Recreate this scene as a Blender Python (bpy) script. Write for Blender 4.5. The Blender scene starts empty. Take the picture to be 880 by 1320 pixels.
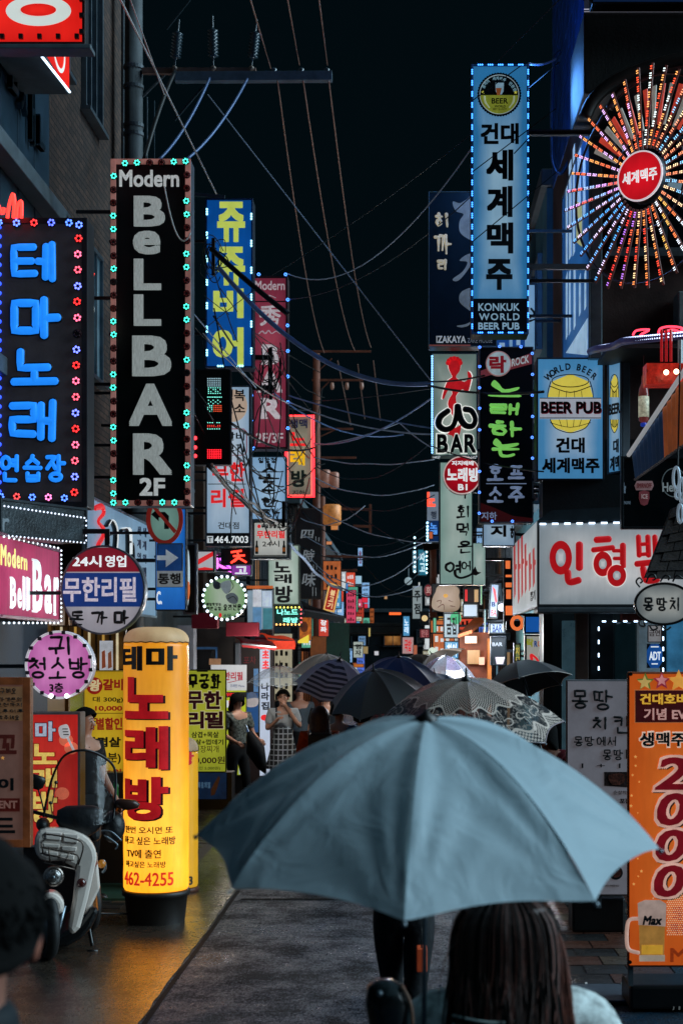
import bpy, bmesh, math, random
from mathutils import Vector, Matrix
random.seed(7)
PI = math.pi
S = bpy.context.scene
COL = S.collection
# ---------------------------------------------------------------- camera
F, CX, CY, CH = 2000.0, 527.0, 840.0, 2.2      # focal length in photo pixels, vanishing point, eye height
cam = bpy.data.cameras.new('camera'); camo = bpy.data.objects.new('camera', cam); COL.objects.link(camo)
camo.location = (0, 0, CH); camo.rotation_euler = (PI/2, 0, 0)
cam.sensor_width = 36; cam.lens = F/1320*36
cam.shift_x = -(CX-440)/1320; cam.shift_y = (CY-660)/1320
cam.clip_start = .05; cam.clip_end = 2000
cam.dof.use_dof = True; cam.dof.focus_distance = 14.5; cam.dof.aperture_fstop = 4.5
S.camera = camo
# ---------------------------------------------------------------- world, sun, exposure
SUN_EL, SUN_AZ = math.radians(30), math.radians(90)      # sun added as soft fill from the right, in place of shop lights
w = bpy.data.worlds.new('World'); S.world = w; w.use_nodes = True
nt = w.node_tree; bg = nt.nodes['Background']
sky = nt.nodes.new('ShaderNodeTexSky'); sky.sky_type = 'NISHITA'; sky.sun_disc = False
sky.sun_elevation = math.radians(-5); sky.sun_rotation = SUN_AZ
mixn = nt.nodes.new('ShaderNodeMix'); mixn.data_type = 'RGBA'; mixn.inputs[0].default_value = .985
nt.links.new(sky.outputs[0], mixn.inputs[6]); mixn.inputs[7].default_value = (.009, .037, .054, 1)
nt.links.new(mixn.outputs[2], bg.inputs[0]); bg.inputs[1].default_value = .085
sun = bpy.data.lights.new('sun', 'SUN'); sun.energy = 4.5; sun.angle = math.radians(50); sun.color = (.60, .85, 1.0)
suno = bpy.data.objects.new('sun', sun); COL.objects.link(suno)
sd = Vector((math.cos(SUN_EL)*math.sin(SUN_AZ), math.cos(SUN_EL)*math.cos(SUN_AZ), math.sin(SUN_EL)))
suno.rotation_euler = sd.to_track_quat('Z', 'Y').to_euler()
S.view_settings.view_transform = 'Standard'; S.view_settings.look = 'None'
S.view_settings.exposure = 0; S.view_settings.gamma = 1
S.cycles.use_denoising = True; S.cycles.max_bounces = 6; S.cycles.diffuse_bounces = 3
S.cycles.glossy_bounces = 3; S.cycles.transparent_max_bounces = 12; S.cycles.sample_clamp_indirect = 4
S.cycles.caustics_reflective = False; S.cycles.caustics_refractive = False

def P(px, py, Y):
    return Vector(((px-CX)/F*Y, Y, CH-(py-CY)/F*Y))
def lin(h, k=1.0):
    h = h.lstrip('#'); r = []
    for i in (0, 2, 4):
        c = int(h[i:i+2], 16)/255
        r.append((c/12.92 if c <= .04045 else ((c+.055)/1.055)**2.4)*k)
    return (*r, 1)
# ---------------------------------------------------------------- materials
MC = {}
def M(hexc, rough=.55, metal=0., var=.25, scale=6., bump=.0, bscale=40., emit=0., tint=None, sheen=0., sample=False, k=1., coat=0., streak=False, alpha=1.):
    key = (hexc, rough, metal, var, scale, bump, bscale, emit, tint, sheen, k, coat, streak, alpha)
    if key in MC: return MC[key]
    m = bpy.data.materials.new('paint_'+hexc.lstrip('#')); m.use_nodes = True
    n = m.node_tree.nodes; L = m.node_tree.links; b = n['Principled BSDF']
    tc = n.new('ShaderNodeTexCoord'); no = n.new('ShaderNodeTexNoise'); no.inputs['Scale'].default_value = scale
    no.inputs['Detail'].default_value = 6; no.inputs['Roughness'].default_value = .65
    mp = n.new('ShaderNodeMapping'); L.new(tc.outputs['Object'], mp.inputs[0]); L.new(mp.outputs[0], no.inputs['Vector'])
    if streak: mp.inputs['Scale'].default_value = (6, 6, .7)
    mx = n.new('ShaderNodeMix'); mx.data_type = 'RGBA'; c = lin(hexc, k)
    mx.inputs[6].default_value = (c[0]*(1-var), c[1]*(1-var), c[2]*(1-var), 1)
    mx.inputs[7].default_value = (min(1, c[0]*(1+var*.6)), min(1, c[1]*(1+var*.6)), min(1, c[2]*(1+var*.6)), 1)
    rp = n.new('ShaderNodeMapRange'); rp.inputs[1].default_value = .35; rp.inputs[2].default_value = .65
    L.new(no.outputs[0], rp.inputs[0]); L.new(rp.outputs[0], mx.inputs[0]); L.new(mx.outputs[2], b.inputs['Base Color'])
    rr = n.new('ShaderNodeMapRange'); rr.inputs[3].default_value = max(.02, rough-.1); rr.inputs[4].default_value = min(1, rough+.1)
    L.new(no.outputs[0], rr.inputs[0]); L.new(rr.outputs[0], b.inputs['Roughness'])
    b.inputs['Metallic'].default_value = metal
    if rough >= .65: b.inputs['Specular IOR Level'].default_value = .15
    if alpha < 1: b.inputs['Alpha'].default_value = alpha
    if sheen: b.inputs['Sheen Weight'].default_value = sheen
    if coat: b.inputs['Coat Weight'].default_value = coat; b.inputs['Coat Roughness'].default_value = .08
    if bump:
        n2 = n.new('ShaderNodeTexNoise'); n2.inputs['Scale'].default_value = bscale; n2.inputs['Detail'].default_value = 4
        L.new(tc.outputs['Object'], n2.inputs['Vector'])
        bp = n.new('ShaderNodeBump'); bp.inputs['Strength'].default_value = bump; bp.inputs['Distance'].default_value = .01
        L.new(n2.outputs[0], bp.inputs['Height']); L.new(bp.outputs[0], b.inputs['Normal'])
    if emit:
        if tint: b.inputs['Emission Color'].default_value = lin(tint)
        else: L.new(mx.outputs[2], b.inputs['Emission Color'])
        b.inputs['Emission Strength'].default_value = emit  # on parts that are no lamps this paints in light falling on them
        if not sample: m.cycles.emission_sampling = 'NONE'
    MC[key] = m; return m
def LIT(hexc, e=1.0): return M(hexc, .4, var=.06, scale=3, emit=e)             # small lit lettering
def PANEL(hexc, e=1.0, edge=None, mid=.0, var=.10, rough=.35, base=.5, lift=0.):
    """translucent lamp-box face; edge = rim tint of a centre-bright tube glow painted into the emission"""
    key = ('P', hexc, e, edge, mid, var, rough, base, lift)
    if key in MC: return MC[key]
    m = bpy.data.materials.new('lamp_box_'+hexc.lstrip('#')); m.use_nodes = True
    n = m.node_tree.nodes; L = m.node_tree.links; b = n['Principled BSDF']
    tc = n.new('ShaderNodeTexCoord'); no = n.new('ShaderNodeTexNoise'); no.inputs['Scale'].default_value = 2.2; no.inputs['Detail'].default_value = 5
    L.new(tc.outputs['Object'], no.inputs['Vector'])
    mx = n.new('ShaderNodeMix'); mx.data_type = 'RGBA'; mx.inputs[6].default_value = lin(edge or hexc); mx.inputs[7].default_value = lin(hexc)
    sp = n.new('ShaderNodeSeparateXYZ'); L.new(tc.outputs['Generated'], sp.inputs[0])
    def tri(o):
        a = n.new('ShaderNodeMath'); a.operation = 'SUBTRACT'; a.inputs[1].default_value = .5; L.new(o, a.inputs[0])
        c = n.new('ShaderNodeMath'); c.operation = 'ABSOLUTE'; L.new(a.outputs[0], c.inputs[0]); return c.outputs[0]
    mxx = n.new('ShaderNodeMath'); mxx.operation = 'MAXIMUM'; L.new(tri(sp.outputs[0]), mxx.inputs[0]); L.new(tri(sp.outputs[2]), mxx.inputs[1])
    rg = n.new('ShaderNodeMapRange'); rg.inputs[1].default_value = .5; rg.inputs[2].default_value = .12; L.new(mxx.outputs[0], rg.inputs[0])
    ad = n.new('ShaderNodeMath'); ad.operation = 'MULTIPLY_ADD'; ad.inputs[1].default_value = .5; ad.inputs[2].default_value = mid-.25
    L.new(no.outputs[0], ad.inputs[0]); a2 = n.new('ShaderNodeMath'); a2.operation = 'ADD'; a2.use_clamp = True
    L.new(ad.outputs[0], a2.inputs[0]); L.new(rg.outputs[0], a2.inputs[1]); L.new(a2.outputs[0], mx.inputs[0])
    dk = n.new('ShaderNodeMapRange'); dk.inputs[1].default_value = .3; dk.inputs[2].default_value = .7; dk.inputs[3].default_value = e*(1-var*2.2); dk.inputs[4].default_value = e*(1+var*1.2)
    gm = n.new('ShaderNodeMapping'); gm.inputs['Scale'].default_value = (9, 9, 1.3); gn = n.new('ShaderNodeTexNoise'); gn.inputs['Scale'].default_value = 2.5; gn.inputs['Detail'].default_value = 7; gn.inputs['Roughness'].default_value = .7
    L.new(tc.outputs['Object'], gm.inputs[0]); L.new(gm.outputs[0], gn.inputs['Vector'])      # rain streaks and grime on the plastic
    ga = n.new('ShaderNodeMath'); ga.operation = 'MULTIPLY_ADD'; ga.inputs[1].default_value = .45; L.new(gn.outputs[0], ga.inputs[0]); gb = n.new('ShaderNodeMath'); gb.operation = 'MULTIPLY'; gb.inputs[1].default_value = .55; L.new(no.outputs[0], gb.inputs[0]); L.new(gb.outputs[0], ga.inputs[2]); L.new(ga.outputs[0], dk.inputs[0])
    if lift:      # foot lamp's glow painted as an emission ramp, fading up the column
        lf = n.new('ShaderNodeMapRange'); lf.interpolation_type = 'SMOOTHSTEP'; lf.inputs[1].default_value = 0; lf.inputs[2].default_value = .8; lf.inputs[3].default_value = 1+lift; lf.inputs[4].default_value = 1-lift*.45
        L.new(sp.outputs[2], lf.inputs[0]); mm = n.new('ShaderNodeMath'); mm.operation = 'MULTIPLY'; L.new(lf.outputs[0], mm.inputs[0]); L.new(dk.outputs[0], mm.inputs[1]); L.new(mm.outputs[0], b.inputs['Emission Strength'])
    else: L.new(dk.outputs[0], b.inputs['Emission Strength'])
    L.new(mx.outputs[2], b.inputs['Emission Color'])
    hs = n.new('ShaderNodeHueSaturation'); hs.inputs['Value'].default_value = base; L.new(mx.outputs[2], hs.inputs['Color']); L.new(hs.outputs[0], b.inputs['Base Color'])
    b.inputs['Roughness'].default_value = rough
    MC[key] = m; return m
def LED(hexc, e=3.): 
    key = ('LED', hexc, e)
    if key in MC: return MC[key]
    m = bpy.data.materials.new('led_'+hexc.lstrip('#')); m.use_nodes = True; b = m.node_tree.nodes['Principled BSDF']
    b.inputs['Base Color'].default_value = lin(hexc); b.inputs['Emission Color'].default_value = lin(hexc); b.inputs['Emission Strength'].default_value = e
    m.cycles.emission_sampling = 'NONE'; MC[key] = m; return m
DARK = M('#1a1d20', .5, bump=.1); DMET = M('#2a3034', .42, .7, bump=.1); STEEL = M('#7d8890', .35, .85, bump=.08)
GREYP = M('#5a646a', .5, .2, bump=.15); BLACK = M('#08090a', .4); RUB = M('#0a0a0b', .6, bump=.2)
# ---------------------------------------------------------------- object helpers
def new_mesh(name, vs, fs, smooth=False):
    me = bpy.data.meshes.new(name); me.from_pydata([tuple(v) for v in vs], [], fs); me.update()
    if smooth: me.polygons.foreach_set('use_smooth', [True]*len(me.polygons))
    return me
def link(name, me, mat=None, parent=None, loc=(0, 0, 0), rot=(0, 0, 0), scale=(1, 1, 1)):
    o = bpy.data.objects.new(name, me); COL.objects.link(o)
    if me is not None and mat is not None:
        if not me.materials: me.materials.append(None)
        if me.users > 1 or me.get('shared'):
            o.material_slots[0].link = 'OBJECT'; o.material_slots[0].material = mat
        else: me.materials[0] = mat
    if parent: o.parent = parent
    o.location = loc; o.rotation_euler = rot; o.scale = scale
    return o
def tag(o, label=None, cat=None, group=None, kind=None):
    if label: o['label'] = label
    if cat: o['category'] = cat
    if group: o['group'] = group
    if kind: o['kind'] = kind
    return o
def empty(name, label, cat, loc=(0, 0, 0), rotz=0., group=None):
    o = link(name, None, None, None, loc, (0, 0, rotz)); o.empty_display_size = .1
    return tag(o, label, cat, group)
class MB:
    def __init__(s): s.v = []; s.f = []
    def box(s, x0, x1, y0, y1, z0, z1, skew=0):
        i = len(s.v)
        s.v += [(x0, y0, z0), (x1, y0, z0), (x1, y1, z0), (x0, y1, z0), (x0, y0, z1), (x1, y0, z1), (x1, y1, z1), (x0, y1, z1)]
        s.f += [(i, i+3, i+2, i+1), (i+4, i+5, i+6, i+7), (i, i+1, i+5, i+4), (i+1, i+2, i+6, i+5), (i+2, i+3, i+7, i+6), (i+3, i, i+4, i+7)]
        return s
    def tube(s, pts, r, n=6, caps=True, flat=None, closed=False):
        """r: number or list; flat: squash of the second axis (flat tubes lie in xz)"""
        pts = [Vector(p) for p in pts]; m = len(pts); rr = r if isinstance(r, (list, tuple)) else [r]*m
        i0 = len(s.v); up = Vector((0, 1, 0)) if flat else None; side = None
        for k, p in enumerate(pts):
            if closed: t = pts[(k+1) % m]-pts[k-1]
            else: t = pts[min(k+1, m-1)]-pts[max(k-1, 0)]
            if t.length < 1e-9: t = Vector((0, 0, 1))
            t.normalize()
            if flat: a = t.cross(up); a = a.normalized() if a.length > 1e-6 else Vector((1, 0, 0)); b = up*flat
            else:
                if side is None: side = t.orthogonal().normalized()
                else:
                    side = side - t*side.dot(t); side = side.normalized() if side.length > 1e-6 else t.orthogonal().normalized()
                a = side; b = t.cross(a)
            for j in range(n):
                q = 2*PI*j/n; s.v.append(p+a*(math.cos(q)*rr[k])+b*(math.sin(q)*rr[k]))
        for k in range(m if closed else m-1):
            A = i0+k*n; B = i0+((k+1) % m)*n
            for j in range(n): s.f.append((A+j, A+(j+1) % n, B+(j+1) % n, B+j))
        if caps and not closed:
            s.f.append(tuple(range(i0+n-1, i0-1, -1))); s.f.append(tuple(range(i0+(m-1)*n, i0+m*n)))
        return s
    def lathe(s, prof, n=16, c=(0, 0, 0), axis='z'):
        i0 = len(s.v); m = len(prof)
        for r, z in prof:
            for j in range(n):
                q = 2*PI*j/n; x, y = r*math.cos(q), r*math.sin(q)
                v = (x, y, z) if axis == 'z' else ((x, -z, y) if axis == 'y' else (z, x, y))
                s.v.append((v[0]+c[0], v[1]+c[1], v[2]+c[2]))
        for k in range(m-1):
            for j in range(n):
                A = i0+k*n; B = A+n; s.f.append((A+j, A+(j+1) % n, B+(j+1) % n, B+j))
        s.f.append(tuple(range(i0+n-1, i0-1, -1))); s.f.append(tuple(range(i0+(m-1)*n, i0+m*n)))
        return s
    def ball(s, c, rx, ry=None, rz=None, n=8, m=6):
        ry = ry or rx; rz = rz or rx; i0 = len(s.v)
        for k in range(1, m):
            a = PI*k/m
            for j in range(n):
                q = 2*PI*j/n; s.v.append((c[0]+rx*math.sin(a)*math.cos(q), c[1]+ry*math.sin(a)*math.sin(q), c[2]+rz*math.cos(a)))
        t = len(s.v); s.v += [(c[0], c[1], c[2]+rz), (c[0], c[1], c[2]-rz)]
        for k in range(m-2):
            for j in range(n): A = i0+k*n; s.f.append((A+j, A+n+j, A+n+(j+1) % n, A+(j+1) % n))
        for j in range(n):
            s.f.append((t, i0+j, i0+(j+1) % n)); B = i0+(m-2)*n; s.f.append((t+1, B+(j+1) % n, B+j))
        return s
    def prism(s, pts, y0, y1):
        """polygon in x,z pushed from y0 (front) to y1"""
        i0 = len(s.v); n = len(pts)
        a = sum(pts[i][0]*pts[(i+1) % n][1]-pts[(i+1) % n][0]*pts[i][1] for i in range(n))
        if a < 0: pts = pts[::-1]
        s.v += [(x, y0, z) for x, z in pts]+[(x, y1, z) for x, z in pts]
        s.f.append(tuple(i0+i for i in range(n))); s.f.append(tuple(i0+n+i for i in range(n-1, -1, -1)))
        for i in range(n): j = (i+1) % n; s.f.append((i0+j, i0+i, i0+n+i, i0+n+j))
        return s
    def ring(s, cx, cz, rx, rz, wx, wz, y0, y1, n=32):
        i0 = len(s.v)
        for (ax, az, y) in ((rx, rz, y0), (rx-wx, rz-wz, y0), (rx-wx, rz-wz, y1), (rx, rz, y1)):
            for j in range(n): q = 2*PI*j/n; s.v.append((cx+ax*math.cos(q), y, cz+az*math.sin(q)))
        for k in range(4):
            for j in range(n):
                A = i0+k*n; B = i0+((k+1) % 4)*n; s.f.append((A+j, B+j, B+(j+1) % n, A+(j+1) % n))
        return s
    def go(s, name, mat, parent=None, smooth=False, bevel=0., loc=(0, 0, 0), rot=(0, 0, 0), kind=None, auto=False):
        o = link(name, new_mesh(name, s.v, s.f, smooth), mat, parent, loc, rot)
        if bevel:
            b = o.modifiers.new('bevel', 'BEVEL'); b.width = bevel; b.segments = 2; b.limit_method = 'ANGLE'
        if kind: o['kind'] = kind
        return o
def catmull(pts, sub=5, closed=False):
    pts = [Vector(p) for p in pts]; n = len(pts)
    if n < 3: return pts
    out = []
    for i in range(n if closed else n-1):
        g = (lambda k: pts[k % n]) if closed else (lambda k: pts[max(0, min(n-1, k))])
        a, b, c, d = g(i-1), g(i), g(i+1), g(i+2)
        for k in range(sub):
            t = k/sub; out.append(.5*((2*b)+(c-a)*t+(2*a-5*b+4*c-d)*t*t+(3*b-a-3*c+d)*t**3))
    if not closed: out.append(pts[-1])
    return out
# ---------------------------------------------------------------- print lettering (font glyph meshes)
GC = {}
def _raw(s, off):
    c = bpy.data.curves.new('g', 'FONT'); c.body = s; c.size = 1; c.offset = off; c.resolution_u = 3
    o = bpy.data.objects.new('g', c); m = bpy.data.meshes.new_from_object(o)
    bpy.data.objects.remove(o); bpy.data.curves.remove(c); return m
def _mx(s):
    m = _raw(s, 0); r = max(v.co.x for v in m.vertices); bpy.data.meshes.remove(m); return r
HH = None
def glyph(ch, bold=0.):
    """(mesh in em units, solid from y=-1 to 0; ink box; advance)"""
    global HH
    if (ch, bold) in GC: return GC[ch, bold]
    if HH is None: HH = _mx('HH')
    adv = _mx('H'+ch+'H')-HH
    if ch == ' ': GC[ch, bold] = (None, None, adv); return GC[ch, bold]
    want = bold; bold = min(bold*.7, .040) if bold < .09 else .062
    m = _raw(ch, 0.); base = bmesh.new(); base.from_mesh(m); bmesh.ops.remove_doubles(base, verts=base.verts, dist=1e-5)
    r = bmesh.ops.extrude_face_region(base, geom=base.faces[:])
    for e in r['geom']:
        if isinstance(e, bmesh.types.BMVert): e.co.z = 1
    for v in base.verts: v.co = Vector((v.co.x, -v.co.z, v.co.y))
    bmesh.ops.recalc_face_normals(base, faces=base.faces); base.verts.ensure_lookup_table()
    # heavier weights: the outline laid down again a hair apart all round
    offs = [(0, 0)]
    for rad, n in ([(bold, 4)] if bold < .02 else [(bold, 8)] if bold < .05 else [(bold*.5, 8), (bold, 8), (bold, 16)]) if bold > 0 else []: offs += [(rad*max(-1, min(1, 1.42*math.cos(2*PI*i/n+PI/4*(n == 4)))), rad*max(-1, min(1, 1.42*math.sin(2*PI*i/n+PI/4*(n == 4))))) for i in range(n)]
    bm = bmesh.new()
    for k, (ox, oz) in enumerate(offs):
        vs = [bm.verts.new((v.co.x+ox, v.co.y*(1-.025*k), v.co.z+oz)) for v in base.verts]
        for f in base.faces: bm.faces.new([vs[v.index] for v in f.verts])
    base.free()
    bm.to_mesh(m); bm.free(); m.name = 'letter'; m['shared'] = 1
    xs = [v.co.x for v in m.vertices]; zs = [v.co.z for v in m.vertices]
    GC[ch, want] = (m, (min(xs), max(xs), min(zs), max(zs)), adv); return GC[ch, want]
def layout(txt, bold, track=0.):
    x = 0; it = []; bb = [9, -9, 9, -9]
    for ch in txt:
        m, b, adv = glyph(ch, bold)
        if m:
            it.append((m, x)); bb = [min(bb[0], x+b[0]), max(bb[1], x+b[1]), min(bb[2], b[2]), max(bb[3], b[3])]
        x += adv+track
    return it, bb
# ---------------------------------------------------------------- brush lettering: every Hangul syllable drawn stroke by stroke
def circ(cx, cy, r, ry=None, n=12, a0=90): return [(cx+r*math.cos(math.radians(a0)+2*PI*i/n), cy+(ry or r)*math.sin(math.radians(a0)+2*PI*i/n)) for i in range(n+1)]
CON = {
 'ㄱ': [[(0, 1), (1, 1), (.85, 0)]], 'ㄴ': [[(0, 1), (0, 0), (1, 0)]], 'ㄷ': [[(1, 1), (0, 1), (0, 0), (1, 0)]],
 'ㄹ': [[(0, 1), (1, 1), (1, .52), (0, .52), (0, 0), (1, 0)]], 'ㅁ': [[(0, 1), (1, 1), (1, 0), (0, 0), (0, 1)]],
 'ㅂ': [[(0, 1), (0, 0), (1, 0), (1, 1)], [(0, .55), (1, .55)]], 'ㅅ': [[(.52, 1), (.4, .5), (0, 0)], [(.5, .62), (1, 0)]],
 'ㅇ': [circ(.5, .5, .5)], 'ㅈ': [[(0, 1), (1, 1), (.45, .5), (0, 0)], [(.55, .55), (1, 0)]],
 'ㅊ': [[(.35, 1.1), (.65, 1.1)], [(0, .82), (1, .82), (.45, .4), (0, 0)], [(.55, .45), (1, 0)]],
 'ㅋ': [[(0, 1), (1, 1), (.85, 0)], [(0, .52), (.95, .52)]], 'ㅌ': [[(1, 1), (0, 1), (0, 0), (1, 0)], [(0, .5), (.9, .5)]],
 'ㅍ': [[(0, 1), (1, 1)], [(0, 0), (1, 0)], [(.3, 1), (.3, 0)], [(.7, 1), (.7, 0)]],
 'ㅎ': [[(.3, 1.08), (.7, 1.08)], [(0, .8), (1, .8)], circ(.5, .3, .36, .3)]}
def _dbl(k): return [[(x*.44, y) for x, y in s] for s in CON[k]]+[[(x*.44+.56, y) for x, y in s] for s in CON[k]]
for a, b in zip('ㄲㄸㅃㅆㅉ', 'ㄱㄷㅂㅅㅈ'): CON[a] = _dbl(b)
INI = 'ㄱㄲㄴㄷㄸㄹㅁㅂㅃㅅㅆㅇㅈㅉㅊㅋㅌㅍㅎ'
FIN = ['', 'ㄱ', 'ㄲ', 'ㄱ', 'ㄴ', 'ㄴ', 'ㄴ', 'ㄷ', 'ㄹ', 'ㄹ', 'ㄹ', 'ㄹ', 'ㄹ', 'ㄹ', 'ㄹ', 'ㄹ', 'ㅁ', 'ㅂ', 'ㅂ', 'ㅅ', 'ㅆ', 'ㅇ', 'ㅈ', 'ㅊ', 'ㅋ', 'ㅌ', 'ㅍ', 'ㅎ']
V1 = {'ㅏ': [[(.15, 1), (.15, 0)], [(.15, .5), (1.15, .5)]], 'ㅐ': [[(.1, .95), (.1, .05)], [(.95, 1), (.95, 0)], [(.1, .5), (.95, .5)]],
 'ㅑ': [[(.25, 1), (.25, 0)], [(.25, .65), (1, .65)], [(.25, .35), (1, .35)]], 'ㅓ': [[(.8, 1), (.8, 0)], [(0, .5), (.8, .5)]],
 'ㅔ': [[(.4, .95), (.4, .05)], [(.95, 1), (.95, 0)], [(-.1, .5), (.4, .5)]], 'ㅕ': [[(.8, 1), (.8, 0)], [(0, .68), (.8, .68)], [(0, .36), (.8, .36)]],
 'ㅖ': [[(.4, .95), (.4, .05)], [(.95, 1), (.95, 0)], [(-.1, .66), (.4, .66)], [(-.1, .36), (.4, .36)]], 'ㅣ': [[(.6, 1), (.6, 0)]]}
V2 = {'ㅗ': [[(0, 0), (1, 0)], [(.5, .9), (.5, 0)]], 'ㅛ': [[(0, 0), (1, 0)], [(.35, .9), (.35, 0)], [(.65, .9), (.65, 0)]],
 'ㅜ': [[(0, 1), (1, 1)], [(.5, 1), (.5, 0)]], 'ㅠ': [[(0, 1), (1, 1)], [(.35, 1), (.35, 0)], [(.65, 1), (.65, 0)]], 'ㅡ': [[(0, .5), (1, .5)]]}
VOW = ['ㅏ', 'ㅐ', 'ㅑ', 'ㅐ', 'ㅓ', 'ㅔ', 'ㅕ', 'ㅖ', 'ㅗ', ('ㅗ', 'ㅏ'), ('ㅗ', 'ㅐ'), ('ㅗ', 'ㅣ'), 'ㅛ', 'ㅜ', ('ㅜ', 'ㅓ'), ('ㅜ', 'ㅔ'), ('ㅜ', 'ㅣ'), 'ㅠ', 'ㅡ', ('ㅡ', 'ㅣ'), 'ㅣ']
def syllable(ch):
    i = ord(ch)-0xAC00; c = INI[i//588]; v = VOW[(i % 588)//28]; t = FIN[i % 28]
    out = []
    def put(st, x0, y0, x1, y1): out.extend([[(x0+(x1-x0)*x, y0+(y1-y0)*y) for x, y in s] for s in st])
    b = .40 if t else 0.
    if isinstance(v, tuple):
        put(CON[c], .08, b+(1-b)*.5, .56, 1); put(V2[v[0]], 0, b+.02, .66, b+(1-b)*.36); put(V1[v[1]], .72, b, 1, 1)
    elif v in V1: put(CON[c], 0, b+(1-b)*.14, .52, 1-(1-b)*.08); put(V1[v], .66, b, 1, 1)
    else:
        put(CON[c], .16, b+(1-b)*.48, .84, 1); put(V2[v], 0, b+(.0 if v not in 'ㅡ' else (1-b)*.05), 1, b+(1-b)*.32)
    if t: put(CON[t], .2, 0, .86, .28)
    return out
def stroke_mb(mb, pts, th, depth, jit=0., taper=0., y=0., sharp=True, caps=True):
    """flat rounded stroke through pts (x, z)"""
    q = []
    for i in range(len(pts)-1):
        a, b = Vector(pts[i]), Vector(pts[i+1]); n = max(2, int((b-a).length/(th*.8))+1)
        for k in range(n): q.append(a.lerp(b, k/n))
    q.append(Vector(pts[-1])); n = len(q); tot = [0]
    for i in range(1, n): tot.append(tot[-1]+(q[i]-q[i-1]).length)
    Lg = max(tot[-1], 1e-6); closed = (Vector(pts[0])-Vector(pts[-1])).length < 1e-6
    P3 = []; R = []
    def wd(t):
        return th*.5*(1+taper*(.7-1.5*t)+jit*math.sin(9*t+len(q)))
    if closed:
        mb.tube([Vector((p.x, y, p.y)) for p in q[:-1]], [wd(0)]*(n-1), 6, flat=depth/(th*.5), closed=True); return
    d0 = (q[0]-q[1]).normalized(); d1 = (q[-1]-q[-2]).normalized()
    w0, w1 = wd(0), wd(1)
    for k in (1., .75, .4): P3.append(q[0]+d0*w0*k*.9); R.append(w0*math.sqrt(max(.01, 1-k*k)))
    for p, s_ in zip(q, tot): P3.append(p); R.append(wd(s_/Lg))
    for k in (.4, .75, 1.): P3.append(q[-1]+d1*w1*k*.9); R.append(w1*math.sqrt(max(.01, 1-k*k)))
    # soften corners
    mb.tube([Vector((p.x, y, p.y)) for p in P3], R, 6, flat=depth/(th*.5))
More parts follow.
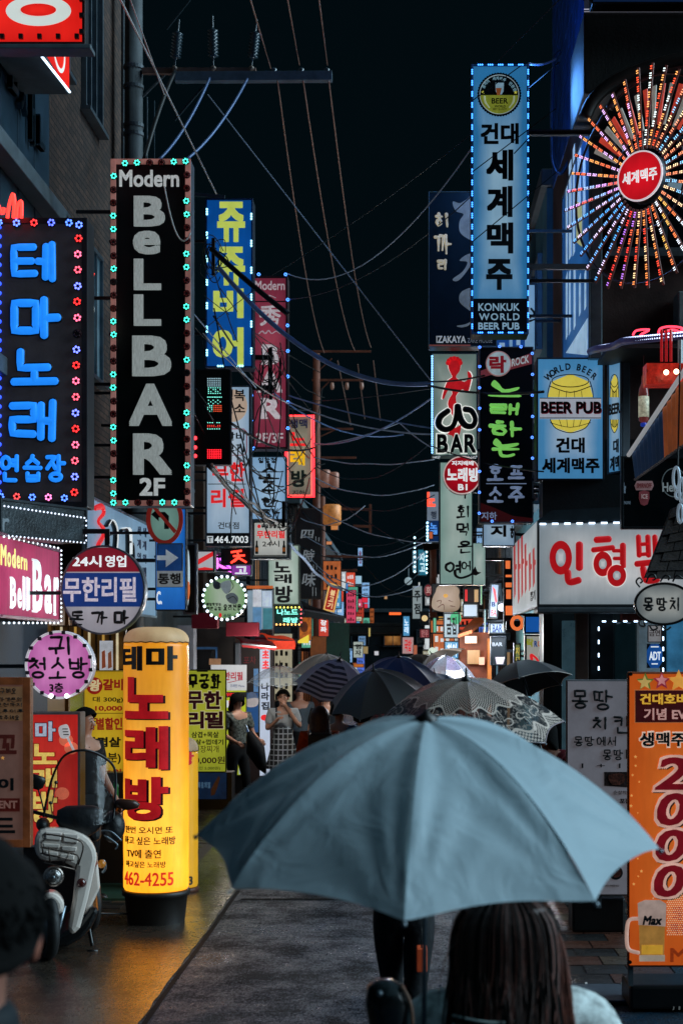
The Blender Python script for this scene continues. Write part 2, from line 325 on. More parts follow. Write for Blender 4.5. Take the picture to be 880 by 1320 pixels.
# ---------------------------------------------------------------- signs
class Sign:
    """a sign whose front plane passes through pixel column ax at distance Y, turned by yaw (degrees, 0 = across the street)"""
    def __init__(s, name, label, cat, x0, y0, x1, y1, Y, depth=.22, yaw=0., ax=None, shape='box', cab=None, face=None, frame=None, fw=.022, group=None, bevel=.01, bracket=None):
        s.th = math.radians(yaw); s.A = P(ax if ax is not None else (x0+x1)/2, 0, Y); s.Y = Y
        s.n = (math.sin(s.th), -math.cos(s.th)); s.u = (math.cos(s.th), math.sin(s.th))
        ua, ub = s._u(x0)[0], s._u(x1)[0]
        s.u0 = (ua+ub)/2; s.W = ub-ua; s.z0 = CH-(y1-CY)/F*Y; s.H = (y1-y0)/F*Y
        s.root = empty(name, label, cat, (s.A.x+s.u[0]*s.u0, s.A.y+s.u[1]*s.u0, s.z0), s.th, group)
        W, H = s.W, s.H; cab = cab or DARK
        if shape == 'box':
            MB().box(-W/2, W/2, .004, depth, 0, H).go('cabinet', cab, s.root, bevel=bevel)
            if face: MB().box(-W/2+fw*.6, W/2-fw*.6, 0, .003, fw*.6, H-fw*.6).go('face', face, s.root)
            if frame:
                m = MB(); d = .012
                m.box(-W/2, -W/2+fw, -d, .003, 0, H).box(W/2-fw, W/2, -d, .003, 0, H).box(-W/2+fw, W/2-fw, -d, .003, 0, fw).box(-W/2+fw, W/2-fw, -d, .003, H-fw, H)
                m.go('frame', frame, s.root, bevel=.003)
        elif shape == 'disc':
            m = MB().lathe([(.97, -depth), (1, -depth+.01), (1, -.004), (.985, 0)], 40, (0, 0, 0), 'y'); m.v = [(x*W/2, y+0.003, z*H/2+H/2) for x, y, z in m.v]
            m.go('cabinet', cab, s.root, True)
            if face: MB().prism([(math.cos(a*PI/24)*(W/2-fw), H/2+math.sin(a*PI/24)*(H/2-fw)) for a in range(48)], -.0005, .0045).go('face', face, s.root)
            if frame: MB().ring(0, H/2, W/2+.002, H/2+.002, fw, fw, -.012, .01, 48).go('frame', frame, s.root)
        s.k = s.Y/F
        if bracket: s.bracket(*bracket)
        elif name in ('vertical_sign', 'round_sign', 'sign_box', 'led_board', 'neon_tube_sign', 'lobed_sign') and not yaw and Y < 48:
            ex = s.root.location.x; wall = -3.78 if ex < 0 else 1.80      # steel arms back to the shop wall
            side = ('l', (ex-W/2)-wall) if ex < 0 else ('r', wall-(ex+W/2))
            if side[1] > .05: s.bracket(side[0], side[1], (.2, .75) if H > .8 else (.45,))
    def bracket(s, side, L, zs=(.15, .85)):
        for z in zs:
            m = MB(); a, b = (-s.W/2-L, -s.W/2+.002) if side == 'l' else (s.W/2-.002, s.W/2+L)
            m.box(a, b, .07, .10, z*s.H, z*s.H+.03); m.go('bracket', DMET, s.root)
    def _u(s, px):
        dx = (px-CX)/F; t = (s.A.x*s.n[0]+s.A.y*s.n[1])/(dx*s.n[0]+s.n[1])
        X, Yy = t*dx, t
        return ((X-s.A.x)*s.u[0]+(Yy-s.A.y)*s.u[1], t)
    def L(s, px, py):
        u, t = s._u(px); return (u-s.u0, CH-(py-CY)/F*t-s.z0)
    def bx(s, x0, y0, x1, y1):
        a = s.L(x0, y0); b = s.L(x1, y1)
        if s.th:      # heights measured at the near edge of the box
            c = s.L((x0+x1)/2, y0); d = s.L((x0+x1)/2, y1); return a[0], d[1], b[0], c[1]
        return a[0], b[1], b[0], a[1]
    def panel(s, x0, y0, x1, y1, mat, name='panel', ly=1, t=.003):
        a, b, c, d = s.bx(x0, y0, x1, y1); return MB().box(a, c, -.004*ly-t*.3, -.004*ly+.0037, b, d).go(name, mat, s.root)
    def poly(s, pts, mat, name='picture', ly=1, smooth=0):
        q = [s.L(*p) for p in pts]
        if smooth: q = [(v.x, v.y) for v in catmull([(a, b, 0) for a, b in q], smooth, True)]
        return MB().prism(q, -.004*ly, -.004*ly+.0035).go(name, mat, s.root)
    def disc(s, cx, cy, rx, ry, mat, name='emblem', ly=1, n=32):
        return s.poly([(cx+rx*math.cos(2*PI*i/n), cy+ry*math.sin(2*PI*i/n)) for i in range(n)], mat, name, ly)
    def ring(s, cx, cy, rx, ry, w, mat, name='ring', ly=1, n=32):
        c = s.L(cx, cy); e = s.L(cx+rx, cy-ry); k = w*s.k
        return MB().ring(c[0], c[1], abs(e[0]-c[0]), e[1]-c[1], k, k, -.004*ly, -.004*ly+.0035, n).go(name, mat, s.root)
    def text(s, txt, x0, y0, x1, y1, mat, bold=.02, ly=1, t=.004, track=0., big=True, shear=0., name='letter', dy=0.):
        """one line of print filled into the pixel box"""
        a, b, c, d = s.bx(x0, y0, x1, y1); it, bb = layout(txt, bold, track)
        sx = (c-a)/(bb[1]-bb[0]); sz = (d-b)/(bb[3]-bb[2]); yy = -.004*ly+.003
        if big and not shear:
            for m, x in it:
                o = link(name, m, mat, s.root, (a+(x-bb[0])*sx, yy, b-bb[2]*sz), (0, 0, 0), (sx, t, sz))
            return
        V = []; Fc = []
        for m, x in it:
            i = len(V)
            for v in m.vertices:
                z = (v.co.z-bb[2])*sz; V.append((a+(v.co.x+x-bb[0])*sx+shear*(z-(d-b)/2), yy+v.co.y*t, b+z))
            Fc += [tuple(i+k for k in p.vertices) for p in m.polygons]
        o = link('lettering', new_mesh('lettering', V, Fc), mat, s.root); o['kind'] = 'stuff'; return o
    def vtext(s, txt, x0, y0, x1, y1, mat, bold=.03, gap=.16, **k):
        n = len(txt); h = (y1-y0)/(n-gap*(1)) 
        for i, ch in enumerate(txt):
            s.text(ch, x0, y0+i*h, x1, y0+i*h+h*(1-gap), mat, bold, **k)
    def brush(s, txt, x0, y0, x1, y1, mat, th=3., ly=1, depth=.008, jit=.12, taper=.35, gap=.12, wob=.03, vert=False, name='letter', halo=None, hw=1.7, rot=0.):
        """hand drawn syllables; th in photo pixels"""
        n = len(txt); rnd = random.Random(hash(txt) if False else sum(map(ord, txt)))
        for i, ch in enumerate(txt):
            if ch == ' ': continue
            if vert: c = (x0, y0+(y1-y0)*i/n, x1, y0+(y1-y0)*(i+1-gap)/n)
            else: c = (x0+(x1-x0)*i/n, y0, x0+(x1-x0)*(i+1-gap)/n, y1)
            a, b, cc, d = s.bx(*c); k = s.k*th*(abs(cc-a)/max(1e-6, abs((c[2]-c[0])*s.k))*.5+.5 if s.th else 1)
            k = s.k*th; st = syllable(ch); a += k/2; cc -= k/2; b += k/2; d -= k/2
            mbs = MB(); mbh = MB()
            for j, q in enumerate(st):
                cl = q[0] == q[-1]
                w_ = [(rnd.uniform(-wob, wob), rnd.uniform(-wob, wob)) for _ in q]
                if cl: w_ = [(0, 0)]*len(q)
                pts = [(a+(cc-a)*(x+w[0]+rot*(y-.5)), b+(d-b)*(y+w[1]+rot*(x-.5)*.4)) for (x, y), w in zip(q, w_)]
                stroke_mb(mbs, pts, k, depth, jit, taper, -.004*ly-j*.0004)
                if halo: stroke_mb(mbh, pts, k*hw, depth*.5, 0, 0, -.004*ly+.004)
            o = mbs.go(name, mat, s.root, True)
            if halo: mbh.go('letter_backing', halo, s.root, True)
    def strokes(s, lst, mat, th=2., ly=1, depth=.008, jit=.1, taper=.3, name='brush_mark', sub=4):
        m = MB()
        for pts in lst:
            q = [s.L(*p) for p in pts]; cl = pts[0] == pts[-1]
            q = [(v.x, v.y) for v in catmull([(a, b, 0) for a, b in (q[:-1] if cl else q)], sub, cl)]
            if cl: q.append(q[0])
            stroke_mb(m, q, s.k*th, depth, jit, taper, -.004*ly)
        return m.go(name, mat, s.root, True)
    def ledrow(s, pts, step, mat, r=.011, group3=0, name='led_row', ly=2):
        """tiny lamps along a pixel polyline: too small to count, one part"""
        m = MB(); q = [s.L(*p) for p in pts]; k = s.k
        for (a, b) in zip(q[:-1], q[1:]):
            a, b = Vector(a), Vector(b); n = max(1, int(round((b-a).length/(step*k)))); d = (b-a).normalized()
            for i in range(n):
                c = a.lerp(b, (i+.5)/n)
                for g in ((-1, 0, 1) if group3 else (0,)):
                    p = c+d*(g*r*2.2); m.ball((p.x, -.004*ly-.004, p.y), r, r, r, 5, 4)
        return m.go(name, mat, s.root, kind='stuff')
BULB = {}
def bulb_mesh(n=6):
    if 'm' not in BULB:
        m = MB()
        for j in range(n): a = 2*PI*j/n; m.ball((math.cos(a)*.62, -.35, math.sin(a)*.62), .27, .27, .27, 5, 4)
        me = new_mesh('bulb', m.v, m.f); me['shared'] = 1; BULB['m'] = me
        m = MB().lathe([(1.05, 0), (1, .25), (.8, .3), (.2, .3)], 12, (0, 0, 0), 'y'); me = new_mesh('lamp_rim', m.v, m.f); me['shared'] = 1; BULB['r'] = me
    return BULB['m'], BULB['r']
def bulbs(s, pts, r, mats, rim):
    a, b = bulb_mesh(); rr = r*s.k
    for i, p in enumerate(pts):
        x, z = s.L(p[0]+random.uniform(-.35, .35), p[1]+random.uniform(-.35, .35)); mt = mats[i % len(mats)]
        if random.random() < .06: mt = rim      # a dead one
        h = link('bulb', a, mt, s.root, (x, -.012, z), (0, random.uniform(0, 1), 0), (rr, rr, rr))
        link('socket', b, rim, h, (0, 0, 0), (0, 0, 0), (1, 1, 1))
def along(x0, y0, x1, y1, n, ends=True): return [(x0+(x1-x0)*i/(n-1 if ends else n), y0+(y1-y0)*i/(n-1 if ends else n)) for i in range(n)]
# ---------------------------------------------------------------- ground
def wet_mat(name, c1, c2, r0, r1, bump, scale=1., coat=.25, spec=.6, grit=False):
    m = bpy.data.materials.new(name); m.use_nodes = True; n = m.node_tree.nodes; L = m.node_tree.links; b = n['Principled BSDF']
    tc = n.new('ShaderNodeTexCoord')
    def noise(sc, det=6, mp=None, rough=.6):
        t = n.new('ShaderNodeTexNoise'); t.inputs['Scale'].default_value = sc; t.inputs['Detail'].default_value = det; t.inputs['Roughness'].default_value = rough
        if mp:
            q = n.new('ShaderNodeMapping'); q.inputs['Scale'].default_value = mp; L.new(tc.outputs['Object'], q.inputs[0]); L.new(q.outputs[0], t.inputs['Vector'])
        else: L.new(tc.outputs['Object'], t.inputs['Vector'])
        return t.outputs[0]
    big = noise(1.3*scale, 8, None, .7); fine = noise(1, 3, (85*scale, 34*scale, 1), .75); broad = noise(1, 5, (1.2, .9, 1), .6); mid = noise(9*scale, 6, None, .7)
    mx = n.new('ShaderNodeMix'); mx.data_type = 'RGBA'; mx.inputs[6].default_value = lin(c1); mx.inputs[7].default_value = lin(c2)
    r = n.new('ShaderNodeMapRange'); r.inputs[1].default_value = .35; r.inputs[2].default_value = .65; L.new(mid, r.inputs[0]); L.new(r.outputs[0], mx.inputs[0])
    sp = n.new('ShaderNodeMix'); sp.data_type = 'RGBA'; sp.blend_type = 'MULTIPLY'; sp.inputs[0].default_value = .6
    L.new(mx.outputs[2], sp.inputs[6]); fr = n.new('ShaderNodeMapRange'); fr.inputs[1].default_value = .3; fr.inputs[2].default_value = .7; fr.inputs[3].default_value = .3; fr.inputs[4].default_value = 1.7
    L.new(fine, fr.inputs[0]); L.new(fr.outputs[0], sp.inputs[7]); L.new(sp.outputs[2], b.inputs['Base Color'])
    rr = n.new('ShaderNodeMapRange'); rr.inputs[1].default_value = .38; rr.inputs[2].default_value = .62; rr.inputs[3].default_value = r0; rr.inputs[4].default_value = r1
    L.new(big, rr.inputs[0]); L.new(rr.outputs[0], b.inputs['Roughness'])
    if grit:
        g1 = noise(1, 3, (46, 17, 1), .8); g2 = noise(1, 4, (.8, 1.1, 1), .6); g3 = noise(1, 5, (4, 3.2, 1), .75)
        q1 = n.new('ShaderNodeMath'); q1.operation = 'ADD'; L.new(g2, q1.inputs[0]); L.new(g3, q1.inputs[1]); q2 = n.new('ShaderNodeMath'); q2.operation = 'MULTIPLY_ADD'; q2.inputs[1].default_value = .9; L.new(g1, q2.inputs[0]); L.new(q1.outputs[0], q2.inputs[2])
        q3 = n.new('ShaderNodeMapRange'); q3.inputs[1].default_value = 1.26; q3.inputs[2].default_value = 1.70; L.new(q2.outputs[0], q3.inputs[0])
        rq = n.new('ShaderNodeMapRange'); rq.inputs[3].default_value = r1; rq.inputs[4].default_value = r0; L.new(q3.outputs[0], rq.inputs[0]); L.new(rq.outputs[0], b.inputs['Roughness'])
        L.new(q3.outputs[0], mx.inputs[0])
    sl = n.new('ShaderNodeMath'); sl.operation = 'MULTIPLY'; L.new(fine, sl.inputs[0]); L.new(broad, sl.inputs[1])      # wet grit: stones shine, the tar between them does not
    sr = n.new('ShaderNodeMapRange'); sr.inputs[1].default_value = .15; sr.inputs[2].default_value = .40; sr.inputs[3].default_value = .02; sr.inputs[4].default_value = spec; L.new(sl.outputs[0], sr.inputs[0]); L.new(sr.outputs[0], b.inputs['Specular IOR Level'])
    ad = n.new('ShaderNodeMath'); ad.operation = 'MULTIPLY_ADD'; ad.inputs[1].default_value = 1.5; L.new(mid, ad.inputs[0]); L.new(fine, ad.inputs[2])
    bp = n.new('ShaderNodeBump'); bp.inputs['Strength'].default_value = bump; bp.inputs['Distance'].default_value = .02
    L.new(ad.outputs[0], bp.inputs['Height']); L.new(bp.outputs[0], b.inputs['Normal'])
    b.inputs['Coat Weight'].default_value = coat; b.inputs['Coat Roughness'].default_value = .30 if coat < .5 else .15; L.new(bp.outputs[0], b.inputs['Coat Normal'])
    return m
ASPH = wet_mat('wet_asphalt', '#050a10', '#203c50', .13, .75, .6, 1., .0, .75, True)
CONC = wet_mat('wet_concrete', '#1c1814', '#50443a', .10, .42, .16, 1., .8, 1., True)
TILE = wet_mat('wet_paving', '#4c4038', '#6e5a4c', .2, .5, .2, 2.)
DIRT = wet_mat('far_ground', '#14181b', '#22282c', .5, .8, .2)
tag(MB().box(-400, 400, -100, 900, -.3, -.012).go('ground', DIRT), kind='structure')
rd = MB(); xs = 0
rd.v = [(-3.3, -4, 0), (6, -4, 0), (6, 120, 0), (-3.3, 120, 0)]; rd.f = [(0, 1, 2, 3)]
tag(rd.go('road', ASPH), kind='structure')
# concrete apron along the left shops: its edge seen from (180,1320) to (303,1150) and on
EX = (180-CX)/F*9.17          # about -1.59 m
m = MB(); m.v = [(-4.2, 2, .006), (EX-.02, 2, .006), (EX+.03, 12, .006), (EX-.08, 60, .006), (-4.2, 60, .006)]
rnd = random.Random(3); top = []
m = MB(); n_ = 240
for i in range(n_+1):
    y = 2+58*(i/n_)**1.6; x = EX+.004*math.sin(y*1.7)+rnd.uniform(-.006, .006)
    m.v += [(-4.2, y, .012), (x, y, .012), (x+.003, y, -.002)]
for i in range(n_): a = 3*i; m.f += [(a, a+1, a+4, a+3), (a+1, a+2, a+5, a+4)]
tag(m.go('pavement_apron', CONC), kind='structure')
# seam in the asphalt and gutter grate line
m = MB()
for i in range(n_):
    y0 = 2+58*(i/n_)**1.6; y1 = 2+58*((i+1)/n_)**1.6
    x0 = EX+.012+.004*math.sin(y0*1.7); x1 = EX+.012+.004*math.sin(y1*1.7); i0 = len(m.v)
    m.v += [(x0, y0, .004), (x0+.035, y0, .004), (x1+.035, y1, .004), (x1, y1, .004)]; m.f.append((i0, i0+1, i0+2, i0+3))
tag(m.go('gutter_joint', M('#040506', .7, bump=.4)), kind='structure')
# paved strips of tiles: left behind the scooter, right beside the banners. Every tile that is big enough to see is its own piece
def tiles(x0, x1, y0, y1, sx, sy, mats, label_root, z=.016):
    root = tag(MB().box(x0-.01, x1+.01, y0-.01, y1+.01, .0125, z-.008).go(label_root, M('#1a1715', .5, bump=.3)), kind='structure')
    mesh = new_mesh('tile', *(lambda b: (b.v, b.f))(MB().box(-sx/2+.006, sx/2-.006, -sy/2+.006, sy/2-.006, -.012, .003))); mesh['shared'] = 1
    yy = y0+sy/2; r = 0
    while yy+sy/2 <= y1+1e-6:
        xx = x0+sx/2+(sx/2 if r % 2 else 0)
        while xx+sx/2 <= x1+1e-6:
            link('tile', mesh, mats[int(random.random()*len(mats))], root, (xx, yy, z+random.uniform(-.002, .002)), (random.uniform(-.006, .006), random.uniform(-.006, .006), 0)); xx += sx
        yy += sy; r += 1
T1 = wet_mat('paver_brown', '#3c322a', '#5a4a3c', .15, .4, .2, 2.); T2 = wet_mat('paver_red', '#402820', '#5a382c', .15, .4, .2, 2.); T3 = wet_mat('paver_dark', '#1c1d1f', '#2c2b2a', .15, .4, .2, 2.)
tiles(-3.35, -2.2, 13.2, 19.5, .3, .3, [T3, T3, T1], 'left_paving')
tiles(1.05, 3.0, 10.2, 14.8, .3, .3, [T2, T2, T3, T1], 'right_paving')
# ---------------------------------------------------------------- buildings
def brick_mat(c1, c2, mort, sc=12.):
    m = bpy.data.materials.new('brickwork'); m.use_nodes = True; n = m.node_tree.nodes; L = m.node_tree.links; b = n['Principled BSDF']
    tc = n.new('ShaderNodeTexCoord'); br = n.new('ShaderNodeTexBrick'); mp = n.new('ShaderNodeMapping')
    sx = n.new('ShaderNodeSeparateXYZ'); cx = n.new('ShaderNodeCombineXYZ'); L.new(tc.outputs['Object'], sx.inputs[0])
    ad = n.new('ShaderNodeMath'); ad.operation = 'ADD'; L.new(sx.outputs[0], ad.inputs[0]); L.new(sx.outputs[1], ad.inputs[1])
    L.new(ad.outputs[0], cx.inputs[0]); L.new(sx.outputs[2], cx.inputs[1]); L.new(cx.outputs[0], br.inputs['Vector'])
    br.inputs['Color1'].default_value = lin(c1); br.inputs['Color2'].default_value = lin(c2); br.inputs['Mortar'].default_value = lin(mort)
    br.inputs['Scale'].default_value = 1; br.inputs['Brick Width'].default_value = .22; br.inputs['Row Height'].default_value = .075; br.inputs['Mortar Size'].default_value = .008
    no = n.new('ShaderNodeTexNoise'); no.inputs['Scale'].default_value = 1.2; no.inputs['Detail'].default_value = 6; L.new(tc.outputs['Object'], no.inputs['Vector'])
    mu = n.new('ShaderNodeMix'); mu.data_type = 'RGBA'; mu.blend_type = 'MULTIPLY'; mu.inputs[0].default_value = .7; L.new(br.outputs[0], mu.inputs[6]); L.new(no.outputs[0], mu.inputs[7])
    L.new(mu.outputs[2], b.inputs['Base Color']); b.inputs['Roughness'].default_value = .8
    bp = n.new('ShaderNodeBump'); bp.inputs['Strength'].default_value = .8; bp.inputs['Distance'].default_value = .01; bp.invert = True
    L.new(br.outputs['Fac'], bp.inputs['Height']); L.new(bp.outputs[0], b.inputs['Normal']); return m
BRICK = brick_mat('#64493a', '#402f28', '#1c1a19'); DBRICK = brick_mat('#4d3f3a', '#3a322f', '#1c1b1b')
WBLUE = M('#243240', .6, .1, .35, 1.5, .3); WDARK = M('#22282c', .7, 0, .4, 1.5, .3); WGREY = M('#4a5052', .75, 0, .4, 1.2, .3); WBROWN = M('#4a3c34', .7, 0, .4, 1.5, .3); WTEAL = M('#4f8494', .6, 0, .35, 1.5, .2)
GLASS = M('#0d1820', .08, .0, .1, 2, coat=.5); FRAMEM = M('#6c7a82', .4, .6)
WARMW = PANEL('#c98a4a', .55, edge='#7a4a22', var=.3); COOLW = PANEL('#8fb6c8', .5, edge='#3f6274', var=.3)
def window(parent, face, a, z, W, H, x=None, y=None, pane=None, mull=1, frm=None):
    """face 'f': wall looking at the camera at y; 'r': looking +x at x; 'l': looking -x at x. a = centre along the wall"""
    rot = {'f': 0, 'r': PI/2, 'l': -PI/2}[face]; loc = (a, y, z) if face == 'f' else (x, a, z)
    m = MB(); t = .05; d = .06
    m.box(-W/2-t, -W/2, -d, .0, -t, H+t).box(W/2, W/2+t, -d, .0, -t, H+t).box(-W/2, W/2, -d, 0, -t, 0).box(-W/2, W/2, -d, 0, H, H+t)
    for i in range(mull): xx = -W/2+W*(i+1)/(mull+1); m.box(xx-.02, xx+.02, -d+.01, 0, 0, H)
    m.box(-W/2-t-.04, W/2+t+.04, -d-.06, 0, -t-.05, -t-.002)
    o = m.go('window', frm or FRAMEM, parent, loc=loc, rot=(0, 0, rot))
    MB().box(-W/2, W/2, -.02, .0, 0, H).go('pane', pane or GLASS, o)
def building(name, label, x0, x1, y0, y1, h, mat, cat='building', roof=True):
    r = empty(name, label, cat, ((x0+x1)/2, (y0+y1)/2, 0)); r['_o'] = 0; del r['_o']
    cx, cy = (x0+x1)/2, (y0+y1)/2
    w_ = MB().box(x0-cx, x1-cx, y0-cy, y1-cy, -.3, h).go('wall', mat, r)
    if roof:
        MB().box(x0-cx-.08, x1-cx+.08, y0-cy-.08, y1-cy+.08, h+.002, h+.22).go('cornice', GREYP, r, bevel=.02)
    return r, cx, cy
def wins(r, cx, cy, face, at, along_, zs, W, H, panes=(None,), mull=1, frm=None):
    k = 0
    for z in zs:
        for a in along_:
            if face == 'f': window(r, 'f', a-cx, z, W, H, y=at-cy-.002, pane=panes[k % len(panes)], mull=mull, frm=frm)
            else: window(r, face, a-cy, z, W, H, x=at-cx+(.002 if face == 'r' else -.002), pane=panes[k % len(panes)], mull=mull, frm=frm)
            k += 1
# left side, near to far
r, cx, cy = building('corner_shop', 'dark blue metal clad shop front at the left edge under the red signs', -8, -3.7, 7.2, 15.9, 9.5, WBLUE)
for k in range(12):
    yy = 8.2+.64*k; MB().box(2.152, 2.18, yy-cy, yy-cy+.61, 2.9, 9.3).go('panel', M('#2c4250', .45, .3, .3, 2, .15), r, bevel=.006)
for z in (6.55, 4.6): MB().box(2.182, 2.36, -3.9, 4.3, z, z+.16).go('steel_beam', GREYP, r, bevel=.01)
for k, yy in enumerate((14.15, 14.5, 14.85, 15.2)):           # raised metal characters on the wall
    m_, b_, a_ = glyph('ㅂㅅㅐㄴ'[k], .02); link('letter', m_, M('#3a4e5a', .3, .8), r, (2.2, yy-cy-.1, 7.25-.06*k), (0, 0, PI/2), (.36, .05, .62))
r, cx, cy = building('brick_building', 'brown brick building with a tall framed window behind the concrete pole', -9, -3.9, 16.2, 21.5, 15, BRICK)
wins(r, cx, cy, 'r', -3.9, (19.0,), (8.75,), .95, 1.7, mull=2)
wins(r, cx, cy, 'r', -3.9, (17.1,), (8.75, 5.6), .95, 1.5, mull=2); wins(r, cx, cy, 'r', -3.9, (19.0,), (5.6,), .95, 1.5, (COOLW,), mull=2)
MB().box(2.552, 2.60, 2.2, 2.35, -.1, 14.5).go('drain_pipe', GREYP, r, bevel=.02)
r, cx, cy = building('shop_house', 'grey plastered shop house behind the blue and yellow sign', -8, -3.75, 21.7, 27, 6.4, WGREY)
wins(r, cx, cy, 'r', -3.75, (22.8, 24.3, 25.8), (3.6, 5.0), .9, .9, (None, WARMW, None, None, None, COOLW))
r, cx, cy = building('shop_house', 'brown plastered shop house above the red awnings', -8, -3.6, 27.2, 34, 6.2, WBROWN)
wins(r, cx, cy, 'r', -3.6, (28.3, 30, 31.7, 33.2), (3.7, 5.0), 1., .8, (None, None, WARMW, None, COOLW))
r, cx, cy = building('shop_house', 'low dark shop house with warm upper windows past the black vertical sign', -8, -3.5, 34.2, 46, 5.2, WDARK)
wins(r, cx, cy, 'r', -3.5, (35.4, 37.4, 39.5, 42, 44), (3.4,), 1.2, 1., (WARMW, None, WARMW, COOLW, None))
r, cx, cy = building('distant_building', 'last dark building on the left before the street bends', -10, -3.3, 46.2, 75, 6.6, DBRICK)
wins(r, cx, cy, 'r', -3.3, (48, 51, 55, 60, 66), (3.4, 5.2), 1.5, 1., (None, WARMW, None, COOLW, None, None, WARMW))
# right side
R1, cx1, cy1 = building('corner_building', 'tall dark corner building carrying the lit wheel and blue billboard', 1.78, 9, 15.8, 19.2, 13.5, M('#5c4a46', .65, 0, .45, 1.2, .3))
BLUELIT_TILE = M('#2860b8', .35, .0, .3, 3, .2)  # blue light from the signs painted into the tile colour
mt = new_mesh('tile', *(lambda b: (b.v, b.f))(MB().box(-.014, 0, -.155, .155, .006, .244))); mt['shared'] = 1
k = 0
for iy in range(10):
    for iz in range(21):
        link('tile', mt, [BLUELIT_TILE, M('#1f4f9c', .3, .0, .3, 3, .2)][(iy*7+iz*3) % 2], R1, (1.778-cx1, 15.8-cy1+.17+.335*iy, 7.9+.25*iz)); k += 1
wins(R1, cx1, cy1, 'f', 15.8, (2.6, 3.9), (6.3,), 1.0, 1.1, mull=1)
R2, cx, cy = building('shop_building', 'teal plastered building behind the tall blue sign', 1.72, 9, 19.4, 25, 8.0, WTEAL)
wins(R2, cx, cy, 'l', 1.72, (20.6, 22.4, 24), (4.2, 6.2), 1., 1.1, (None, None, COOLW))
wins(R2, cx, cy, 'f', 19.4, (2.4,), (6.2,), .8, 1.1)
r, cx, cy = building('shop_building', 'dark shop building behind the red silhouette sign', 1.75, 9, 25.2, 36, 6.6, WDARK)
wins(r, cx, cy, 'l', 1.75, (26.5, 29, 31.5, 34), (3.6, 5.1), 1.3, 1., (None, WARMW, None, None, COOLW))
r, cx, cy = building('distant_building', 'far dark brick building at the right end of the street', 1.9, 9, 36.2, 70, 5.4, DBRICK)
wins(r, cx, cy, 'l', 1.9, (38, 41, 45, 50, 56), (2.6, 4.1), 1.6, 1., (WARMW, None, COOLW, None))
r, cx, cy = building('distant_building', 'low dark building closing the end of the street', -9, 9, 95, 105, 4.6, WDARK)
wins(r, cx, cy, 'f', 95, (-3, -1, 1, 3), (2.6,), 1., .9, (None, WARMW, None, COOLW))

# air conditioners and pipes on the walls
def aircon(label, X, Y, z, face):
    t = empty('air_conditioner', label, 'air conditioner', (X, Y, z), {'r': PI/2, 'l': -PI/2, 'f': 0}[face])
    MB().box(-.42, .42, -.32, -.02, 0, .6).go('casing', M('#8a9294', .5, .1, .3, 5, .1), t, bevel=.015); MB().ring(-.08, .3, .25, .25, .03, .03, -.335, -.32, 20).go('fan_guard', DMET, t)
    for k in range(5): MB().box(-.3, .14, -.334, -.324, .12+.09*k, .13+.09*k).go('grille_bar', DMET, t)
    MB().tube(catmull([(.35, -.1, .1), (.5, -.06, -.2), (.48, -.04, -1.0)], 4), .025, 6).go('pipe', GREYP, t, True)
for a in (('outdoor air conditioner unit high on the teal wall', 1.72, 21.6, 6.9, 'l'), ('outdoor air conditioner unit low on the teal wall near the dark building', 1.72, 23.6, 5.3, 'l'), ('outdoor air conditioner unit on the grey plastered shop house', -3.75, 23.8, 4.7, 'r'), ('outdoor air conditioner unit on the brown plastered shop house', -3.6, 29.2, 4.4, 'r'), ('outdoor air conditioner unit on the dark corner building face', 3.1, 15.8, 5.2, 'f')): aircon(*a)

m = MB()      # joint sawn across the lane
for k in range(14): x = EX+.1+.28*k; m.v += [(x, 13.72+.01*math.sin(k), .004), (x+.27, 13.72+.01*math.sin(k+1), .004), (x+.27, 13.80+.01*math.sin(k+1), .004), (x, 13.80+.01*math.sin(k), .004)]; i_ = 4*k; m.f.append((i_, i_+1, i_+2, i_+3))
tag(m.go('road_joint', M('#030405', .8)), kind='structure')
# ================================================================ signs on the left of the street, near to far
WHT = LIT('#dfe8ea', .85); SOFTW = LIT('#c8d2d6', .7); INK = M('#0b1418', .5); REDP = M('#b5121c', .45, emit=.35); REDL = LIT('#e0262a', .8)
# red sign boxes at the top left corner
s = Sign('sign_box', 'red lit sign box with a white oval ring cut off at the top left corner', 'sign', -70, -42, 110, 58, 12, .14, face=PANEL('#f0261c', .95, edge='#d81a14'), frame=M('#3a1a18', .4, .4), group=None)
s.disc(50, 14, 42, 19.5, LIT('#d4dcd6', .8), 'letter', 1, 40); s.disc(50, 13, 23, 8, PANEL('#f0261c', .9, edge='#d81a14'), 'letter_counter', 2, 32)
for p in along(-20, 48, 100, 48, 6)+along(106, 0, 106, 42, 3): a = s.L(*p); MB().box(a[0]-.016, a[0]+.016, -.03, .0, a[1]-.018, a[1]+.018).go('clip', BLACK, s.root)
m = MB().box(-s.W/2, s.W/2+.05, -.04, .14, -.04, -.005).go('sill', GREYP, s.root, bevel=.005)
s = Sign('sign_box', 'smaller red sign box under the corner one seen edge on beside the wall', 'sign', 34, -10, 90, 122, 14.6, .45, yaw=90, ax=90, face=PANEL('#f0301f', .95, edge='#d81a14'), cab=GREYP)
s.ring(76, 62, 8, 15, 5, LIT('#d4dcd6', .8), 'letter', 1)
s.ledrow([(36, 52), (89, 119)], 5, LED('#cfe8ff', 3), .012)
# neon flame tubes standing over the blue sign
t = empty('neon_tube_sign', 'red neon tube flames above the blue lettered sign at the left edge', 'neon sign', P(12, 282, 13.4))
for k, pts in enumerate([[(-10, 282), (-4, 262), (3, 275), (6, 268)], [(10, 281), (12, 266), (17, 250), (19, 262), (18, 281)], [(22, 281), (23, 266), (28, 260), (28, 281)]]):
    q = [P(x, y, 13.4)-P(12, 282, 13.4) for x, y in pts]; MB().tube(catmull(q, 5), .017, 6).go('tube', LED('#ff3a30', 2.4), t, True)
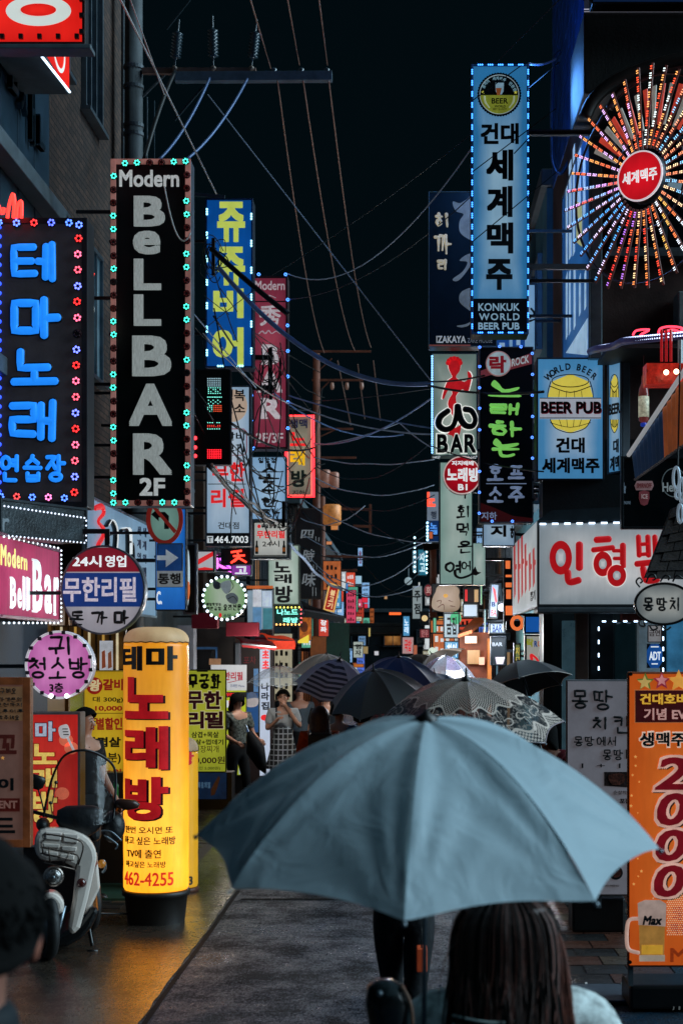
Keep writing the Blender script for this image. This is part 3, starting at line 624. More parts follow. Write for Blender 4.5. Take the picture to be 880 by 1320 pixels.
# blue neon lettered sign
NBLUE = M('#1f86f5', .4, var=.10, scale=10, emit=.95); s = Sign('vertical_sign', 'dark sign with glowing blue brush letters and red and blue bulbs', 'sign', -28, 281, 113, 654, 13.5, .3, face=M('#3f3b40', .55, .1, .3, 2.5, .15, emit=.16), cab=M('#2a2a30', .5, .4), frame=M('#3a3438', .4, .5), fw=.05)
s.brush('테', 14, 311, 74, 364, NBLUE, 9.5, 2, .014, 0, 0, gap=0, wob=.02, halo=INK, hw=1.35); s.brush('마', 14, 382, 78, 438, NBLUE, 10.5, 2, .014, 0, 0, gap=0, wob=.02, halo=INK, hw=1.35)
s.brush('노', 13, 449, 76, 497, NBLUE, 10, 2, .014, 0, 0, gap=0, wob=.02, halo=INK, hw=1.35); s.brush('래', 12, 514, 74, 571, NBLUE, 10, 2, .014, 0, 0, gap=0, wob=.02, halo=INK, hw=1.35)
s.brush('연습장', 0, 585, 88, 622, NBLUE, 5.6, 2, .012, 0, 0, gap=.1, wob=.01, halo=INK, hw=1.4)
bulbs(s, along(0, 288, 90, 288, 5)+[(103, 291)], 5.6, [LED('#4f7bff', 3), LED('#5a7cff', 3), LED('#ff3535', 2.2), LED('#5668ff', 3)], M('#1c1c2a', .4))
bulbs(s, along(102, 308, 97, 635, 17), 5.8, [LED('#ff3030', 2.2), LED('#ff6a8c', 2.4), LED('#ff5a70', 2.4), LED('#6a78ff', 3)], M('#2c1018', .4))
bulbs(s, along(2, 640, 84, 642, 5), 5.4, [LED('#4f7bff', 3), LED('#ff4a4a', 2), LED('#4f7bff', 3), LED('#ff80c0', 2.4)], M('#1c1c2a', .4))
s.ledrow([(0, 287), (0, 640)], 12, LED('#2a4cff', 2.5), .02)
# small neon bottle and ladder piece between the two big signs
t = empty('neon_tube_sign', 'little red and white neon cup hanging between the blue sign and the tall bar sign', 'neon sign', P(117, 420, 14.6))
for c, pts in (('#ff3a24', [(121, 352), (117, 372), (114, 396)]), ('#e8f4f0', [(114, 360), (120, 392), (119, 412), (114, 418), (113, 400)]), ('#e8c040', [(117, 384), (118, 404), (115, 414)])):
    q = [P(x, y, 14.6)-P(117, 420, 14.6) for x, y in pts]; MB().tube(catmull(q, 5), .012, 6).go('tube', LED(c, 1.8), t, True)
# BELL BAR
s = Sign('vertical_sign', 'tall black sign reading Modern Bell Bar in grey with green and red bulbs round it', 'sign', 143, 205, 246, 652, 15, .26, face=M('#0a0f10', .35, .2, .3, 3, .08, emit=.02), cab=M('#8c9298', .4, .5), frame=M('#b07a72', .5, .2, .35, 4, emit=.36), fw=.052, bracket=('l', .35, (.08, .35, .6, .85)))
GL = M('#9aa3a2', .45, .35, .25, 9, .1, emit=.6, streak=True)  # unlit grey letters given emission in place of ambient light on them
s.text('Modern', 154, 219, 231, 241, M('#c4cbcb', .4, .3, .2, 9, .1, emit=.55), .035)
for ch, a in (('B', (173, 253, 213, 292)), ('e', (172, 298, 207, 328)), ('L', (173, 334, 208, 374)), ('L', (173, 380, 208, 420)), ('B', (171, 433, 221, 485)), ('A', (167, 495, 222, 549)), ('R', (172, 559, 222, 612))): s.text(ch, *a, GL, .045, t=.02)
s.text('2F', 180, 616, 213, 639, M('#c4cbcb', .4, .3, .2, 9, .1, emit=.55), .045)
CY_, RD_ = LED('#3fe0c0', 3), M('#5e1512', .4, emit=.15); sk = M('#241414', .4)
bulbs(s, along(162, 211, 240, 209, 6), 4.6, [CY_, CY_, RD_, RD_, CY_, CY_], sk)
bulbs(s, [(147, y) for y in range(228, 640, 17)], 4.6, [CY_ if (k//2) % 2 == 0 else RD_ for k in range(1, 27)], sk)
bulbs(s, [(241, y) for y in range(226, 640, 17)], 4.6, [RD_ if (k//2) % 2 == 0 else CY_ for k in range(26)], sk)
bulbs(s, along(147, 648, 241, 648, 7), 4.6, [CY_, CY_, RD_, RD_, CY_, CY_, RD_], sk)
# dark boxes over the pink sign
s = Sign('sign_box', 'unlit black box sign with scuffed face above the pink sign', 'sign', 0, 655, 112, 700, 13.2, .3, yaw=62, ax=110, face=M('#2c3438', .3, .3, .7, 5, .3), cab=BLACK, frame=DMET)
s.ledrow([(2, 652), (110, 668)], 7, LED('#dbe9ff', 1.8), .008); s.ledrow([(110, 668), (110, 700)], 7, LED('#dbe9ff', 1.8), .008); s.ledrow([(2, 690), (110, 700)], 7, LED('#dbe9ff', 1.6), .008)
s.text('r', 2, 668, 12, 684, M('#7a8288', .4), .03)
# pink sign
PK = Sign('wall_sign', 'pink sign reading Modern Bell Bar flat along the wall with a border of white lamps', 'sign', -40, 708, 77, 803, 14.2, .35, yaw=90, ax=76.5, face=PANEL('#cc3c72', .85, edge='#ae2c5e', var=.2, base=.10, rough=.7), cab=M('#30202a', .5), frame=M('#6a2340', .4, .2), fw=.03)
s = PK
def serif(s, ch, x0, y0, x1, y1, mat, th, ly=2):
    s.text(ch, x0, y0, x1, y1, mat, .035, ly)
    if ch in 'BMndrl': 
        w_ = (x1-x0)
        for yy in ((y0, y1) if ch in 'BMl' else (y1,)): s.panel(x0-w_*.12, yy-th, x0+w_*.45, yy+th, mat, 'serif', ly)
YG = LIT('#d8d080', .85)
for i, (ch, a) in enumerate(zip('Modern', ((1, 702, 8, 729), (9.5, 712, 14, 731), (15.5, 707, 20, 732), (21.5, 716, 25.5, 733), (27, 718, 30, 734), (31, 720, 35, 735)))): s.text(ch, *a, YG, .03)
for ch, a in (('B', (13, 745, 20, 783)), ('e', (22, 758, 27, 784)), ('l', (29, 744, 32, 785)), ('l', (34, 745, 38, 786)), ('B', (42, 722, 54, 788)), ('a', (57, 741, 66, 791)), ('r', (69, 744, 75, 792))): serif(s, ch, *a, WHT, 1.4)
s.ledrow([(0, 691), (76, 707)], 22, LED('#e8f4ff', 2), .010); s.ledrow([(0, 803), (76, 803)], 22, LED('#e8f4ff', 2), .010); s.ledrow([(77.5, 707), (77.5, 803)], 5.5, LED('#e8f4ff', 2), .010)
# round hanging sign
s = Sign('round_sign', 'round sign in red blue and white bands hanging in front of the pink sign', 'sign', 79, 703, 187, 818, 13.0, .16, shape='disc', face=PANEL('#b9b6bf', .62, edge='#9d9ca6'), cab=STEEL, frame=STEEL, fw=.014)
def chord(y0, y1): # disc band
    q = []
    for k in range(17): y = y0+(y1-y0)*k/16; h = math.sqrt(max(0, 1-((y-760.5)/55.5)**2))*52; q.append((133+h, y))
    return q+[(266-x, y) for x, y in reversed(q)]
s.poly(chord(706, 737), PANEL('#8e1f30', .55)); s.poly(chord(738.5, 782), PANEL('#173a80', .6))
s.text('24시', 94, 716, 131, 731, WHT, .03, 2); s.text('영업', 136, 716, 163, 731, WHT, .03, 2); s.text('무한리필', 82, 744, 176, 776, M('#cfc6d4', .4, emit=.6), .035, 2)
for k, x in enumerate((90, 118, 147)): s.brush('돈가마'[k], x, 787, x+20, 806, INK, 3.2, 1, gap=0, taper=.4, wob=.06)
MB().box(-.02, .02, .17, .2, s.H*.9, s.H*1.15).box(-1.2, .02, .17, .2, s.H*1.15, s.H*1.15+.04).go('bracket', BLACK, s.root)
# pink round sign
s = Sign('round_sign', 'small round pink lamp sign with three lines of black lettering at the scooter', 'sign', 33, 813, 120, 901, 12.2, .14, shape='disc', face=PANEL('#d887c4', .85, edge='#b35a9e', var=.12), cab=M('#d8d4dc', .4), frame=M('#e6e2ea', .4, emit=.5), fw=.018)
s.brush('귀', 62, 820, 94, 845, INK, 3.8, 1, gap=0, taper=.1); s.brush('청소방', 37, 847, 115, 875, INK, 3.3, 1, gap=.08, taper=.1); s.text('3층', 64, 880, 82, 893, INK, .04)
for k in range(16): a = 2*PI*k/16+.15; p = s.L(76.5+41.5*math.cos(a), 857+42*math.sin(a)); MB().box(p[0]-.014, p[0]+.014, -.022, -.001, p[1]-.014, p[1]+.014).go('clip', M('#3a3438', .5), s.root)
for x, y in ((67, 897), (87, 897)): p = s.L(x, y); MB().ball((p[0], -.02, p[1]), .018, n=8, m=6).go('lamp', LED('#f4f4ff', 5), s.root)
# building sign with raised letters along the wall
s = Sign('wall_sign', 'pale blue lit wall sign with raised red and black letters along the left shops', 'sign', 111, 680, 201.5, 797, 21.0, .05, yaw=90, ax=201, face=PANEL('#9dc0da', .6, edge='#7da6c6', var=.12, base=.2), cab=M('#6c8596', .5, .2), frame=M('#7890a0', .4, .3), fw=.03)
for pts in ([(120, 655), (129, 653), (131, 662), (124, 672), (131, 682), (130, 692), (124, 703), (123, 716)], ): s.strokes([pts], REDL, 5.5, 6, .02, .2, .0, 'letter')
s.strokes([[(134, 678), (139, 671), (144, 678), (146, 690), (145, 706)], [(136, 690), (142, 688)]], M('#17242c', .4), 3, 6, .03, 0, 0, 'letter'); s.strokes([[(135, 677), (140, 670), (145, 677), (147, 690), (146, 706)]], WHT, 1, 8, .03, 0, 0, 'letter_edge')
s.strokes([[(153, 684), (161, 684), (162, 714)], [(162, 698), (168, 702), (169, 722)]], M('#17242c', .4), 3, 6, .03, 0, 0, 'letter'); s.strokes([[(155, 681), (164, 683), (165, 714)]], WHT, 1, 8, .03, 0, 0, 'letter_edge')
for x, y0 in ((177, 678), (184, 680)):
    for k in range(4): s.text('세계의맥'[k], x, y0+k*17, x+4.5, y0+12+k*17, M('#1c3a5c', .5), .04)
# no left turn + one way
s = Sign('traffic_sign', 'round no left turn traffic sign with pale green face behind the tall black sign', 'traffic sign', 189, 637, 236, 702, 16.6, .03, shape='disc', face=PANEL('#8fc0b4', .42, edge='#7aa89c'), cab=STEEL, frame=M('#a03028', .4, emit=.28), fw=.045)
s.poly([(195, 663), (205, 655), (205, 660), (213, 660), (218, 665), (218, 682), (212, 682), (212, 668), (205, 667), (205, 672)], INK, 'arrow', 2); s.poly([(197, 655), (200, 652), (228, 684), (225, 688)], M('#a03028', .4, emit=.28), 'slash_bar', 3)
s = Sign('traffic_sign', 'blue one way traffic sign with white arrow and a white plate under it', 'traffic sign', 202, 700, 236, 757, 16.5, .03, face=M('#1d4f93', .4, emit=.3), cab=STEEL)
s.poly([(202.5, 716), (214, 716), (214, 708), (230, 719), (214, 731), (214, 722), (202.5, 722)], M('#b9c8d4', .4, emit=.35), 'arrow'); s.panel(202.5, 736, 235.5, 756.5, M('#a9b4ba', .4, emit=.3), 'plate'); s.text('통행', 204, 739, 233, 753, INK, .04, 2)
s = Sign('sign_box', 'plain bright blue lit box below the one way sign', 'sign', 200, 655, 240, 787, 17.2, .15, face=PANEL('#2f86e0', .7, edge='#1c66c0'), cab=GREYP)
s.text('C.', 202, 762, 209, 779, WHT, .04)
s = Sign('sign_box', 'narrow black sign with orange and white fish shape beside the blue box', 'sign', 236, 700, 254, 792, 17.4, .12, face=M('#10161a', .4), cab=GREYP, frame=STEEL)
s.poly([(241, 708), (244, 716), (245, 745), (243, 778), (240, 782), (237.5, 770), (237, 730)], LIT('#c8dfe8', .8), 'fish', 1, 3); s.poly([(239, 752), (244, 750), (245, 765), (242, 775), (239, 768)], LIT('#e07848', .8), 'tail', 2, 2)
# blue and yellow
s = Sign('vertical_sign', 'bright blue sign with four yellow stacked letters and white corner lamps', 'sign', 265, 256, 326, 474, 19.5, .3, face=PANEL('#0a5cb4', .62, edge='#0850a0', var=.1), cab=M('#1d2a38', .5), frame=M('#234a78', .4), fw=.02)
YL = M('#c9d860', .45, var=.12, scale=2, emit=.72)
for ch, a in zip('쥬쥬비어', ((280, 260, 316, 312), (280, 318, 316, 368), (275, 372, 314, 410), (274, 422, 314, 471))): s.text(ch, *a, YL, .07)
s.ledrow([(267, 258), (267, 470)], 32, LED('#8fe4f4', 3.5), .014, 1); s.ledrow([(324, 262), (324, 470)], 32, LED('#8fe4f4', 3.5), .014, 1); s.ledrow([(272, 472), (322, 472)], 28, LED('#8fe4f4', 3.5), .014, 1)
# pink-red Modern BAR
s = Sign('vertical_sign', 'dusty red sign reading Modern and BAR with blue corner lamps', 'sign', 325, 356, 371, 579, 22, .3, face=PANEL('#b04a5e', .55, edge='#8a3248', mid=-.1, var=.2), cab=M('#2a1a1e', .5), frame=M('#3a1a22', .5), fw=.03)
s.text('Modern', 329, 362, 367, 374, M('#c8b8bc', .4, emit=.5), .02); s.panel(327, 388, 369, 389.5, M('#20181a'), 'seam'); s.text('秀', 334, 393, 362, 420, M('#c8bcc0', .4, emit=.55), .03)
s.strokes([[(334, 430), (338, 427), (342, 430), (346, 426), (350, 430), (356, 427), (361, 430)]], M('#c0a8b0', .4, emit=.4), 1.6); s.strokes([[(340, 384), (347, 381), (355, 384)]], M('#c0a8b0', .4, emit=.4), 1.6)
for ch, a in (('B', (337, 444, 360, 470)), ('A', (333, 478, 364, 506)), ('R', (336, 513, 363, 540))): s.text(ch, *a, M('#d2c8cc', .4, emit=.55), .05); s.panel(a[0]-2, a[3]-2, a[0]+9, a[3], M('#d2c8cc', .4, emit=.55), 'serif')
s.text('2F/3F', 330, 558, 365, 571, M('#c8bcc0', .4, emit=.5), .03)
bulbs(s, [(334, 354), (368, 354)]+[(371, 387+33*k) for k in range(6)]+[(324.5, 378+33*k) for k in range(6)]+[(327, 578)], 2.6, [LED('#4a8cff', 4)], M('#12203c'))
# led board
s = Sign('led_board', 'black dot matrix board with green figures and a red block at the bottom', 'display board', 250, 476, 297, 599, 17.3, .16, face=M('#0a1010', .35, .2, .4, 90, .4), cab=BLACK, frame=DMET, fw=.02)
GR, RD = LED('#7ff0dc', 2.6), LED('#ff2230', 2.8)
def dots(s, cols, rows, x0, y0, dx, dy, mat, r=.0052, mask=None):
    m = MB(); 
    for i in range(cols):
        for j in range(rows):
            if mask and not mask(i, j): continue
            p = s.L(x0+i*dx, y0+j*dy); m.ball((p[0], -.006, p[1]), r, n=5, m=3)
    m.go('led_dots', mat, s.root, kind='stuff')
dots(s, 8, 5, 268, 488, 2.3, 2.4, LED('#a8ccd8', 1.6)); dots(s, 6, 4, 269, 500, 3, 2.4, GR, mask=lambda i, j: (i*j) % 3 != 1)
dots(s, 9, 1, 268, 512, 2.2, 2, GR); dots(s, 6, 3, 269, 516, 3, 2.2, GR, mask=lambda i, j: (i+j) % 2 == 0); dots(s, 3, 4, 268, 523, 2.6, 2.4, GR); dots(s, 5, 4, 276, 523, 2.3, 2.4, LED('#e05030', 2.4))
dots(s, 6, 1, 268, 545, 3, 2, GR); dots(s, 7, 2, 268, 548.5, 2.6, 1.8, LED('#e03a30', 2.2)); dots(s, 6, 1, 268, 553, 3, 2, GR)
dots(s, 8, 6, 268, 580, 2.4, 2.1, RD, .0068)
dots(s, 14, 44, 253, 480, 3, 2.6, M('#24383a', .4), .003)
for y in (565, 577, 588): p = s.L(252, y); MB().ball((p[0], -.02, p[1]), .022, n=8, m=6).go('lamp', LED('#ff3038', 4), s.root)
# white tall meat sign
s = Sign('vertical_sign', 'tall white sign with red lettering and phone number 464.7003 on a black foot', 'sign', 265, 497, 323, 704, 19.0, .26, face=PANEL('#bccfe0', .72, edge='#90aec8', var=.08), cab=M('#3a4650', .5), frame=M('#55626c', .4, .3), fw=.02)
s.disc(300, 523, 19, 21, PANEL('#cdb5a0', .62)); s.text('행복', 287, 502, 316, 517, INK, .03, 2); s.text('한소', 287, 520, 316, 533, INK, .03, 2)
s.strokes([[(288, 553), (314, 553), (318, 557), (318, 583), (314, 587), (288, 587)]], REDP, 1, 2, sub=1); s.text('갈비', 290, 557, 315, 568, INK, .03, 2); s.text('고기', 290, 572, 315, 583, INK, .03, 2)
s.text('무한', 274, 596, 316, 621, REDL, .05); s.panel(268, 623.5, 317, 624.5, INK); s.text('리필', 272, 630, 315, 654, REDL, .05); s.text('건대점', 281, 673, 308, 682, INK, .02)
s.panel(266, 687, 322, 703, M('#0f1b22', .4)); s.panel(267, 691, 275, 700, SOFTW, ly=2); s.text('T', 268.5, 692.5, 273.5, 699, INK, .03, 3); s.text('464.7003', 277, 691, 320, 700, WHT, .02, 2)
# soju sign
s = Sign('vertical_sign', 'pale blue sign with brushed black letters for a soju bar', 'sign', 323, 588, 369, 672, 22.4, .22, face=PANEL('#a8cbe8', .62, edge='#86b2da', var=.08), cab=M('#2c3c4a', .5), frame=M('#3c5060', .4), fw=.018)
s.brush('임창정', 333, 590, 357, 597, INK, 1.3, gap=.1); s.brush('소', 333, 598, 362, 618, INK, 3.4, gap=0, taper=.5, wob=.05); s.brush('주', 337, 620, 356, 639, INK, 3, gap=0, taper=.5, wob=.05); s.brush('한', 337, 641, 358, 654, INK, 2.6, gap=0, taper=.4, wob=.05); s.brush('잔', 336, 656, 360, 671, INK, 2.8, gap=0, taper=.4, wob=.05)
# red neon bordered noraebang
s = Sign('vertical_sign', 'pale sign with a red neon border and blue red yellow and green letters', 'sign', 369, 535, 404, 641, 26.5, .3, face=PANEL('#a9a890', .5, edge='#6d7468', var=.15), cab=M('#2a1414', .5))
q = [s.L(*p) for p in ((369, 536), (403.5, 536), (404, 641), (369, 641))]; MB().tube([(a, -.05, b) for a, b in q], .028, 6, closed=True).go('neon_tube', LED('#ff2f38', 2.6), s.root)
MB().tube([(a*.9, -.05, b*.97+.03) for a, b in q], .014, 6, closed=True).go('neon_tube', LED('#ff5a50', 2.2), s.root)
s.text('생맥', 373, 540, 396, 552, M('#1d3c7c', .4), .04); s.text('노', 374, 557, 394, 575, REDL, .06); s.text('래', 374, 580, 393, 600, LIT('#d8b018', .8), .06); s.text('방', 375, 606, 395, 628, M('#12362e', .4), .06); s.text('지하', 377, 632, 393, 638, INK, .02)
# framed menu box 24h
s = Sign('sign_box', 'square white sign in a thick metal frame with two bottles and 24시', 'sign', 323, 669, 374, 721, 20.4, .2, face=PANEL('#d0d2cc', .68, edge='#b0b4b0'), cab=STEEL, frame=M('#9aa4a8', .35, .7), fw=.042)
for x0, y0, x1, y1 in ((327, 673, 328, 716), (369.5, 673, 370.5, 716), (327, 673, 370, 674), (327, 715.5, 370, 716.5)): s.panel(x0, y0, x1, y1, INK, 'frame_line', 2)
s.brush('무궁화생고기', 337, 676, 367, 681, INK, 1.1); s.disc(334, 678.5, 2.2, 2.4, REDL, 'flower', 1, 10); s.text('무한리필', 331, 684, 367, 694, REDL, .05); s.text('24시', 338, 697, 360, 705, INK, .01)
for x in (331, 366): s.poly([(x-1, 697), (x+1, 697), (x+1, 702), (x+2, 705), (x+2, 714), (x-2, 714), (x-2, 705), (x-1, 702)], M('#2a3024', .3), 'bottle', 1); s.panel(x-1.9, 706, x+1.9, 711, M('#c87030', .4, emit=.3), 'bottle_label', 2)
# tall white noraebang
s = Sign('vertical_sign', 'white vertical karaoke sign with black letters above a green lamp board', 'sign', 345, 702, 386, 780, 24.5, .25, face=PANEL('#c4d2c8', .68, edge='#98b0a2'), cab=M('#42504a', .5), frame=M('#5c6c64', .4, .3), fw=.02)
s.text('l', 364, 704, 371, 722, REDL, .07); s.text('노', 353, 724, 374, 738, INK, .05); s.text('래', 354, 740, 376, 752, INK, .05); s.text('방', 355, 755, 377, 777, INK, .05)
s = Sign('led_board', 'green glowing lamp board with scrolling letters under the white karaoke sign', 'display board', 353, 781, 389, 808, 24.6, .2, face=M('#0c3a34', .4, emit=.25), cab=BLACK, frame=DMET)
s.text('나노드', 357, 785, 384, 793, LED('#8af0e0', 1.5), .03); s.text('래방', 365, 796, 384, 803, LED('#8af0e0', 1.5), .03); s.ledrow([(354, 805), (388, 805)], 5, LED('#ffb060', 3), .016); s.ledrow([(354, 783), (388, 783)], 5, LED('#f0e060', 3), .014); s.ledrow([(388, 783), (388, 805)], 5, LED('#f06060', 3), .014)
# black sign with chinese characters
s = Sign('vertical_sign', 'large black sign with faint white brushed characters on the left', 'sign', 380, 655, 414, 772, 28, .3, face=M('#0b1013', .4, emit=.05), cab=BLACK, frame=M('#3a2c26', .5), fw=.02)
for ch, a in (('四', (388, 683, 404, 694)), ('時', (391, 708, 405, 724)), ('味', (390, 738, 407, 756))): s.text(ch, *a, M('#8f979c', .4, emit=.35), .02, big=False, shear=.15)
s.strokes([[(407, 692), (407, 697)], [(411, 693), (411, 698)], [(404, 728), (404, 734)], [(408, 727), (408, 734)], [(403, 757), (403, 768)], [(407, 758), (407, 768)]], M('#8f979c', .4, emit=.3), 1, taper=.1)
# green round sign
s = Sign('round_sign', 'round pale green lamp sign with grey sketch and white lamp rim over the awnings', 'sign', 261, 743, 318, 799, 20, .16, shape='disc', face=PANEL('#b8c8b4', .68, edge='#7fa872', mid=-.1), cab=M('#9fb0a0', .4), frame=M('#2c3c34', .4), fw=.02)
s.poly([(275, 748), (284, 752), (283, 759), (276, 758)], M('#5a6468', .5), 'leaf', 1, 3); s.poly([(284, 752), (296, 748), (298, 758), (292, 766), (285, 758)], M('#a4b2b6', .5, emit=.3), 'leaf', 1, 3); s.poly([(291, 768), (300, 764), (307, 770), (305, 778), (296, 777)], M('#8f9ca0', .5, emit=.2), 'leaf', 1, 3)
s.strokes([[(297, 748), (301, 756), (295, 764)], [(294, 772), (301, 769), (306, 775)]], INK, .8)
s.brush('매일맛있는', 266, 777, 286, 781, INK, .8); s.brush('매운곱창', 266, 782, 286, 787, INK, .8); s.brush('요리전문', 288, 779, 312, 787, INK, 1.2); s.text('소담', 288, 791, 298, 796, M('#2a4a8c'), .03); s.disc(284, 793, 2, 3, REDL, 'emblem', 1, 8)
s.ledrow([(289.5+28*math.cos(a*PI/12), 771+28*math.sin(a*PI/12)) for a in range(25)], 6, LED('#dff0ff', 3), .020)
# wedge red/white sign, purple sign, neon
s = Sign('sign_box', 'white lit box with a red slanted stripe between the fish sign and the neon', 'sign', 253, 709, 277, 737, 19.4, .2, face=PANEL('#c9ccd2', .62), cab=GREYP, frame=GREYP)
s.poly([(254, 722), (276, 710), (276, 716), (254, 729)], REDL); s.poly([(254, 733), (264, 731), (276, 733), (276, 736.5), (254, 736.5)], REDL)
s = Sign('neon_tube_sign', 'black box with glowing red neon character above the purple sign', 'neon sign', 285, 707, 325, 728, 20.8, .2, face=M('#160c0e', .4), cab=BLACK, frame=DMET)
for pts in ([(298, 712), (312, 710)], [(301, 717), (316, 716)], [(305, 710), (309, 718), (302, 724)], [(306, 718), (318, 725)], [(308, 718), (298, 726)]): q = [s.L(*p) for p in pts]; MB().tube([(a, -.03, b) for a, b in q], .014, 5).go('neon_tube', LED('#ff3a2a', 3), s.root)
s = Sign('sign_box', 'small purple lit sign with white letter under the neon character', 'sign', 298, 728, 324, 742, 21, .2, face=PANEL('#9a3fb0', .7), cab=GREYP)
s.text('고', 303, 730, 319, 740, WHT, .06)
s = Sign('sign_box', 'magenta lamp strip sign behind the red striped box', 'sign', 277, 712, 300, 738, 22, .2, yaw=70, face=M('#381430', .4, emit=.2), cab=GREYP)
s.ledrow([(279, 716), (279, 736)], 3, LED('#e860e0', 3), .02); s.ledrow([(283, 720), (298, 734)], 3, LED('#c060e0', 2), .02); s.ledrow([(280, 728), (298, 737)], 3, LED('#e860e0', 2), .02)
# ================================================================ signs on the right
BL = LED('#3f86ff', 4.5)
# tall blue beer sign
s = Sign('vertical_sign', 'tall pale blue sign with a round beer badge and a border of blue lamps', 'sign', 607, 83, 681, 431, 15, .28, face=PANEL('#9cc4dc', .62, edge='#2f7cb4', mid=-.18, var=.08), cab=M('#16283a', .5), frame=M('#143a6c', .4, emit=.2), fw=.02)
BL2 = LED('#3a8cff', 4)
for q in ([(608, 86), (608, 428)], [(680, 86), (680, 428)]): s.ledrow(q, 14.2, BL2, .0085, 1)
for q in ([(612, 84), (677, 84)], [(612, 429), (677, 429)]): s.ledrow(q, 14.2, BL2, .0085, 1)
s.poly([(643+(27.5+(1.2 if k % 2 else 0))*math.cos(2*PI*k/96), 122+(27.5+(1.2 if k % 2 else 0))*math.sin(2*PI*k/96)) for k in range(96)], M('#0c151a', .4), 'badge')
s.poly([(643+24*math.cos(PI*k/24), 123+24*math.sin(PI*k/24)) for k in range(25)], M('#9aa63a', .4, emit=.4), 'badge_half', 2)
s.ring(643, 122, 25.5, 25.5, .9, M('#a8bcc4', .4, emit=.5), 'badge_ring', 2, 48)
s.text('BEER', 633, 127, 654, 134, INK, .03, 3); s.text('WORLD', 637, 136, 651, 139, INK, .02, 3, big=False); s.text('BEST QUALITY', 635, 140, 653, 142.5, INK, .0, 3, big=False)
s.poly([(638, 107), (649, 107), (648.5, 118), (646, 122), (641, 122), (638.5, 118)], M('#8fb4c8', .4, emit=.5), 'glass', 2); s.poly([(638.5, 114), (646, 114), (644, 123), (640, 123)], M('#a05a30', .4, emit=.4), 'beer', 3)
for sx in (-1, 1):
    s.poly([(643+sx*21+r_*math.sin(a), 119.5-r_*math.cos(a)) for k in range(10) for a in [PI*k/5] for r_ in [2.4 if k % 2 == 0 else 1]], LIT('#c8c850', .7), 'star', 3)
    s.strokes([[(643+sx*19, 125), (643+sx*18, 132), (643+sx*13, 139)]], M('#b8c8a8', .4, emit=.5), 2.2, 3)
for k, ch in enumerate('품격의 세계맥주 전문점'):
    if ch != ' ':
        a = math.radians(-64+128*k/11); x, y = 643+20.5*math.sin(a), 122-20.5*math.cos(a); m_, b_, _ = glyph(ch, .02); p = s.L(x, y); q = .036
        link('letter', m_, M('#7fa8b8', .4, emit=.5), s.root, (p[0]-q*.5*math.cos(a)-q*.4*math.sin(a)*0, -.012, p[1]-q*.4), (0, a*1., 0), (q, .004, q))
DK = M('#10202c', .5)
for ch, a in (('건', (619, 159, 642, 186)), ('대', (645, 159, 668, 186)), ('세', (626, 193, 661, 233)), ('계', (627, 240, 660, 280)), ('맥', (627, 287, 661, 327)), ('주', (626, 334, 660, 374))): s.text(ch, *a, DK, .06, 2)
s.panel(608, 385, 680, 429, M('#0c1c2c', .4), 'foot_panel'); KT = M('#8fb4cc', .4, emit=.55)
s.text('KONKUK', 616, 391, 669, 401, KT, .02, 2); s.text('WORLD', 617, 404, 669, 413, KT, .02, 2, track=.12); s.text('BEER PUB', 616, 416, 669, 425, KT, .03, 2)
for z in (.25, .75): MB().box(s.W/2, s.W/2+.75, .08, .13, z*s.H, z*s.H+.05).go('bracket', GREYP, s.root)
# izakaya
s = Sign('vertical_sign', 'black izakaya sign with cream brush letters half hidden by the tall blue sign', 'sign', 552, 247, 640, 447, 16.8, .24, face=M('#0c1e28', .4, emit=.06), cab=BLACK, frame=M('#44606e', .4, emit=.15), fw=.008)
CR = M('#c8bfa4', .5, emit=.5); CG = M('#7c8a90', .5, emit=.35, var=.4, scale=3)
s.brush('히', 560, 274, 579, 295, CR, 3.4, gap=0, taper=.4, wob=.06); s.brush('까', 559, 301, 582, 328, CR, 3.6, gap=0, taper=.4, wob=.05); s.brush('리', 563, 334, 577, 349, CR, 3.4, gap=0, taper=.3, wob=.05)
s.poly([(583, 260), (592, 262), (600, 258), (608, 256), (609, 305), (600, 306), (592, 298), (592, 285), (597, 276), (587, 272)], CG, 'brush_mark', 1, 4)
s.poly([(592, 336), (600, 329), (609, 327), (608, 338), (601, 350), (590, 362), (583, 360), (596, 350), (602, 338)], CG, 'brush_mark', 1, 4)
s.poly([(592, 380), (598, 374), (609, 373), (609, 400), (599, 396), (592, 389)], CG, 'brush_mark', 1, 4); s.poly([(588, 420), (600, 418), (609, 413), (603, 420), (594, 422)], CG, 'brush_mark', 1, 3)
s.text('IZAKAYA', 562, 433, 600, 442, M('#b4bcc0', .4, emit=.5), .03); s.text('ZAKE HOUSE', 602, 436, 634, 442, M('#7c868c', .4, emit=.35), .0); s.panel(553, 444.5, 606, 446.5, M('#a05a50', .5, emit=.3), 'lower_rim', 3)
# blue white sign behind
s = Sign('vertical_sign', 'pale blue sign seen only at the edges behind the tall blue sign', 'sign', 620, 366, 690, 452, 18.2, .24, face=PANEL('#9cc0dc', .62, edge='#7aa8cc'), cab=M('#2c4456', .5))
s.panel(637, 437, 656, 450, M('#1c54a0', .4, emit=.4), 'letter'); s.panel(660, 437, 676, 450, M('#1c54a0', .4, emit=.4), 'letter'); s.panel(643, 442, 650, 452, PANEL('#9cc0dc', .62), 'letter_gap', 2); s.panel(665, 437, 670, 445, PANEL('#9cc0dc', .62), 'letter_gap', 2)
s.strokes([[(684, 398), (688, 404), (683, 410)], [(682, 414), (688, 412)]], INK, 2.5)
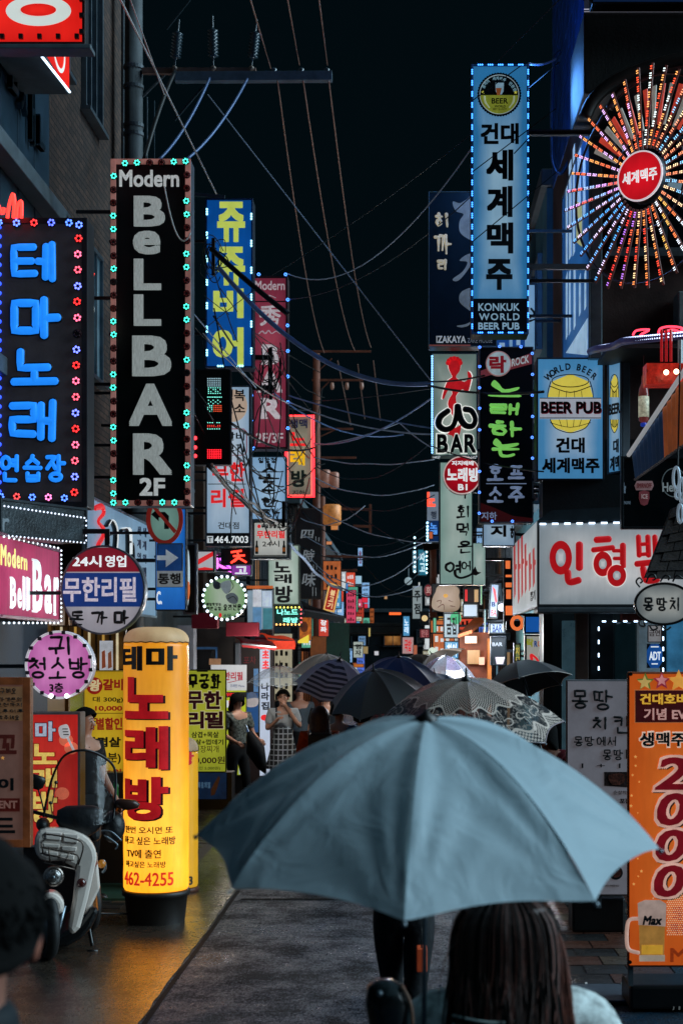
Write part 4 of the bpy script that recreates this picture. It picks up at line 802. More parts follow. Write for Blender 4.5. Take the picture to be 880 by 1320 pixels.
# bar sign with red silhouette
s = Sign('vertical_sign', 'pale lamp sign with a red dancing figure silhouette over the word BAR', 'sign', 556, 455, 615, 588, 17.6, .24, face=PANEL('#b8c2ba', .66, edge='#6c827c', mid=-.12), cab=M('#34424a', .5), frame=M('#8ca0a8', .4, .4), fw=.014)
RD3 = M('#c01c24', .4, emit=.7)
body = [(583, 463), (588, 461), (592, 464), (594, 470), (592, 478), (588, 483), (588, 487), (594, 490), (599, 492), (604, 488), (603, 480), (605, 478), (609, 484), (607, 496), (603, 507), (597, 502), (592, 505), (587, 512), (588, 522), (587, 534), (585, 541), (580, 532), (576, 522), (578, 514), (582, 508), (580, 502), (575, 505), (571, 514), (568, 514), (571, 502), (576, 490), (582, 486), (580, 481), (577, 474), (577, 466)]
s.poly(body, M('#eef0ea', .4, emit=.8), 'silhouette_edge', 1, 2)
cxb, cyb = 588, 500; s.poly([(cxb+(x-cxb)*.93, cyb+(y-cyb)*.965) for x, y in body], RD3, 'silhouette', 2, 2)
for k in range(7): a = PI*(k/6); s.disc(585+8*math.cos(a), 468-6*math.sin(a), 3, 3, RD3, 'curl', 2, 10)
s.strokes([[(577, 530), (567, 538), (565, 548), (573, 554), (583, 550), (588, 536), (589, 524)], [(590, 524), (593, 540), (600, 549), (609, 549), (612, 540), (607, 530), (599, 528)]], M('#eef0ea', .4, emit=.8), 10, 3, taper=.1); s.strokes([[(577, 530), (567, 538), (565, 548), (573, 554), (583, 550), (588, 536), (589, 524)], [(590, 524), (593, 540), (600, 549), (609, 549), (612, 540), (607, 530), (599, 528)]], INK, 7.5, 5, taper=.1)
s.poly([(590, 550), (594, 548), (592, 560), (588, 562), (586, 574), (583, 562), (576, 560), (584, 553)], RD3, 'leg', 4, 2)
for ch, a in (('B', (563, 560, 577, 584)), ('A', (580, 560, 596, 584)), ('R', (598, 560, 613, 584))): s.text(ch, a[0]-1.5, a[1]-1.5, a[2]+1.5, a[3]+1.5, M('#e8eee8', .4, emit=.8), .07, 5); s.text(ch, *a, INK, .05, 6)
s.ledrow([(556.5, 458), (556.5, 585)], 9, LED('#7ab8ff', 3), .012, 1)
# green rock sign
s = Sign('vertical_sign', 'dark sign with fresh green letters under a red 락 badge and blue corner lamps', 'sign', 617, 447, 687, 674, 16.2, .24, face=M('#081319', .4, emit=.03), cab=BLACK, frame=M('#3a4654', .4, emit=.1), fw=.012)
s.poly([(619, 487), (619, 478), (685, 455), (685, 469)], M('#8c4048', .45, emit=.35), 'ribbon'); s.disc(642, 469, 16.5, 16.5, M('#b08888', .4, emit=.45), 'badge_rim', 2); s.disc(642, 469, 15, 15, M('#a4b8bc', .4, emit=.55), 'badge', 3)
s.text('락', 630, 459, 652, 481, M('#981c28', .4, emit=.4), .08, 4)
ob = s.text('ROCK', 659, 459, 681, 469, M('#b8c4c4', .4, emit=.5), .03, 3, big=False); 
for v in ob.data.vertices: v.co.z += (v.co.x-.19)*.24
GRN = M('#7ed060', .45, emit=.7, var=.1)
s.poly([(633, 494), (637, 490), (643, 495), (650, 502), (668, 499), (666, 503), (652, 507), (652, 509), (669, 509), (668, 512), (632, 511), (631, 508), (646, 508), (645, 505), (634, 498)], GRN, 'letter', 1, 3)
s.brush('래', 631, 519, 669, 536, GRN, 4.4, gap=0, taper=.2, wob=.04); s.brush('하', 631, 542, 672, 565, GRN, 4.4, gap=0, taper=.3, wob=.05)
s.poly([(635, 570), (639, 565), (645, 570), (648, 573), (667, 571), (665, 575), (647, 578), (637, 574)], GRN, 'letter', 1, 3); s.strokes([[(635, 579), (668, 579)]], GRN, 3.4); s.strokes([[(644, 582), (646, 587), (654, 588), (662, 586)]], GRN, 3.8)
PG = M('#7f93b4', .45, emit=.5)
for ch, x, y in (('호', 627, 599), ('프', 654, 600), ('소', 627, 627), ('주', 654, 627)): s.brush(ch, x, y, x+22, y+21, PG, 3.4, gap=0, taper=0, wob=.01)
s.panel(626, 623, 678, 624, PG); s.poly([(619, 648), (640, 656), (660, 665), (686, 668), (686, 673), (619, 673)], M('#4a1418', .5, emit=.25), 'red_corner'); s.text('지하', 620, 660, 640, 670, PG, .03, 2)
bulbs(s, [(618, 448), (643, 447), (671, 447)]+[(617.5, 473+27*k) for k in range(8)]+[(685.5, 456+27*k) for k in range(8)]+[(634, 672), (660, 672)], 2.2, [LED('#4a7cff', 5)], M('#0c1830'))
# round red
s = Sign('round_sign', 'round red karaoke sign with white letters and B1', 'sign', 571, 588, 619, 637, 17.0, .15, shape='disc', face=PANEL('#b80f22', .75, edge='#8a0a18'), cab=M('#d8c0c0', .4), frame=M('#e0c8c4', .4, emit=.6), fw=.012)
s.text('지지배배', 582, 594, 610, 600, WHT, .05); s.text('노래방', 575.5, 603, 617, 621, WHT, .06); s.text('B1', 590, 624, 602, 632, WHT, .04)
# salmon sign (an L shaped lamp box)
s = Sign('vertical_sign', 'pale green tall sign with black brush letters widening into a square at its foot', 'sign', 566, 595, 609, 754, 18.4, .24, face=PANEL('#b4c8c0', .66, edge='#8aaca4', mid=-.1), cab=M('#44565c', .5))
q = [s.L(*p) for p in ((609.3, 700), (625.5, 754))]; MB().box(q[0][0], q[1][0], .003, .24, q[1][1], q[0][1]).go('side_cabinet', M('#44565c', .5), s.root, bevel=.01); s.panel(609.6, 700.5, 625, 753.5, PANEL('#b4c8c0', .66, edge='#8aaca4'), 'face', 0)
s.strokes([[(587, 634), (600, 634)], [(599, 634), (599, 642)]], INK, 2.6); s.brush('회', 588, 652, 605, 668, INK, 2.4, gap=0, taper=.4, wob=.05); s.brush('먹', 588, 674, 605, 691, INK, 2.2, gap=0, taper=.4, wob=.05); s.brush('은', 590, 697, 608, 713, INK, 2.2, gap=0, taper=.4, wob=.05)
s.brush('여', 573, 723, 596, 740, INK, 3, gap=0, taper=.2, wob=.04); s.brush('어', 594, 723, 607, 736, INK, 2, gap=0, taper=.2, wob=.03)
s.strokes([[(586, 736), (587, 742), (594, 745), (606, 741), (612, 735)]], INK, 3, taper=.4); s.poly([(606, 740), (612, 730), (615, 737), (620, 738), (613, 742)], INK, 'fish_tail', 1)
# small white
s = Sign('sign_box', 'small white sign with 지하 tucked under the green lettered sign', 'sign', 622, 673, 663, 704, 16.9, .2, face=PANEL('#a4c0d4', .66, edge='#88a8c4'), cab=M('#44565c', .5), frame=M('#6c8494', .4), fw=.01)
s.text('지', 632, 677, 652, 692, INK, .08); s.text('하', 655, 677, 671, 694, INK, .08) if False else s.text('ㅎ', 657, 678, 662, 694, INK, .06)
# beer pub
def barrel(s, x0, x1, ly=1):
    X = lambda u: x0+(x1-x0)*u; YB = M('#d8c850', .4, emit=.75, var=.1); LWD = 1.2
    out = [(X(.14), 527-512+512), ]
    s.poly([(X(.20), 492), (X(.5), 482), (X(.80), 492), (X(.87), 512), (X(.13), 512)], YB, 'barrel', ly); s.poly([(X(.17), 541), (X(.83), 541), (X(.76), 551), (X(.5), 558), (X(.24), 551)], YB, 'barrel', ly)
    s.strokes([[(X(.5+.3*math.cos(a*PI/10)), 491-8*math.sin(a*PI/10)) for a in range(21)]], DK, LWD, ly+1, .003, 0, 0)
    s.strokes([[(X(.18), 492), (X(.14), 503), (X(.13), 512)]], DK, LWD, ly+1, .003, 0, 0); s.strokes([[(X(.82), 492), (X(.86), 503), (X(.87), 512)]], DK, LWD, ly+1, .003, 0, 0)
    s.strokes([[(X(.17), 498), (X(.5), 506), (X(.83), 498)]], DK, LWD, ly+1, .003, 0, 0); s.strokes([[(X(.17), 541), (X(.26), 552), (X(.5), 558), (X(.74), 552), (X(.83), 541)]], DK, LWD, ly+1, .003, 0, 0)
    s.strokes([[(X(.17), 545), (X(.5), 551), (X(.83), 545)]], DK, .8, ly+1, .003, 0, 0)
    for u in (.32, .44, .56, .68): s.strokes([[(X(u), 504), (X(u-.01*(u < .5)+.01*(u > .5)), 512)]], DK, .7, ly+1, .003, 0, 0); s.strokes([[(X(u), 541), (X(u+(.5-u)*.2), 550)]], DK, .7, ly+1, .003, 0, 0)
s = Sign('sign_box', 'square pale blue beer pub sign with a yellow barrel', 'sign', 691, 461, 778, 619, 15.3, .3, face=PANEL('#bcd0e0', .66, edge='#4a90c4', mid=-.22, var=.07), cab=M('#3c4650', .5, .4), frame=M('#4c5864', .4, .5), fw=.016)
barrel(s, 695, 774); s.panel(695, 513, 774, 540, PANEL('#b4bccc', .62), 'band', 2); s.panel(695, 513, 774, 514, DK, ly=3); s.panel(695, 538.5, 774, 539.5, DK, ly=3)
s.text('BEER PUB', 697.5, 519, 775, 534, M('#9c2c40', .4, emit=.2), .045, 3, shear=.0, big=False); s.text('BEER PUB', 696.5, 518, 774, 533, M('#0a1420', .4), .045, 4)
W_ = 'WORLD BEER'
for k, ch in enumerate(W_):
    if ch == ' ': continue
    a = math.radians(-48+96*k/9); x, y = 735+37*math.sin(a), 511-38*math.cos(a); m_, b_, _ = glyph(ch, .04); p = s.L(x, y); q = .088
    link('letter', m_, DK, s.root, (p[0]-q*.32*math.cos(a), -.004, p[1]-q*.3+q*.32*math.sin(a)), (0, a*.8, 0), (q*.85, .004, q))
s.text('건대', 716, 564, 753, 584, DK, .07, 1); s.text('세계맥주', 698, 590, 772, 610, DK, .07, 1)
s = Sign('sign_box', 'narrow pale blue barrel sign turned away beside the square beer pub sign', 'sign', 783, 461, 801, 612, 15.2, .1, yaw=-62, ax=783, face=PANEL('#9cc0dc', .6, edge='#4a90c4'), cab=M('#3c4650', .5, .4), frame=M('#4c5864', .4, .5), fw=.02)
barrel(s, 784.5, 799.5); s.text('BEER', 785, 520, 799, 534, DK, .05, 2); s.text('대', 790, 566, 797, 584, DK, .05); s.text('계맥', 786, 588, 798, 607, DK, .05)
MB().box(1.97, 2.03, 15.25, 15.6, 4.6, 5.2).go('post', GREYP) if False else None
# blue billboard along the corner building
s = Sign('billboard', 'tall bright blue billboard with white streaked lettering along the corner building', 'billboard', 725, 150, 760, 462, 15.2, .12, yaw=-90, ax=760, face=PANEL('#2c6cb0', .5, edge='#1c5090', var=.15), cab=M('#5a6870', .4, .5), frame=M('#6a7880', .4, .5), fw=.03)
WS = M('#a8cce8', .4, emit=.6)
for x, y0, y1, w_ in ((729, 235, 345, 2), (733, 205, 335, 3), (738, 185, 330, 2.4), (744, 190, 300, 4), (751, 200, 280, 3), (729, 350, 438, 2), (733, 345, 432, 2), (739, 340, 425, 2.4), (746, 352, 408, 2), (753, 345, 400, 2)): s.poly([(x, y0+8), (x+w_, y0), (x+w_, y1-6), (x, y1)], WS, 'letter')
s.poly([(743, 260), (750, 262), (750, 318), (743, 312)], M('#c8c888', .4, emit=.5), 'figure', 2); s.poly([(729, 455), (757, 410), (757, 458)], WS, 'pale_corner', 1)
# thin lit tube looping out from the tiled wall
t = empty('outline_frame', 'dark rounded tube frame standing out from the blue lit tiled wall', 'tube frame', P(715, 220, 17.5)); q = [P(x, y, 17.5)-P(715, 220, 17.5) for x, y in ((722, 66), (716, 72), (713, 84), (711, 130), (711, 190), (713, 212), (721, 224), (731, 210), (746, 170), (762, 128))]
MB().tube(catmull(q, 5), .022, 7).go('tube', M('#40577a', .35, .6), t, True)
# projecting dark box over the wheel, with lit rim line
s = Sign('signboard', 'wide dark upper signboard with a thin bright rim line at the top right', 'signboard', 752, 14, 1100, 120, 14.2, 1.2, face=M('#1e1f1e', .6, 0, .5, 4, .2, streak=True), cab=M('#171717', .6), bevel=.02)
s.panel(752, 12, 1100, 13, LIT('#b8b8c8', .8), 'rim_line', 3); s.panel(752, 15, 1100, 16, LIT('#9898a8', .6), 'rim_line', 3)
q = [P(x, y, 14.0)-s.root.location for x, y in ((753, 152), (765, 128), (790, 106), (830, 88), (880, 75), (960, 66))]; m = MB()
m.tube(catmull(q, 5), .06, 8); o = m.go('curved_rim', M('#2b2624', .4, .5), s.root, True)
q2 = [P(x, y, 14.1)-s.root.location for x, y in ((785, 140), (800, 116), (840, 96), (880, 84), (960, 74))]; MB().tube(catmull(q2, 5), .035, 8).go('curved_rim', M('#5a4440', .4, .5), s.root, True)
tag(MB().box(9-.0, 9.4, 0, 0, 0, 0).go('x', DARK), kind='structure') if False else None
# blue lit soffit line on the far top
s = Sign('sign_box', 'dark blue sign strip above the bright rim line at the top right corner', 'sign', 762, -40, 1000, 4, 13.9, .2, face=PANEL('#1a3f78', .35, edge='#102850'), cab=BLACK)
# column between
t = empty('wall_column', 'grey steel column at the corner between the blue billboard and the lit wheel', 'column', P(766, 800, 15.72)); b = t.location
MB().box(-.045, .06, -.06, .06, -2.4, 5.2).go('shaft', M('#3c4146', .45, .5), t, bevel=.01, loc=(0, 0, 0)); 
# ---------------------------------------------------------------- wheel of lights
WY, WX, WYp = 13.4, 834, 232
root = empty('wheel_sign', 'large wheel of lamp studded spokes round a red disc with white letters', 'lit wheel', P(WX, WYp, WY), math.radians(-52)); R_ = 142/F*WY
cols = ['#e070ff', '#ff9a50', '#ffd070', '#e8f0ff', '#ff5038', '#ff6a40', '#f4e0a0', '#d8f4ff', '#ffb060', '#5ab0ff', '#3f8cff', '#6a80ff', '#9a70ff', '#c060d0', '#ff3a50', '#ff5a40']
N = 36; SM = M('#5c3430', .4, .3, emit=.25)
for k in range(N):
    a = 2*PI*(k+.35)/N; r0, r1 = .25*R_+.02, R_*(1+.03*math.sin(5*k))
    ca, sa = math.cos(a), math.sin(a); m = MB(); i = [Vector((ca*r, -.05, sa*r)) for r in (r0, r1)]
    m.tube(i, .012, 6); sp_ = m.go('spoke', SM, root); 
    # colour sectors round the wheel
    u = (math.degrees(a)+360) % 360
    seq = (['#e8c0ff', '#ff7a50', '#ffb060'] if 100 < u < 165 else ['#ff5a38', '#ffb060', '#e8ffff'] if 60 < u <= 100 else ['#f0b0ff', '#a8c8ff', '#ff7060'] if 165 <= u < 190 else ['#58b4ff', '#7ab8ff', '#e8d8ff'] if 190 <= u < 235 else ['#ff4038', '#b878e8', '#ff6a40'] if 235 <= u < 262 else ['#ff9a50', '#ff5038', '#ffd8a0'] if 262 <= u < 285 else ['#e8f4ff', '#f0c060', '#ff8a50'] if 285 <= u < 320 else ['#ffe0b0', '#8ad0ff', '#ff9a70'])
    nl = 34; groups = {}
    for j in range(nl):
        if j % 4 == 3: continue
        groups.setdefault(seq[(j//8+k) % len(seq)], []).append(r0+.03+(r1-r0-.04)*j/nl)
    for c_, rs in groups.items():
        m = MB(); t_ = Vector((-sa, 0, ca))
        for r in rs:
            for sg in (-1, 1): p = Vector((ca*r, -.069, sa*r))+t_*(.0065*sg); m.ball(p, .0052, n=4, m=3)
        m.go('led_row', LED(c_, 2.4), sp_, kind='stuff')
for R2_, rr_ in ((R_*.93, .012), (R_*.45, .01)): MB().tube([(R2_*math.cos(2*PI*i/48), .0, R2_*math.sin(2*PI*i/48)) for i in range(48)], rr_, 5, closed=True).go('hoop', M('#4a3c40', .4, .7), root)
for k in range(16):
    a = PI*(.2+.62*k/15); m = MB(); c1, c2 = a-.03, a+.03
    m.prism([(math.cos(c1)*R_*.5, math.sin(c1)*R_*.5), (math.cos(c1)*R_*.86, math.sin(c1)*R_*.86), (math.cos(c2)*R_*.86, math.sin(c2)*R_*.86), (math.cos(c2)*R_*.5, math.sin(c2)*R_*.5)], .05, .06)
    m.go('slat', M('#d84a38', .5, emit=.45) if k % 2 == 0 else M('#a8aca4', .5, emit=.35), root)
# hub disc (turned a little more towards the street)
RD_ = .215
m = MB().lathe([(RD_*.92, 0), (RD_, .02), (RD_, .13), (RD_*.97, .14)], 40, (0, 0, 0), 'y'); HR = math.radians(16); m.go('hub', M('#16202c', .4, .4), root, True, rot=(0, 0, HR))
MB().prism([(math.cos(a*PI/24)*RD_*.94, math.sin(a*PI/24)*RD_*.94) for a in range(48)], -.146, -.139).go('hub_face', PANEL('#e01020', .8, edge='#c00c18'), root, rot=(0, 0, HR)); MB().ring(0, 0, RD_, RD_, .012, .012, -.15, -.13, 40).go('hub_rim', LIT('#d8d0d8', .8), root, rot=(0, 0, HR))
it, bb = layout('세계맥주', .03); W_ = .33; k_ = W_/(bb[1]-bb[0])
for m_, x in it: link('letter', m_, WHT, root, ((-W_/2+(x-bb[0])*k_)*math.cos(HR)+.147*math.sin(HR), (-W_/2+(x-bb[0])*k_)*math.sin(HR)-.147*math.cos(HR), -.045), (0, 0, HR), (k_, .004, k_*1.25))
MB().box(-.05, .05, .0, 1.9, -.05, .05).go('mount_arm', DMET, root)
# curved balcony edge of led strips
t = empty('lamp_strip', 'curved purple strip of blue and white lamps below the wheel', 'lamp strip', P(765, 450, 14.6)); o = t.location
pts = [P(760, 453, 15.2), P(768, 450, 14.4), P(790, 446, 14), P(803, 440, 13.6), P(840, 436, 13.2), P(900, 430, 12.8)]; pts = catmull([p-o for p in pts], 6)
MB().tube(pts, .035, 8).go('rail', M('#4a4478', .4, .2, emit=.15), t, True); m = MB()
for i in range(len(pts)-1):
    for k in range(3):
        p = pts[i].lerp(pts[i+1], k/3)
        for dz in (-.012, .016): m.box(p.x-.010, p.x+.010, p.y-.05, p.y-.034, p.z+dz-.005, p.z+dz+.005)
m.go('led_row', LED('#c8d8ff', 3.5), t, kind='stuff')
MB().box(.1, 3, -.3, .55, -.05, -.01).go('slab', M('#211d1d', .6), t)
# neon piece, bottle and red lamp box under the strip
t = empty('neon_tube_sign', 'pink red neon loops resting on the lamp strip', 'neon sign', P(850, 432, 13.6)); o = t.location
for pts in ([(815, 432), (820, 426), (836, 425), (826, 431), (822, 436)], [(848, 433), (850, 424), (862, 421), (878, 423), (872, 430), (858, 431)], [(856, 428), (866, 425), (876, 428)]): MB().tube(catmull([P(x, y, 13.6)-o for x, y in pts], 5), .010, 6).go('neon_tube', LED('#ff3a50', 2.8), t, True)
t = empty('hanging_lamp', 'red glowing lamp box with two bright bulbs above the orange awning', 'lamp', P(858, 495, 12.6)); o = t.location
m = MB().box(-.16, .16, 0, .2, 0, .17); m.go('shade', M('#a8281c', .3, 0, .7, 14, .5, emit=.55, alpha=.92), t)
for x, y in ((858, 480), (871, 479)): p = P(x, y, 12.5)-o; MB().ball(p, .022, n=10, m=8).go('bulb', LED('#ffb090', 7), t, True)
for x in (852, 858, 864): p = P(x, 466, 12.7)-o; MB().tube([p, p+Vector((0, 0, .26))], .012, 6).go('red_rod', M('#b01c20', .3, emit=.6), t)
p = P(876, 470, 12.7)-o; MB().tube([p, p+Vector((0, 0, .2))], .02, 6).go('glass_rod', M('#8a9498', .2, emit=.2), t)
t = empty('soju_bottle', 'hanging bottle shaped lamp with pale label beside the beer pub sign', 'bottle', P(829, 545, 14.2)); z = P(829, 545, 14.2).z
MB().lathe([(.02, 0), (.045, .02), (.047, .26), (.042, .31), (.022, .36), (.018, .42), (.022, .425), (.0, .44)], 16).go('glass', M('#7c3a38', .15, 0, .3, 6, emit=.35), t, True)
MB().lathe([(.0495, .05), (.0495, .24)], 16).go('label', M('#b8b8a0', .5, 0, .5, 30, emit=.5), t, True); MB().lathe([(.02, -.035), (.03, -.03), (.03, -.005), (.02, 0)], 10).go('cap', M('#2040b0', .3, emit=.4), t, True)
MB().tube([(0, 0, .43), (0, 0, .62)], .004, 4).go('cord', BLACK, t); s_ = t
# wall behind lower shop on right
r, cx, cy = building('corner_shop', 'dark timber and glass corner shop under the big white sign on the right', 1.32, 7, 15.35, 15.78, 4.3, M('#1b262b', .55, 0, .4, 2, .2), roof=False)
# doll sign
s = Sign('shop_sign', 'big white shop sign with three fat red letters and white lamps along its top', 'sign', 692, 672, 905, 783, 14.6, .05, face=None, cab=M('#4a5256', .5, .3))
fr = PANEL('#c8cacc', .74, edge='#7f8c94', mid=.05, var=.08); W, H = s.W, s.H
MB().box(-W/2+.02, W/2, -.003, .003, .03, H-.02).go('face', fr, s.root)
q = [s.L(692, 783)[0], ]; side = math.atan2(1, 0)
RDP = M('#c8141c', .45, var=.12, scale=3, emit=.5); HALO = LIT('#dcdcd8', .75)
def fat(ch, box, th): s.brush(ch, *box, RDP, th, 3, .010, 0, 0, gap=0, wob=0, halo=HALO, hw=1.25)
s.poly([(722+14.5*math.cos(2*PI*k/24), 719+22*math.sin(2*PI*k/24)) for k in range(24)], RDP, 'letter', 3); s.disc(722, 719, 6.5, 11.5, fr, 'letter_counter', 4)
s.strokes([[(746, 702), (746, 732)]], RDP, 9.5, 3, .008, 0, 0, 'letter'); s.strokes([[(731, 738), (733, 750), (745, 748)]], RDP, 9, 3, .008, 0, 0, 'letter')
s.strokes([[(768, 696), (784, 695)]], RDP, 8.5, 3, .008, 0, 0, 'letter'); s.strokes([[(764, 709), (789, 706)]], RDP, 7, 3, .008, 0, 0, 'letter')
for cx_, cy_, ra, rb in ((776, 727, 12, 16), (794, 742, 12, 14)): s.disc(cx_, cy_, ra+1.2, rb+1.2, HALO, 'letter_edge', 4 if cx_ > 780 else 3); s.disc(cx_, cy_, ra, rb, RDP, 'letter', 5 if cx_ > 780 else 4); s.disc(cx_, cy_, ra*.42, rb*.42, fr, 'letter_counter', 6 if cx_ > 780 else 5)
s.strokes([[(802, 703), (802, 730)]], RDP, 8, 3, .008, 0, 0, 'letter'); s.strokes([[(790, 710), (800, 710)]], RDP, 5, 3, .008, 0, 0, 'letter'); s.strokes([[(791, 720), (800, 720)]], RDP, 5, 3, .008, 0, 0, 'letter')
for x in (822, 834, 843, 855): s.strokes([[(x, 692), (x+1, 716)]], RDP, 7, 3, .008, 0, 0, 'letter')
for y in (702, 715): s.strokes([[(823, y), (835, y-1)]], RDP, 5, 3, .008, 0, 0, 'letter'); s.strokes([[(844, y-1), (856, y-1)]], RDP, 5, 3, .008, 0, 0, 'letter')
s.strokes([[(820, 727), (860, 723)]], RDP, 8, 3, .008, 0, 0, 'letter'); s.strokes([[(828, 733), (832, 748), (846, 747)]], RDP, 8.5, 3, .008, 0, 0, 'letter')
a, b = s.L(692, 672), s.L(905, 672)
m = MB(); m.prism([(-W/2, H+.005), (-W/2+.13, H+.10), (W/2, H+.17), (W/2, H+.005)], -.03, .04); m.go('top_hood', M('#2c3a42', .45, .3), s.root)
MB().box(-W/2, W/2, -.02, .4, -.05, .0).go('soffit', GREYP, s.root, bevel=.01)
for k in range(13): x = -W/2+.05+k*.115; MB().box(x-.028, x+.028, -.04, -.015, H-.035+.002*k, H-.02+.002*k).go('lamp', LED('#cfe6ff', 3.2), s.root)
ss = Sign('shop_sign', 'street side face of the white shop sign with tall red squeezed letters', 'sign', 660, 670, 691.5, 783, 14.66, .05, yaw=-90, ax=691.5, face=PANEL('#cccecc', .76, edge='#9aa4a8'), cab=M('#4a5256', .5, .3))
for k, (x, y0, y1) in enumerate(((663, 702, 772), (668, 695, 778), (672.5, 690, 770), (677, 700, 765), (682.5, 712, 762), (687.5, 706, 757))): ss.poly([(x-1.1, y0+3), (x+.8, y0), (x+1.2, y1-6), (x-.6, y1)], RDP, 'letter'); ss.poly([(x, (y0+y1)/2-8), (x+2.8, (y0+y1)/2-10), (x+2.8, (y0+y1)/2-4), (x, (y0+y1)/2)], RDP, 'letter', 2)
ss.text('뽑기', 684, 762, 690, 774, INK, .0, 2)
# shop front below: posts, glass, led lines, notice plates
t = empty('storefront', 'dark glass shop front edged with dotted white lamps below the white sign', 'shop front', P(790, 900, 15.2)); o = t.location
def bit(x0, y0, x1, y1, Y, d, mat, name): a = P(x0, y1, Y)-o; b = P(x1, y0, Y)-o; return MB().box(a.x, b.x, a.y, a.y+d, a.z, b.z).go(name, mat, t, bevel=.004)
bit(700, 786, 712, 1120, 15.1, .15, M('#141a1e', .4, .3), 'post'); bit(724, 800, 742, 1110, 15.1, .05, M('#5a8496', .3, .1, emit=.16), 'door_panel'); bit(742, 786, 758, 1110, 15.0, .2, M('#5a4a42', .5), 'post')
bit(760, 786, 790, 1110, 15.15, .1, M('#141d22', .4, .3), 'post'); bit(792, 802, 822, 1110, 15.2, .06, M('#12262c', .1, coat=.5, emit=.25), 'glass_door'); bit(822, 786, 850, 1110, 15.1, .1, M('#8aa0aa', .5, emit=.14), 'wall_panel')  # faint emission on door and wall panels stands in for reflected light
bit(860, 786, 990, 1110, 15.15, .08, M('#3c7ca4', .3, 0, .5, 2, emit=.45), 'glass_door'); bit(801, 783, 860, 800, 14.95, .15, M('#6a3026', .5), 'lintel')
def ledl(pts, st, t, o, Y, mat=LED('#bfe0ff', 3.5)):
    m = MB()
    for (a, b) in zip(pts[:-1], pts[1:]):
        n = max(1, int(math.dist(a, b)/st))
        for i in range(n):
            for g in (-1.6, 0, 1.6):
                d = ((b[0]-a[0])/math.dist(a, b), (b[1]-a[1])/math.dist(a, b)); p = P(a[0]+(b[0]-a[0])*(i+.5)/n+d[0]*g, a[1]+(b[1]-a[1])*(i+.5)/n+d[1]*g, Y)-o; m.ball(p, .009, n=5, m=4)
    m.go('led_row', mat, t, kind='stuff')
ledl([(771, 802), (771, 870)], 16, t, o, 14.95); ledl([(771, 801), (853, 801)], 13, t, o, 14.95); ledl([(854, 803), (854, 870)], 13, t, o, 14.95)
s = Sign('notice_plate', 'small white notice plate with dark letters beside the shop door', 'notice', 834, 806, 852, 828, 14.9, .02, face=M('#b4b4b8', .5, emit=.35), frame=M('#6a4040'), fw=.008); s.text('금연', 836, 812, 850, 820, M('#5a2030'), .02)
s = Sign('security_plate', 'blue octagonal security plate lettered ADT', 'plate', 833, 830, 853, 861, 14.9, .01)
s.poly([(838, 830), (848, 830), (853, 838), (853, 853), (848, 861), (838, 861), (833, 853), (833, 838)], M('#1c5cb0', .4, emit=.4), 'plate', 1); s.text('ADT', 836, 840, 851, 851, WHT, .03, 2); s.panel(838, 833, 848, 834.5, WHT, ly=2); s.panel(839, 855, 847, 856.5, WHT, ly=2)
# orange and blue awning at the right edge
t = empty('awning', 'steep corrugated awning orange above and blue below at the right edge', 'awning', P(900, 640, 11.2)); o = t.location
A = [P(814, 587, 12.2)-o, P(900, 462, 10.2)-o, P(900, 560, 10.2)-o, P(818, 618, 12.2)-o]
N_ = 16
for k in range(N_):
    u0, u1 = k/N_, (k+1)/N_; a, b = A[0].lerp(A[1], u0), A[0].lerp(A[1], u1); c, d = A[3].lerp(A[2], u1), A[3].lerp(A[2], u0)
    m = MB(); off = Vector((-.015, -.01, 0)); mid_t = a.lerp(b, .5)+off; mid_b = d.lerp(c, .5)+off
    m.v = [a, mid_t, b, c, mid_b, d]; m.f = [(0, 5, 4, 1), (1, 4, 3, 2)]
    bb_ = [v+Vector((.02, .05, 0)) for v in m.v]; m.v += bb_; m.f += [(6, 7, 10, 11), (7, 8, 9, 10), (0, 1, 7, 6), (1, 2, 8, 7), (3, 4, 10, 9), (4, 5, 11, 10), (2, 3, 9, 8), (5, 0, 6, 11)]
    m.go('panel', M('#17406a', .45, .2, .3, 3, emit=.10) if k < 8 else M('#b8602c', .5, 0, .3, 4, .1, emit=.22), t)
MB().tube([A[0]+Vector((-.03, -.02, .0)), A[1]+Vector((-.03, -.02, .02))], .018, 6).go('edge_tube', LIT('#b0b4b8', .5), t)
MB().tube([A[3], A[2]], .012, 6).go('lower_bar', DMET, t)
# dark window with beer brand stickers, below awning
s = Sign('shop_window', 'dark shop window with red and white drink stickers under the awning', 'window', 800, 588, 960, 682, 13.4, .08, face=M('#0d1519', .2, 0, .4, 3), cab=BLACK, frame=DMET)
s.poly([(817, 626), (820, 620), (840, 620), (842, 626), (839, 632), (819, 632)], M('#9c7c80', .5, emit=.25), 'sticker', 1); s.text('SMIRNOFF', 820, 623, 839, 629, M('#6a1c24', .5, emit=.2), .03, 2); s.poly([(823, 634), (836, 634), (834, 650), (825, 650)], M('#7c3c44', .5, emit=.25), 'sticker', 1, 2); s.text('ICE', 826, 637, 834, 643, M('#b8a8a8', .5, emit=.3), .03, 2); s.text('Hein', 853, 622, 875, 634, M('#9aa8ac', .5, emit=.3), .03, 1); s.ring(868, 622, 16, 19, 1.2, M('#6a787c', .5, emit=.2), 'sticker', 1); s.text('Miller', 787+14, 622, 806, 636, M('#7c94a8', .5, emit=.3), .02)
s.text('GENUINE', 801, 646, 812, 650, M('#7c94a8', .5, emit=.25), .0)
t = empty('chain_ornament', 'white oval link ornaments hanging at the right edge', 'ornament', P(872, 700, 10.5)); o = t.location
